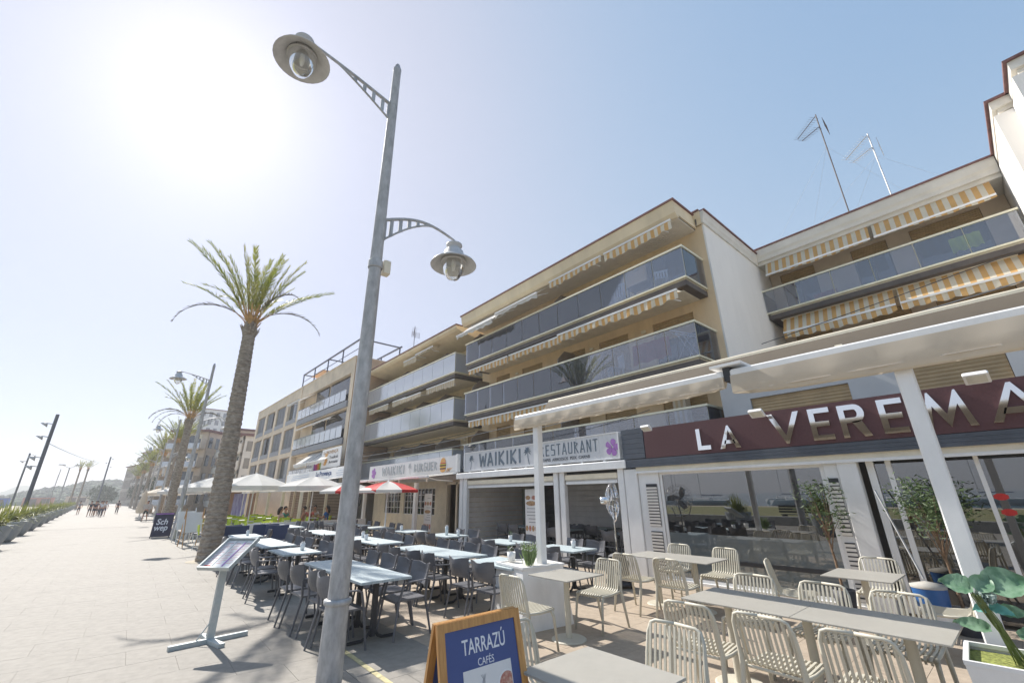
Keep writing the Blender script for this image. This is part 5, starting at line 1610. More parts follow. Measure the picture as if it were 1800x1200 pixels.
# ------------------------------------------------------------ planters near the pergola posts
t = thing('planter_box', 'large white tapered planter box with a tuft of pale grass, at the pergola post', 'planter', (4.86, 5.33, 0), R(-8))
def tapered_box(b, w0, w1, z0, z1):
    b.add([(-w0, -w0, z0), (w0, -w0, z0), (w0, w0, z0), (-w0, w0, z0), (-w1, -w1, z1), (w1, -w1, z1), (w1, w1, z1), (-w1, w1, z1)],
          [(3, 2, 1, 0), (0, 1, 5, 4), (1, 2, 6, 5), (2, 3, 7, 6), (3, 0, 4, 7)])
b = MB(); tapered_box(b, .45, .36, 0, .76)
b.use(white_p) if False else None
b.build('box', white_p, t)
b = MB().box(-.37, .37, -.37, .37, .735, .76).box(-.38, .38, -.38, -.34, .755, .78).box(-.38, .38, .34, .38, .755, .78).box(-.38, -.34, -.34, .34, .755, .78).box(.34, .38, -.34, .34, .755, .78)
b.build('rim', white_p, t)
MB().quad((-.34, -.34, .765), (.34, -.34, .765), (.34, .34, .765), (-.34, .34, .765)).build('soil', mat('white_gravel', (.6, .58, .54), .9, .3, 60, bump=.6, bscale=60), t)
b = MB(); r_ = random.Random(5)
for i in range(170):
    a = r_.uniform(0, 6.28); rr = abs(r_.gauss(0, .035)); p = Vector((-.14 + rr * math.cos(a), -.2 + rr * math.sin(a), .77))
    h_ = r_.uniform(.16, .34); d = Vector((math.cos(a), math.sin(a), 0)) * r_.uniform(.01, .10); s_ = Vector((-math.sin(a), math.cos(a), 0)) * .0018
    b.add([p - s_, p + s_, p + d * .5 + Vector((0, 0, h_ * .7)) + s_ * .8, p + d * 1.1 + Vector((0, 0, h_)), p + d * .5 + Vector((0, 0, h_ * .7)) - s_ * .8], [(0, 1, 2, 3, 4)])
b.build('grass_tuft', grass_b, t)
b = MB()
for i in range(40):
    a = r_.uniform(0, 6.28); rr = r_.uniform(.03, .16); blob(b, (-.14 + rr * math.cos(a), -.2 + rr * math.sin(a), r_.uniform(.97, 1.08)), .011)
b.build('seed_heads', mat('pale_seed_head', (.6, .6, .55), .8), t)
t2 = thing('flower_pot', 'small pale metal bucket with a thin handle on the white planter box', 'flower pot', (4.75, 5.62, .78))
MB().lathe([(.001, 0), (.05, 0), (.065, .13), (.06, .13), (.048, .01)], 16).build('bucket', white_p, t2, smooth=True)
MB().tube([(-.064, 0, .125), (-.05, 0, .17), (0, 0, .2), (.05, 0, .17), (.064, 0, .125)], .003, 4).build('handle', galv, t2)

t = thing('planter_pot', 'white faceted planter at the right with big artificial leaves and a pale silk flower', 'planter', (4.60, .35, 0), R(4))
b = MB()
b.add([(-.2, -.2, 0), (.2, -.2, 0), (.2, .2, 0), (-.2, .2, 0), (-.27, -.27, .70), (.27, -.27, .70), (.27, .27, .70), (-.27, .27, .70)],
      [(3, 2, 1, 0), (0, 1, 4), (1, 5, 4), (1, 2, 5), (2, 6, 5), (2, 3, 7), (2, 7, 6), (3, 0, 7), (0, 4, 7)])
b.box(-.272, .272, -.272, -.245, .69, .715).box(-.272, .272, .245, .272, .69, .715).box(-.272, -.245, -.245, .245, .69, .715).box(.245, .272, -.245, .245, .69, .715)
b.build('pot', white_p, t)
MB().quad((-.25, -.25, .67), (.25, -.25, .67), (.25, .25, .67), (-.25, .25, .67)).build('moss', mat('yellow_moss', (.22, .24, .06), .9, .5, 40, bump=.8, bscale=50), t)
def big_leaf(p, d, L_, W__, m=leaf_big, name='leaf', curl=.25):
    """heart-shaped leaf from point p along d"""
    p, d = Vector(p), Vector(d).normalized(); s_ = d.cross(Vector((-.7, -.3, .65)))
    s_ = s_.normalized() if s_.length > .05 else Vector((1, 0, 0)); up = s_.cross(d).normalized()
    L_ *= .88; W__ *= .85
    n = 9; vs_, fs_ = [], []
    for i in range(n + 1):
        u = i / n; w_ = W__ * (math.sin(PI * min(1, u * .93 + .09)) ** .7) * (1 - .25 * u)
        c = p + d * L_ * u - up * curl * L_ * u * u
        for k, q in enumerate((-1, -.5, 0, .5, 1)):
            vs_.append(c + s_ * w_ * q + up * (abs(q) ** 1.5 * W__ * .35) + up * .006 * math.sin(i * 2.5 + k))
    for i in range(n):
        for k in range(4): a = i * 5 + k; fs_.append((a, a + 1, a + 6, a + 5))
    L_ = L_
    b = MB().add(vs_, fs_); return b.build(name, m, t, smooth=True)
stem = MB()
r_ = random.Random(11)
for i in range(26):
    a = r_.uniform(-.05, .05); stem.tube([(.04 + a * .6, .0 + r_.uniform(-.04, .04), .67), (-.02 + a, .06 + r_.uniform(-.02, .02), .9), (-.08 + a * 1.4, .12 + r_.uniform(-.03, .03), 1.08)], .0035, 4)
stem.build('stem', mat('stem_green', (.14, .18, .06), .6, .3, 20), t)
big_leaf((-.06, .12, 1.1), (-.1, 1, .35), .19, .10)
big_leaf((-.03, .05, 1.12), (.1, -1, .3), .26, .14)
big_leaf((-.08, .1, 1.1), (.5, -.6, .75), .16, .08)
big_leaf((-.03, .04, .98), (.0, -1, .1), .17, .06)
big_leaf((.0, .1, .86), (-.2, 1, .25), .2, .065)
big_leaf((.05, -.02, .83), (.2, -1, .35), .19, .055)
for i in range(11):
    a = i * 2.4; big_leaf((-.07, .07, 1.04), (math.cos(a) * .8, math.sin(a) * .8, .35 + .09 * i), .09 - .003 * i, .045, petal, 'petal', -.35)
big_leaf((-.05, .07, 1.0), (-.3, -.9, -.1), .13, .05, mat('turquoise_petal', (.2, .5, .45), .4, trans=.3), 'petal')
big_leaf((-.05, .07, 1.0), (-.3, .9, -.15), .1, .045, mat('turquoise_petal', (.2, .5, .45), .4, trans=.3), 'petal')
b = MB()
for i in range(16):
    a = r_.uniform(-2.4, -.6); L_ = r_.uniform(.2, .34); d = Vector((math.cos(a), math.sin(a), 0)) * L_
    b.tube([(0.05, -.05, .68), Vector((.05, -.05, .68)) + d * .35 + Vector((0, 0, .2)), Vector((.05, -.05, .68)) + d * .8 + Vector((0, 0, .24)), Vector((.05, -.05, .68)) + d * 1.1 + Vector((0, 0, .1))], .003, 4)
b.build('curled_grass', mat('pale_blue_filament', (.4, .52, .56), .5), t)

# blue barrel and pole by the small table
t = thing('barrel', 'blue and white round bin with a pole beside the entrance doors', 'barrel', (8.35, 1.28, 0))
MB().lathe([(.14, 0), (.17, .3)], 20).build('body', white_p, t, smooth=True)
MB().lathe([(.17, .302), (.185, .52)], 20).build('band', mat('barrel_blue', (.02, .1, .3), .4), t, smooth=True)
MB().lathe([(.188, .522), (.19, .56), (.001, .6)], 20).build('lid', mat('grey_lid', (.4, .38, .34), .7), t, smooth=True)
tag(MB().tube([(8.35, 1.30, .62), (8.75, 1.62, 1.75)], .014, 6).build('broom_pole', galv), 'thin metal pole leaning from the blue bin against the door frame', 'pole')

# potted trees by the entrance
def potted_tree(x, y, h, lab, seed, n=900, spread=.45):
    t = thing('potted_tree', lab, 'potted tree', (x, y, 0)); r_ = random.Random(seed)
    MB().lathe([(.12, 0), (.16, .3), (.14, .3), (.13, .27), (.001, .27)], 16).build('pot', rubber, t, smooth=True)
    b = MB().tube([(0, 0, .25), (.02, .01, .7), (-.01, .03, h * .6)], [.022, .018, .012], 6)
    tips = []
    for i in range(16):
        a = i * 2.4; z0 = h * r_.uniform(.42, .62)
        tip = Vector((spread * .7 * math.cos(a) * r_.uniform(.4, 1), spread * .7 * math.sin(a) * r_.uniform(.4, 1), h * r_.uniform(.66, .98)))
        b.tube([(0, .02, z0), tip * .5 + Vector((0, 0, z0 * .5)), tip], [.009, .006, .003], 4); tips.append(tip)
    b.build('trunk', mat('slim_bark', (.2, .13, .08), .8, .3, 20), t)
    l = MB()
    for i in range(n):
        c = r_.choice(tips) + Vector((r_.gauss(0, .1), r_.gauss(0, .1), r_.gauss(0, .09)))
        d = Vector((r_.uniform(-1, 1), r_.uniform(-1, 1), r_.uniform(-.6, .6))).normalized() * r_.uniform(.03, .055); s_ = Vector((r_.uniform(-1, 1), r_.uniform(-1, 1), r_.uniform(-1, 1))).normalized() * .012
        l.add([c - d, c + s_, c + d, c - s_], [(0, 1, 2, 3)])
    l.build('foliage', leaf_b, t)
potted_tree(8.5, 1.02, 1.95, 'slim potted olive-like tree in front of the entrance doors', 1, 1100, .42)
potted_tree(8.8, 2.38, 1.85, 'small potted tree at the right end of the big window', 2, 500, .35)

# big fan on its stand and the wheeled water tank
t = thing('mist_fan', 'tall chrome pedestal mist fan seen edge-on over a dark wheeled tank', 'fan', (7.78, 5.88, 0), R(-40))
b = MB().bbox(-.19, .19, -.17, .17, .09, .52, .05)
b.lathe([(.19, .5), (.18, .56), (.12, .6), (.001, .61)], 20)
b.build('tank', rubber, t)
MB().bbox(-.24, .24, -.2, .2, .05, .1, .02).build('base', rubber, t)
wh = MB().lathe([(.001, -.02), (.03, -.022), (.065, -.02), (.065, .02), (.03, .022), (.001, .02)], 16).mesh('wheel', dark_mt)
for sx in (-.2, .2):
    for sy in (-.16, .16): obj('wheel', wh, t, (sx, sy, .066), (R(90), 0, R(90)))
MB().tube([(0, 0, .6), (0, 0, 1.25), (0, .03, 1.5)], .017, 8).build('pole', chrome, t)
MB().tube([(.0, -.05, 1.2), (0, -.2, 1.25), (0, -.26, 1.4), (0, -.2, 1.55)], .012, 6).tube([(0, 0, 1.2), (.03, .12, 1.2), (0, .2, 1.4)], .01, 5).build('yoke', chrome, t)
cg = MB()
for k in range(30):
    a = 2 * PI * k / 30; c, s_ = math.cos(a), math.sin(a)
    cg.tube([(-.07, .04 * c, 1.62 + .04 * s_), (-.1, .2 * c, 1.62 + .2 * s_), (-.03, .33 * c, 1.62 + .33 * s_), (.06, .33 * c, 1.62 + .33 * s_), (.1, .18 * c, 1.62 + .18 * s_), (.08, .03 * c, 1.62 + .03 * s_)], .0035, 3)
for x, rr in ((-.09, .12), (-.1, .2), (-.06, .29), (0.0, .335), (.09, .2)):
    cg.tube([(x, rr * math.cos(2 * PI * k / 24), 1.62 + rr * math.sin(2 * PI * k / 24)) for k in range(25)], .004, 3)
cg.build('cage', chrome, t)
fb = MB()
for k in range(3):
    a = 2 * PI * k / 3
    pts = [(.0, .04), (.12, .09), (.27, .05), (.28, -.06), (.12, -.05)]
    fb.add([(.02 * (1 if q < 2 else -1), math.cos(a) * u - math.sin(a) * v, 1.62 + math.sin(a) * u + math.cos(a) * v) for q, (u, v) in enumerate(pts)], [(0, 1, 2, 3, 4)])
fb.build('blade', grey_al, t)
MB().lathe([(.001, -.16), (.07, -.15), (.08, 0), (.05, .05)], 14).build('motor', chrome, t, smooth=True, loc=(-.1, 0, 1.62), rot=(0, R(90), 0))

# ------------------------------------------------------------ lime green and navy terrace
def make_lime_chair():
    t = thing('terrace_chair', '', 'chair')
    MB().bbox(-.21, .21, -.19, .22, .43, .455, .012).build('seat', navy, t)
    b = MB(); vs_, fs_ = [], []
    for i in range(9):
        u = i / 8 * 2 - 1
        for z, o in ((.5, 0), (.68, -.03), (.84, -.05)): vs_ += [(u * .22, -.21 + .06 * u * u + o, z)]
    for i in range(8):
        for k in range(2): a = i * 3 + k; fs_.append((a, a + 1, a + 4, a + 3))
    k = len(vs_); vs_ += [(x, y - .015, z) for x, y, z in vs_]; fs_ += [tuple(k + q for q in f[::-1]) for f in fs_]
    for i in range(8): fs_ += [(i * 3, i * 3 + 3, k + i * 3 + 3, k + i * 3), (i * 3 + 5, i * 3 + 2, k + i * 3 + 2, k + i * 3 + 5)]
    fs_ += [(0, k, k + 1, 1), (1, k + 1, k + 2, 2), (25, k + 25, k + 24, 24), (26, k + 26, k + 25, 25)]
    b.add(vs_, fs_); b.build('backrest', lime, t)
    for s_ in (-1, 1):
        MB().tube([(s_ * .24, .24, 0), (s_ * .2, .17, .43)], .013, 5).build('leg', white_p, t)
        MB().tube([(s_ * .24, -.29, 0), (s_ * .21, -.2, .43), (s_ * .215, -.225, .62)], .013, 5).build('leg', white_p, t)
    return freeze(t)
lch = make_lime_chair(); lc_first = True
lt = make_table(.7, .7, mat('pale_green_top', (.5, .53, .47), .5), dark_mt, two=False, grooves=False)
lt_first = True
ordn2 = ordn + ['tenth', 'eleventh', 'twelfth']
for rn, x, ys in (('promenade-side row', 2.95, [19.0, 20.9, 22.8, 24.7, 26.6, 30.4, 32.3]), ('middle row', 4.75, [22.8, 24.7, 26.6, 28.5, 30.4, 32.3]), ('terrace-wall row', 6.1, [23.7, 25.6, 27.5, 29.4, 31.3])):
    for i, y in enumerate(ys):
        lab = 'pale square table, %s from the camera in the %s of the lime chair terrace' % (ordn[i], rn)
        if lt_first: lt.location = (x, y, 0); lt['label'] = lab; lt['group'] = 'pale tables among the lime green chairs'; lt_first = False
        else: dup(lt, (x, y, 0), 0, lab)
        t = tag(MB().bbox(x - .05, x + .05, y - .04, y + .04, .742, .85, .01).build('napkin_holder', dark_mt), 'small black napkin box on the %s table of the lime %s' % (ordn[i], rn), 'napkin holder', 'black napkin boxes on the lime chair terrace')
        for nm, dx, dy, rz in (('promenade side', -.55, 0, -90), ('shopfront side', .55, 0, 90), ('near side', 0, -.55, 0), ('far side', 0, .55, 180)):
            lab = 'lime green chair, %s of the %s table, %s of the lime terrace' % (nm, ordn[i], rn)
            rzz = R(rz + rnd.uniform(-10, 10))
            if lc_first: lch.location = (x + dx, y + dy, 0); lch.rotation_euler = (0, 0, rzz); lch['label'] = lab; lch['group'] = 'lime green and navy terrace chairs'; lc_first = False
            else: dup(lch, (x + dx, y + dy, 0), rzz, lab)
# leaning white menu boards at the edge of the lime terrace
for i, (x, y) in enumerate(((2.1, 24.8), (2.15, 22.3))):
    t = thing('menu_stand', ('white slanted menu easel beside the second lamp', 'wooden-legged slanted menu easel among the nearest lime chairs')[i], 'menu stand', (x, y, 0), R(8))
    MB().box(-.32, .32, -.012, .012, .55, 1.35).build('menu_panel', paper, t, rot=(R(-22), 0, 0), loc=(0, -.1, 0))
    for s_ in (-1, 1):
        MB().tube([(s_ * .3, -.3, 0), (s_ * .3, .26, 1.4)], .018, 5).build('leg', (white_p, wood_or)[i], t)
        MB().tube([(s_ * .3, .45, 0), (s_ * .3, .26, 1.35)], .016, 5).build('leg', (white_p, wood_or)[i], t)
# dark partition boxes at the end of the dark terrace
for i, (x, y, w__) in enumerate(((2.75, 17.3, .9), (3.75, 17.5, .8), (2.7, 18.0, .8), (3.9, 16.6, .7))):
    t = thing('high_back_bench', 'dark navy high-backed bench, %s from the camera, between the two terraces' % ordn[i], 'bench', (x, y, 0), 0, 'navy benches between the terraces')
    MB().bbox(-w__ / 2, w__ / 2, -.03, .03, .1, .92, .012).build('backrest', navy, t)
    MB().bbox(-w__ / 2, w__ / 2, .04, .45, .38, .44, .01).build('seat', navy, t)
    for s_ in (-1, 1): MB().box(s_ * w__ * .45 - .02, s_ * w__ * .45 + .02, -.03, .4, 0, .37).build('leg', dark_mt, t)

# ------------------------------------------------------------ parasols
def parasol(x, y, r, ze, za, lab, m, grp, sides=8, valance=.22, rz=0, mats2=None, square=False, name='parasol'):
    t = thing(name, lab, 'parasol', (x, y, 0), rz, grp)
    n = 4 if square else sides; sub = 4
    for k in range(n):
        b = MB(); vs_, fs_ = [], []
        a0 = 2 * PI * (k + (.5 if square else 0)) / n; a1 = 2 * PI * (k + 1 + (.5 if square else 0)) / n
        e0 = Vector((math.cos(a0), math.sin(a0), 0)) * r; e1 = Vector((math.cos(a1), math.sin(a1), 0)) * r
        for i in range(sub + 1):
            u = i / sub
            for j in range(sub + 1):
                v = j / sub; p = (e0 * (1 - v) + e1 * v) * u; z = za + (ze - za) * u - .12 * math.sin(PI * u) * math.sin(PI * v) * .5 + .05 * math.sin(PI * u)
                vs_.append((p.x, p.y, z))
        for i in range(sub):
            for j in range(sub): a = i * (sub + 1) + j; fs_.append((a, a + sub + 1, a + sub + 2, a + 1))
        if valance:
            o_ = len(vs_)
            for j in range(sub + 1):
                v = j / sub; p = (e0 * (1 - v) + e1 * v); vs_ += [(p.x, p.y, ze), (p.x * .99, p.y * .99, ze - valance * (1 - .1 * math.sin(PI * v)))]
            for j in range(sub): a = o_ + j * 2; fs_.append((a, a + 1, a + 3, a + 2))
        b.add(vs_, fs_)
        mm = m if not mats2 else mats2[k % len(mats2)]
        b.build('canopy_panel', mm, t, smooth=True)
    MB().tube([(0, 0, 0), (0, 0, za)], .025, 8).build('pole', white_p, t)
    MB().lathe([(.001, .0), (.001, .04), (.05, -.01)], 8, (0, 0, za)).build('finial', white_p, t)
    b = MB()
    for k in range(sides): a = 2 * PI * (k + (.5 if square else 0)) / sides; b.tube([(0, 0, za - .5), (math.cos(a) * r * .5, math.sin(a) * r * .5, (za + ze) / 2 - .02)], .008, 4)
    b.build('rib', white_p, t)
    MB().bbox(-.28, .28, -.28, .28, 0, .07, .02).build('base', mat('concrete', (.35, .34, .32), .9), t)
    return t
W = 'open white parasols along the terraces'
parasol(4.55, 25.2, 1.75, 2.32, 2.95, 'big open white parasol right behind the nearest palm trunk', canvas_w, W)
parasol(6.4, 21.9, 1.5, 2.25, 2.7, 'open white parasol with printed valance just right of the biggest white one', canvas_w, W)
parasol(3.6, 30.0, 1.8, 2.35, 3.0, 'white parasol left of the nearest palm trunk, behind the lime chairs', canvas_w, W)
parasol(5.6, 33.8, 1.8, 2.4, 3.05, 'white parasol farther back left of the nearest palm trunk', canvas_w, W)
parasol(3.4, 47, 1.9, 2.4, 3.0, 'white parasol just beyond the second palm trunk', canvas_w, W)
parasol(2.6, 57, 1.9, 2.4, 3.0, 'cream parasol between the second and third palm trunks', canvas_c, W)
parasol(2.8, 70, 2.0, 2.4, 3.0, 'far white parasol left of the third palm', canvas_w, W)
parasol(3.0, 84, 2.2, 2.5, 3.1, 'very far pale parasol beyond the folded ones', canvas_w, W)
red_swirl = bpy.data.materials.new('red_white_print'); red_swirl.use_nodes = True
_n = red_swirl.node_tree; _b = _n.nodes['Principled BSDF']; _b.inputs['Roughness'].default_value = .8
_w = _n.nodes.new('ShaderNodeTexWave'); _w.wave_type = 'RINGS'; _w.inputs['Scale'].default_value = .42; _w.inputs['Distortion'].default_value = 2.2; _w.inputs['Detail'].default_value = 0; _w.inputs['Detail Scale'].default_value = .6
_c = _n.nodes.new('ShaderNodeValToRGB'); _c.color_ramp.interpolation = 'CONSTANT'
_c.color_ramp.elements[0].color = (.55, .02, .02, 1); _c.color_ramp.elements[1].position = .5; _c.color_ramp.elements[1].color = (.74, .66, .6, 1)
_t = _n.nodes.new('ShaderNodeTexCoord'); _n.links.new(_t.outputs['Object'], _w.inputs['Vector']); _n.links.new(_w.outputs['Color'], _c.inputs[0]); _n.links.new(_c.outputs[0], _b.inputs['Base Color'])
parasol(7.2, 15.6, 1.15, 1.98, 2.3, 'red and white swirl-printed parasol over the shopfront row of dark chairs', red_swirl, 'red and white parasols', mats2=[red_swirl, canvas_w, red_swirl, red_swirl], valance=.1)
parasol(7.1, 19.3, 1.2, 2.0, 2.36, 'red and white parasol half hidden behind the nearest lamp post', red_swirl, 'red and white parasols', mats2=[canvas_w, red_swirl], valance=.1)
def closed_parasol(x, y, lab):
    t = thing('parasol', lab, 'parasol', (x, y, 0), 0, 'folded cream parasols')
    b = MB(); vs_, fs_ = [], []; n = 16; prof = [(.03, 2.7), (.1, 2.5), (.2, 2.0), (.3, 1.3), (.36, .8), (.3, .6)]
    for r_, z in prof:
        for k in range(n): a = 2 * PI * k / n; q = r_ * (1 + .22 * (k % 2)); vs_.append((q * math.cos(a), q * math.sin(a), z))
    for i in range(len(prof) - 1):
        for k in range(n): a, c = i * n + k, i * n + (k + 1) % n; fs_.append((a, c, c + n, a + n))
    b.add(vs_, fs_).build('folded_canopy', canvas_c, t, smooth=True)
    MB().tube([(0, 0, 0), (0, 0, 2.8)], .03, 6).build('pole', white_p, t); MB().bbox(-.25, .25, -.25, .25, 0, .08, .02).build('base', mat('concrete', (.35, .34, .32), .9), t)
closed_parasol(.95, 56, 'folded cream parasol standing at the promenade edge, nearer of two')
closed_parasol(1.0, 62, 'folded cream parasol standing at the promenade edge, farther of two')

# ------------------------------------------------------------ row of potted blade-leaved plants
def make_pot_plant(seed):
    t = thing('potted_plant', '', 'potted plant'); r_ = random.Random(seed)
    MB().lathe([(.001, 0), (.24, 0), (.33, .12), (.41, .34), (.46, .6), (.485, .7), (.47, .72), (.44, .71), (.42, .66)], 24).build('pot', pot_blue, t, smooth=True)
    MB().lathe([(.001, .66), (.43, .65)], 20).build('soil', soil, t)
    b = MB()
    for i in range(240):
        a = r_.uniform(0, 6.28); el = R(r_.choice((r_.uniform(5, 45), r_.uniform(30, 85)))); L_ = r_.uniform(.5, .85)
        base = Vector((r_.gauss(0, .12), r_.gauss(0, .12), .64 + r_.uniform(0, .2))); d = Vector((math.cos(a) * math.cos(el), math.sin(a) * math.cos(el), math.sin(el)))
        s_ = Vector((-math.sin(a), math.cos(a), 0)); pts = []
        for k in range(5):
            u = k / 4; pts.append((base + d * L_ * u - Vector((0, 0, L_ * .45 * u * u * math.cos(el))), .016 * (1 - u) ** .6 + .001))
        vs_ = []
        for p, w_ in pts: vs_ += [p - s_ * w_, p + s_ * w_]
        b.add(vs_, [(k * 2, k * 2 + 1, k * 2 + 3, k * 2 + 2) for k in range(4)])
    b.build('foliage', leaf_a, t)
    return freeze(t)
pp = [make_pot_plant(i) for i in range(3)]
pot_lab = ['spiky plant in a big grey-blue pot, nearest of the promenade row at the left edge'] + ['spiky plant in a grey-blue pot, %s in the left row' % o_ for o_ in ('second', 'third', 'fourth', 'fifth', 'sixth', 'seventh', 'eighth', 'ninth', 'tenth', 'eleventh', 'twelfth', 'thirteenth', 'fourteenth', 'fifteenth', 'sixteenth')]
ys = [27.0, 31.8, 37.2, 43.2, 49.6, 56.8, 64.8, 73.6, 83.4, 94, 106, 120, 136, 155]
for i, y in enumerate(ys):
    x = -3.95 - .05 * (y - 27); sc = 1.22
    if i < 3: o = pp[i]; o.location = (x, y, 0); o['label'] = pot_lab[i]; o.scale = (sc,) * 3
    else: o = dup(pp[i % 3], (x, y, 0), rnd.uniform(0, 6), pot_lab[i], sc)
    o['group'] = 'spiky plants in grey-blue pots along the promenade'
for i, y in enumerate((9.5, 6.0, 2.5, -1.0)):
    o = dup(pp[i % 3], (-3.9, y, 0), rnd.uniform(0, 6), ('spiky potted plant behind the camera side, seen only in the shop window reflection, %s' % ordn[i]), 1.2); o['group'] = 'potted plants reflected in the shop windows'
# low wall, bench and palm trunks on the lawn side: they show in the big window
tag(MB().bbox(-9.6, -9.2, -14, 60, 0, .45, .02).build('low_wall', mat('concrete', (.35, .34, .32), .9)), 'low concrete wall between promenade and lawn, seen in the window reflection', 'wall')
t = thing('park_bench', 'dark slatted park bench on the lawn, mirrored in the big window', 'bench', (-12.0, 9.5, 0), R(-80))
for i in range(3): MB().box(-.9, .9, -.2 + i * .16, -.07 + i * .16, .43, .46).build('slat', dark_mt, t)
for i in range(3): MB().box(-.9, .9, .3, .33, .55 + i * .15, .66 + i * .15).build('slat', dark_mt, t)
for s_ in (-.75, .75): MB().box(s_ - .03, s_ + .03, -.2, .33, 0, .42).build('leg', dark_mt, t)
def far_palm(x, y, h, lab, s):
    palm(x, y, h, .26, .2, lab, (0, 0), s, size=.9, young=22)
far_palm(-9, -2.6, 6.5, 'palm on the lawn side, mirrored in the right-hand door glass, nearer', 41)
far_palm(-12, -4.6, 6.5, 'palm on the lawn side, mirrored in the right-hand door glass, farther', 42)
def yacht(x, y, L_, lab, rz):
    t = thing('sailing_boat', lab, 'boat', (x, y, -1.1), rz, 'boats in the marina')
    b = MB(); vs_, fs_ = [], []
    for i in range(9):
        u = i / 8; w_ = L_ * .14 * math.sin(PI * min(1, .25 + u * .75)) ** .6 if u < 1 else .02
        vs_ += [(u * L_ - L_ / 2, -w_, 1.1), (u * L_ - L_ / 2, 0, -.1), (u * L_ - L_ / 2, w_, 1.1)]
    for i in range(8): a = i * 3; fs_ += [(a, a + 3, a + 4, a + 1), (a + 1, a + 4, a + 5, a + 2), (a, a + 2, a + 5, a + 3)]
    b.add(vs_, fs_).build('hull', white_p, t)
    MB().bbox(-L_ * .2, L_ * .15, -L_ * .07, L_ * .07, 1.1, 1.7, .1).build('cabin', white_p, t)
    MB().tube([(0, 0, 1), (0, 0, L_ * 1.3)], .06, 5).build('mast', galv, t)
    MB().tube([(0, 0, 2.2), (-L_ * .42, 0, 2.2)], .09, 5).build('boom', navy, t)
for i in range(12):
    yacht(-75 - rnd.uniform(0, 40), -20 + i * 9, rnd.uniform(8, 13), 'white moored sailing boat with bare mast, %s from the left in the window reflection' % ordn2[i], rnd.uniform(-.3, .3) + PI / 2)

# ------------------------------------------------------------ left-hand distance: floodlight poles, mast, sheds, goal
def flood(x, y, h, r, lab, heads, grp='tall floodlight poles left of the promenade', m=galv):
    t = thing('floodlight_pole', lab, 'floodlight pole', (x, y, 0), 0, grp)
    MB().tube([(0, 0, 0), (0, 0, h)], [r, r * .8], 8).build('pole', mat('dark_grey_pole', (.12, .13, .15), .5), t)
    for (dz, s_) in heads:
        o = MB().lathe([(.001, .2), (.1, .18), (.24, 0), (.22, .0), (.08, .12)], 12).build('floodlight', lantern_m, t, smooth=True, loc=(s_ * (r + .38), 0, h + dz), rot=(0, R(s_ * -35), 0))
        MB().tube([(s_ * r * .5, 0, h + dz + .1), (s_ * (r + .38), 0, h + dz + .16)], .025, 5).build('arm', mat('dark_grey_pole', (.12, .13, .15), .5), t)
flood(-5.3, 44, 7.6, .125, 'thick dark floodlight pole nearest, left of the promenade', [(-.8, -1), (-1.7, -1), (-3.1, -1), (-3.7, -1)])
flood(-11.9, 88, 8.0, .12, 'thinner floodlight pole at the far left edge', [(-.4, 1), (-1.2, -1)])
flood(-6.2, 150, 12.2, .2, 'distant dark floodlight pole near the end of the planter row', [(-.6, 1), (-1.6, -1), (-2.6, 1)])
t = thing('street_lamp', 'far T-shaped double street lamp left of the promenade', 'street lamp', (-8.2, 95, 0))
MB().tube([(0, 0, 0), (0, 0, 6.6)], .07, 6).build('pole', galv, t); MB().tube([(-.9, 0, 6.95), (0, 0, 6.5), (.95, 0, 6.95)], .04, 5).build('arm', galv, t)
for s_ in (-1, 1): MB().bbox(s_ * .9 - .4, s_ * .9 + .4, -.15, .15, 6.9, 7.02, .03).build('lantern', lantern_m, t)
t = thing('boat_mast', 'thin pale boat mast rising above the planters', 'mast', (-8.9, 92, 0)); MB().tube([(0, 0, 0), (.1, 0, 6.2)], .05, 5).build('pole', galv, t); MB().tube([(0, 0, .2), (1.1, 0, 3.2)], .02, 4).tube([(-.5, 0, 0), (.1, 0, 6)], .012, 4).build('stay', galv, t)
cable((-5.3, 44, 5.6), (-6.2, 150, 11), .6, 'thin overhead wire between two floodlight poles', .02, grey_cb)
for i, (x, y) in enumerate(((-9, 140), (-10.5, 143))):
    palm(x, y, 8.5, .2, .14, ('distant small palm with a round crown left of the promenade', 'second distant small palm beside the first')[i], (0, 0), 60 + i, size=.75, young=18, old=())
def shed(x, y, w_, d_, h_, lab, col, rz=0, blue=None):
    t = thing('beach_hut', lab, 'beach hut', (x, y, 0), rz)
    MB().box(-w_ / 2, w_ / 2, -d_ / 2, d_ / 2, 0, h_).build('wall', cloth('hut_' + lab[:6].replace(' ', '_'), col), t)
    MB().box(-w_ / 2 - .3, w_ / 2 + .3, -d_ / 2 - .3, d_ / 2 + .3, h_, h_ + .15).build('roof', grey_al, t)
    b = MB().box(-w_ * .35, -w_ * .05, -d_ / 2 - .03, -d_ / 2 - .01, .1, h_ * .85).box(w_ * .1, w_ * .38, -d_ / 2 - .03, -d_ / 2 - .01, h_ * .35, h_ * .85)
    b.build('shutter', mat('brown_window_frame', (0, 0, 0)), t)
shed(-36, 230, 8, 4, 3.0, 'blue beach hut with flat dark roof beyond the lawn', (.04, .12, .42))
shed(-55, 240, 12, 4, 2.8, 'pale beach hut with flat roof at the far left', (.5, .48, .45))
shed(-27, 250, 8, 5, 3.2, 'brick-red low hut behind the planter row', (.42, .16, .1))
shed(-17, 260, 7, 5, 3.6, 'cream low kiosk near the end of the planter row', (.55, .48, .38))
t = thing('mesh_fence', 'pale low beach fence at the far left edge', 'fence', (-66, 210, 0))
for i in range(12): MB().tube([(i * 1.6, 0, 0), (i * 1.6, 0, 1.6)], .04, 5).build('post', white_p, t)
b = MB()
for i in range(11):
    for k in range(5): b.tube([(i * 1.6, 0, .3 + k * .3), (i * 1.6 + 1.6, 0, .3 + k * .3)], .015, 3)
b.build('wire', white_p, t)

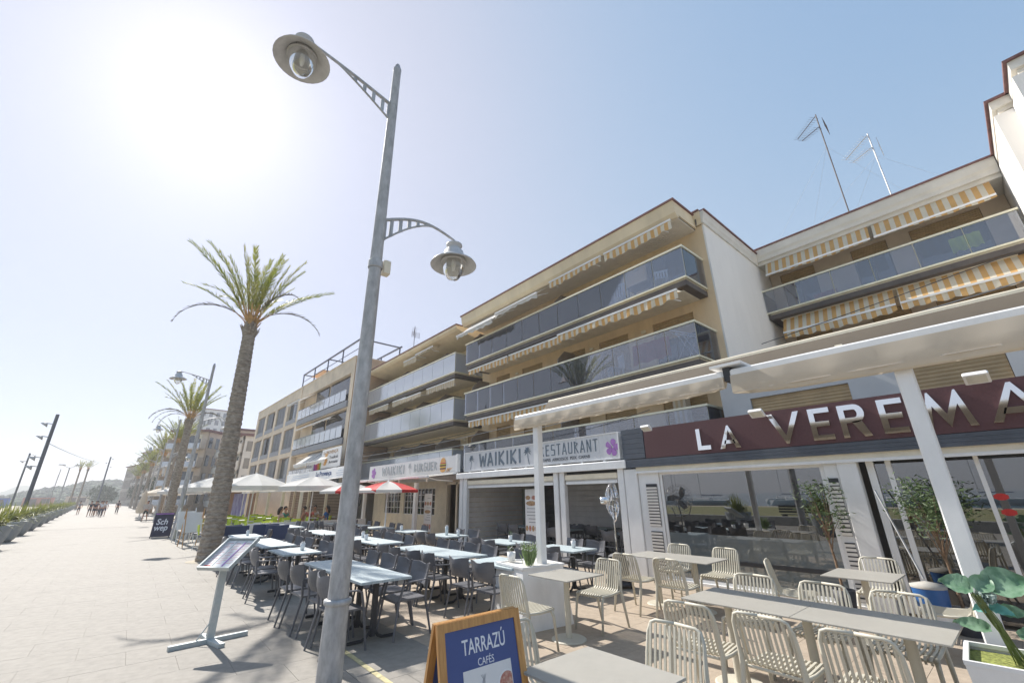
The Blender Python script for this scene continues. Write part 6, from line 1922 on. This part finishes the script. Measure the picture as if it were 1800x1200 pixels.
# ------------------------------------------------------------ distant buildings
def far_block(name, lab, x, y, w_, d_, h_, rz, m, floors, bays, bal=True, roofm=tile_edge, side='front', top=None, balm=None):
    """front face looks towards local -X, length runs along local +Y"""
    t = thing(name, lab, 'building', (x, y, 0), R(rz))
    b = MB(); fh = h_ / (floors + .4); bw = d_ / bays
    ops = [(bw * j + bw * .18, bw * j + bw * .82, fh * i + fh * .45, fh * i + fh * 1.2) for i in range(floors) for j in range(bays)]
    wall_open(b, 0, 0, d_, 0, h_, ops, .25)
    b.box(.26, w_, 0.0, d_, 0, h_ - .01)
    b.build('wall', m, t)
    r = MB().box(-.5, w_ + .2, -.3, d_ + .3, h_, h_ + .3); r.build('roof', roofm, t)
    for (a, c, e, f) in ops:
        w__ = MB().box(.2, .22, a, c, e, f).build('window', pane_far, t)
    ops2 = [(k * w_ / 4 + w_ * .07, k * w_ / 4 + w_ * .2, fh * i + fh * .5, fh * i + fh * 1.1) for i in range(floors) for k in range(4)]
    for (a, c, e, f) in ops2: MB().box(a, c, -.03, -.01, e, f).build('window', pane_far, t)
    if bal:
        for i in range(floors):
            o = MB().box(-1.1, .0, .2, d_ - .2, fh * i + fh * .36, fh * i + fh * .43).build('balcony', m, t)
            MB().box(-1.12, -1.06, .2, d_ - .2, fh * i + fh * .43, fh * i + fh * .72).build('parapet', balm or m, o)
            for j in range(bays + 1): MB().box(-1.0, .0, max(.2, bw * j - .06), min(d_ - .2, bw * j + .06), fh * i + fh * .43, fh * i + fh * .95).build('divider', m, o)
    return t
pale_f = mat('far_pale_render', (.72, .67, .6), .9, .06, .5)
beige_f = mat('far_beige_render', (.66, .54, .42), .9, .06, .5)
white_f = mat('far_white_render', (.68, .67, .64), .9, .04, .5)
far_block('apartment_building', 'beige building with stacked corner balconies seen left of the nearest palm trunk', 6.6, 76, 6, 5, 11.0, 50, beige_f, 4, 1, balm=balc_glass_b)
far_block('apartment_building', 'pale terraced building between the nearest palm trunk and the window-grid facade', 9.6, 66, 8, 11, 9.6, 3, pale_f, 4, 4)
far_block('apartment_building', 'beige building behind the leaning palm, right of the corner balconies', 10.3, 82, 8, 8, 12.3, 2, beige_f, 5, 3)
far_block('tower_block', 'white high-rise tower rising behind the second lamp', 12.5, 190, 9, 9, 33, 8, white_f, 11, 3)
far_block('apartment_building', 'stepped white apartment building below the high-rise tower', 9.5, 120, 10, 22, 10.5, 3, white_f, 4, 6)
far_block('apartment_building', 'lower white annex left of the stepped white building', 8.5, 150, 8, 14, 11, 5, pale_f, 4, 5)
hm = mat('hotel_render', (.55, .5, .43), .9, .05, .5)
H1 = far_block('hotel', 'terraced hotel with long pale balconies at the end of the promenade', 6.2, 172, 14, 34, 17.5, 11, hm, 6, 9, roofm=mat('hotel_roof', (.3, .2, .18), .9))
H2 = far_block('hotel', 'lower stone wing of the terraced hotel at its seaward end', -.6, 207, 14, 16, 13.5, 11, mat('hotel_stone', (.45, .4, .34), .9), 3, 8, bal=False)
t = thing('domed_building', 'row of grey-brown rounded roof vaults behind the third palm', 'building', (7.0, 128, 0), R(5))
MB().box(0, 9, 0, 16, 0, 9.0).build('wall', pale_f, t)
for k in range(3):
    b = MB(); n = 10; b.prism([(9 * .5 - 4.6 * math.cos(PI * i / n), 9.0 + 2.6 * math.sin(PI * i / n)) for i in range(n + 1)], 1, k * 5.4, k * 5.4 + 5.1)
    b.build('vault', mat('vault_roof', (.3, .25, .22), .8), t)
for i in range(6): MB().box(-.05, -.02, .8 + i * 2.6, 2.6 + i * 2.6, 6.2, 8.2).build('window', pane_far, t)
t = thing('kiosk_wall', 'brown shop wall with a purple mural panel behind the lime chair terrace', 'wall', (7.2, 40, 0))
MB().box(0, .3, 0, 18, 0, 2.35).build('wall', mat('brown_stucco', (.32, .2, .13), .9), t)
MB().box(-.03, -.01, 1.0, 8.0, .2, 2.2).build('mural', mat('mural_purple', (.12, .1, .35), .6, col2=(.4, .42, .62), scale=1.3), t)
MB().box(-2.2, .1, 0, 18, 2.36, 2.5).build('canopy', canvas_w, t)
# dense evergreen at the hotel foot
def far_tree(x, y, h, r, lab, seed, n=500):
    r_ = random.Random(seed); t = thing('tree', lab, 'tree', (x, y, 0), 0, 'trees at the far end of the promenade')
    MB().tube([(0, 0, 0), (.1, 0, h * .5)], [.2, .12], 6).build('trunk', bark, t)
    b = MB()
    for i in range(n):
        a, c = r_.uniform(0, 6.28), r_.uniform(-1, 1); q = r * r_.uniform(.5, 1) ** .5 * r_.uniform(.75, 1.1)
        p = Vector((q * math.cos(a) * math.sqrt(1 - c * c), q * math.sin(a) * math.sqrt(1 - c * c), h * .62 + q * c * .85))
        for k in range(3):
            u = Vector((r_.uniform(-1, 1), r_.uniform(-1, 1), r_.uniform(-1, 1))) * .4; v = Vector((r_.uniform(-1, 1), r_.uniform(-1, 1), r_.uniform(-1, 1))) * .4
            b.add([p, p + u, p + v], [(0, 1, 2)])
    b.build('crown', mat('far_leaf', (.04, .07, .03), .8, col2=(.1, .13, .06), scale=.8), t)
for i, (x, y, h, r_) in enumerate(((4.5, 130, 8, 3), (6, 100, 6.5, 2.6), (1.5, 190, 7, 3), (-6.5, 200, 6, 3), (-9, 215, 7, 3.5))):
    far_tree(x, y, h, r_, 'bushy dark tree at the far end, %s from the camera' % ordn[i], i)

# ------------------------------------------------------------ people
def skin_mesh(name, V_, E_, m, parent, sub=2, root=0):
    """one continuous surface grown along edges; V_ = list of (point, radius)"""
    me = bpy.data.meshes.new(name); me.from_pydata([tuple(p) for p, r in V_], E_, [])
    o = bpy.data.objects.new('tmp', me); C.objects.link(o)
    sk = o.modifiers.new('s', 'SKIN'); sk.use_smooth_shade = True
    ss = o.modifiers.new('u', 'SUBSURF'); ss.levels = sub
    me.skin_vertices  # the modifier adds the layer
    if not me.skin_vertices:
        bm = bmesh.new(); bm.from_mesh(me); bm.verts.layers.skin.verify(); bm.to_mesh(me); bm.free()
    for i, (p, r) in enumerate(V_):
        rr = r if isinstance(r, tuple) else (r, r)
        me.skin_vertices[0].data[i].radius = rr; me.skin_vertices[0].data[i].use_root = (i == root)
    dg = bpy.context.evaluated_depsgraph_get(); dg.update()
    out = bpy.data.meshes.new_from_object(o.evaluated_get(dg)); out.name = name
    bpy.data.objects.remove(o)
    out.materials.clear(); out.materials.append(m)
    return obj(name, out, parent)

def person(x, y, rz, lab, pose='walk', top=(.5, .5, .5), bottom=(.05, .05, .07), hair=hair_m, long_sleeve=False, skirt=False, h=1.72, shorts=True, phase=1, z=0.0, grp=None, longhair=False, arms='down', skn=None, stripes_=None, bag=False):
    t = thing('person', lab, 'person', (x, y, z), rz, grp)   # faces +Y
    s = h / 1.72; sk = skn or skin_m
    V = lambda *a: Vector(a) * s
    sit = pose == 'sit'
    pel = V(0, 0, .93) if not sit else V(0, 0, .50)
    dz = pel - V(0, 0, .93)
    sp1 = V(0, .0, 1.1) + dz; ch = V(0, .0, 1.3) + dz; nk = V(0, .0, 1.46) + dz; hd0 = V(0, .015, 1.545) + dz; hd1 = V(0, .02, 1.62) + dz; hd2 = V(0, .01, 1.69) + dz
    pts = [(pel, (.115 * s, .09 * s)), (sp1, (.11 * s, .08 * s)), (ch, (.14 * s, .095 * s)), (nk, .052 * s), (hd0, .068 * s), (hd1, .084 * s), (hd2, .062 * s)]
    ed = [(0, 1), (1, 2), (2, 3), (3, 4), (4, 5), (5, 6)]
    J = {}
    for sg, nm in ((-1, 'L'), (1, 'R')):
        st = (.17 if sg * phase > 0 else -.2) if pose == 'walk' else (.02 * sg)
        hip = V(sg * .09, 0, .88) + dz
        if sit: kn = V(sg * .12, .42, .48); an = V(sg * .12, .40, .08); to = V(sg * .13, .56, .04)
        else:
            kn = V(sg * .095, st * .6 + .03, .49); an = V(sg * .1, st * 1.25 - (.02), .09 + (.05 if st < -.1 else 0)); to = an + V(.01 * sg, .15, -.05)
        sh = V(sg * .185, 0, 1.4) + dz
        if arms == 'down' or (arms == 'one' and sg < 0): el = sh + V(sg * .06, -st * .35 + .02, -.29); ha = el + V(-sg * .01, -st * .3 + .08, -.25)
        elif arms == 'table': el = sh + V(sg * .05, .12, -.26); ha = el + V(-sg * .1, .22, .06)
        elif arms == 'tray': el = sh + V(sg * .07, .06, -.28); ha = el + V(-sg * .04, .26, .04)
        else: el = sh + V(sg * .08, .15, -.2); ha = el + V(-sg * .06, .16, .2)
        J[nm] = (hip, kn, an, to, sh, el, ha)
        o_ = len(pts)
        pts += [(hip, .085 * s), (kn, .055 * s), (an, .037 * s), (to, (.036 * s, .028 * s)), (sh, .052 * s), (el, .04 * s), (ha, .027 * s), (ha + (ha - el).normalized() * .09 * s, (.03 * s, .016 * s))]
        ed += [(0, o_), (o_, o_ + 1), (o_ + 1, o_ + 2), (o_ + 2, o_ + 3), (2, o_ + 4), (o_ + 4, o_ + 5), (o_ + 5, o_ + 6), (o_ + 6, o_ + 7)]
    skin_mesh('body', pts, ed, sk, t)
    g_ = 1.16
    tm = stripes_ or cloth('cloth_%02d%02d%02d' % tuple(int(c * 99) for c in top), top)
    bm_ = cloth('cloth_%02d%02d%02d' % tuple(int(c * 99) for c in bottom), bottom)
    tp = [(pel + V(0, 0, .03), (.125 * s, .1 * s)), (sp1, (.122 * s, .094 * s)), (ch, (.152 * s, .108 * s)), (nk + V(0, 0, -.05), .066 * s)]
    te = [(0, 1), (1, 2), (2, 3)]
    for nm in 'LR':
        sh, el, ha = J[nm][4:]
        o_ = len(tp); e2 = el if long_sleeve else sh.lerp(el, .62)
        tp += [(sh, .066 * s), (e2, .054 * s)]; te += [(2, o_), (o_, o_ + 1)]
        if long_sleeve: tp.append((el.lerp(ha, .92), .042 * s)); te.append((o_ + 1, o_ + 2))
    skin_mesh('shirt', tp, te, tm, t, 1)
    bp = [(pel + V(0, 0, .04), (.13 * s, .104 * s)), (pel + V(0, 0, -.04), (.13 * s, .108 * s))]; be = [(0, 1)]
    for nm in 'LR':
        hip, kn, an = J[nm][:3]
        o_ = len(bp); bp += [(hip, .1 * s), (kn if not shorts else hip.lerp(kn, .8), (.082 if shorts else .068) * s)]; be += [(1, o_), (o_, o_ + 1)]
        if not shorts: bp.append((kn.lerp(an, .93), .055 * s)); be.append((o_ + 1, o_ + 2))
    skin_mesh('trousers' if not shorts else 'shorts', bp, be, bm_, t, 1)
    b = MB()
    rs = [(0, .098), (.35, .1), (.7, .094), (1.1, .075), (1.5, .03)]
    vs_, fs_ = [], []; n = 12
    for el_, rr in ((-.55, .075), (-.2, .098), (.2, .103), (.6, .094), (1.0, .07), (1.4, .025)):
        for k in range(n):
            a = 2 * PI * k / n; q = math.cos(el_) * .103
            front = max(0, math.sin(a)); zz = math.sin(el_) * .115
            if front > .3 and el_ < .5: q *= .72; zz = max(zz, .0)
            vs_.append(V(q * math.cos(a) * .92, q * math.sin(a) * 1.02 - .012, 1.645 + zz) + dz)
    for i in range(5):
        for k in range(n): a, c = i * n + k, i * n + (k + 1) % n; fs_.append((a, c, c + n, a + n))
    fs_.append(tuple(range(5 * n, 6 * n)))
    b.add(vs_, fs_)
    if longhair: b.tube([V(0, -.07, 1.66) + dz, V(0, -.1, 1.55) + dz, V(0, -.11, 1.38) + dz], [.07 * s, .07 * s, .045 * s], 8)
    b.build('hair', hair, t, smooth=True)
    f = MB()
    c0 = hd1 + V(0, .085, -.005)
    f.use(mat('eye_dark', (.02, .015, .01), .3))
    for sg in (-1, 1): blob(f, c0 + V(sg * .03, -.006, .012), .011 * s, .6)
    f.use(sk)
    f.add([c0 + V(-.012, -.005, .01), c0 + V(.012, -.005, .01), c0 + V(0, .028, -.028), c0 + V(0, -.005, -.036)], [(0, 1, 2), (1, 3, 2), (3, 0, 2)])
    for sg in (-1, 1): blob(f, hd1 + V(sg * .083, .0, -.005), .022 * s)
    f.use(mat('lip', (.3, .1, .08), .5)).box((c0 + V(-.022, 0, 0)).x, (c0 + V(.022, 0, 0)).x, c0.y - .012 * s, c0.y - .001, c0.z - .06 * s, c0.z - .048 * s)
    f.build('face', None, t)
    if not sit:
        sm = MB()
        for nm in 'LR':
            an, to = J[nm][2], J[nm][3]; sm.tube([an + V(0, -.07, -.055), an + V(0, .03, -.05), to + V(0, .03, -.005)], [.042 * s, .045 * s, .034 * s], 8, squash=.8)
        sm.build('shoes', mat('shoe_dark', (.05, .05, .055), .6), t)
    if bag: tag(obj('backpack', MB().bbox(-.14, .14, -.27, -.11, 1.05, 1.42, .04).mesh('backpack', navy), None, (x, y, z), (0, 0, rz)), 'dark backpack worn by a walker in the far group', 'backpack')
    return t
G1 = 'people walking far down the promenade'
for i, (x, y, rz, lab, top, bot, sh, lh) in enumerate((
    (-2.35, 70, PI, 'walker in pale shirt and dark long trousers, front right of the far group', (.6, .62, .66), (.05, .06, .09), False, False),
    (-3.5, 74, PI, 'walker in black top at the left of the far group', (.04, .04, .05), (.05, .05, .06), True, False),
    (-3.0, 75, .2, 'walker in dark red shirt in the middle of the far group', (.16, .04, .05), (.04, .04, .05), True, False),
    (-3.05, 72.5, PI, 'walker in black dress-like top beside the middle of the far group', (.03, .03, .04), (.03, .03, .04), True, True),
    (-2.2, 74, PI, 'walker in white shirt and navy shorts at the right of the far group', (.65, .65, .66), (.06, .06, .14), True, False),
    (-2.7, 76, 0.1, 'walker in grey shirt at the back of the far group', (.2, .2, .24), (.05, .05, .06), False, False),
    (-5.2, 86, 0, 'lone far walker close to the planter row', (.3, .3, .32), (.06, .06, .08), True, False),
    (-1.2, 84, 0, 'lone dark-dressed walker right of the far group', (.05, .04, .06), (.05, .05, .06), False, True))):
    person(x, y, rz, lab, 'walk', top, bot, shorts=sh, longhair=lh, phase=1 if i % 2 else -1, grp=G1, h=1.74)
person(1.25, 52, PI * .9, 'waitress in black top and dark shorts holding a pale tray at the third palm', 'walk', (.03, .03, .035), (.04, .06, .05), shorts=True, arms='tray', h=1.7)
tag(MB().bbox(.95, 1.6, 51.62, 51.7, 1.0, 1.42, .02).build('tray', mat('beige_tray', (.5, .45, .4), .7)), 'pale rectangular board held by the waitress at the third palm', 'tray')
# striped shirt at the left edge
shirt = mat('blue_striped_shirt', (.5, .58, .72), .85)
_n = shirt.node_tree; _b = _n.nodes['Principled BSDF']; _w = _n.nodes.new('ShaderNodeTexWave'); _w.inputs['Scale'].default_value = 7; _w.inputs['Distortion'].default_value = .6
_c = _n.nodes.new('ShaderNodeValToRGB'); _c.color_ramp.elements[0].color = (.16, .26, .52, 1); _c.color_ramp.elements[0].position = .35; _c.color_ramp.elements[1].color = (.68, .7, .76, 1); _c.color_ramp.elements[1].position = .6
_t = _n.nodes.new('ShaderNodeTexCoord'); _n.links.new(_t.outputs['Object'], _w.inputs['Vector']); _n.links.new(_w.outputs['Color'], _c.inputs[0]); _n.links.new(_c.outputs[0], _b.inputs['Base Color'])
person(-2.47, 15.0, 0, 'person in a loose blue and white striped shirt, cut off by the left edge', 'stand', long_sleeve=True, stripes_=shirt, bottom=(.35, .32, .28), h=1.78)
# diners
DG = 'diners seated on the covered terrace'
for i, (x, y, rz, lab, top, lh, sk) in enumerate((
    (5.95, 25.2, -1.5, 'diner with tied hair and pale pink top at the left end of the seated group', (.55, .38, .38), True, None),
    (6.5, 26.6, -2.4, 'diner in teal top leaning in, second from left in the seated group', (.1, .35, .3), False, None),
    (7.0, 25.0, 1.3, 'diner with bare tanned arms and sunglasses in the middle of the seated group', (.4, .22, .15), False, None),
    (7.7, 26.4, 2.6, 'diner in reddish top between the middle diner and the blue shirt', (.45, .12, .1), True, None),
    (8.3, 25.4, 1.0, 'dark-haired diner in a bright blue shirt with back half turned', (.03, .14, .42), True, None),
    (8.2, 27.2, 2.6, 'dark-haired diner in white at the back of the seated group', (.55, .5, .48), False, None),
    (9.3, 25.2, 1.4, 'diner in grey-brown top alone at the right end of the seated group', (.2, .18, .15), False, None))):
    person(x, y, rz, lab, 'sit', top, (.08, .1, .16), longhair=lh, arms='table', grp=DG, h=1.76)
    st = dup(lch, (x, y, .02), rz, 'terrace chair under the diner numbered from the left: ' + ordn[i]) if False else dup(lch, (x - .0, y, 0), rz, 'lime chair occupied by the %s' % ' '.join(lab.split()[:6]))
for i, (x, y) in enumerate(((6.6, 25.8), (7.5, 25.7), (8.7, 26.1))):
    dup(lt, (x, y, 0), 0, ('pale table in front of the leftmost diners', 'pale table in the middle of the seated diners', 'pale table in front of the blue-shirted diner')[i])
tag(MB().lathe([(.02, 0), (.03, .12), (.026, .12), (.018, .01)], 10, (7.5, 25.6, .742)).build('drinking_glass', navy, smooth=True), 'dark drinking glass on the middle diners table', 'glass')

# ------------------------------------------------------------ coastal haze
hz = bpy.data.materials.new('haze_air'); hz.use_nodes = True
_n = hz.node_tree
_n.nodes.remove(_n.nodes['Principled BSDF'])
_v = _n.nodes.new('ShaderNodeVolumePrincipled')
_v.inputs['Color'].default_value = (0.93, 0.95, 1.0, 1)
_v.inputs['Density'].default_value = 0.0010
_v.inputs['Anisotropy'].default_value = 0.3
_n.links.new(_v.outputs[0], _n.nodes['Material Output'].inputs['Volume'])
stuff(MB().box(-1100, 1300, -450, 1300, -7, 46).build('haze', hz))
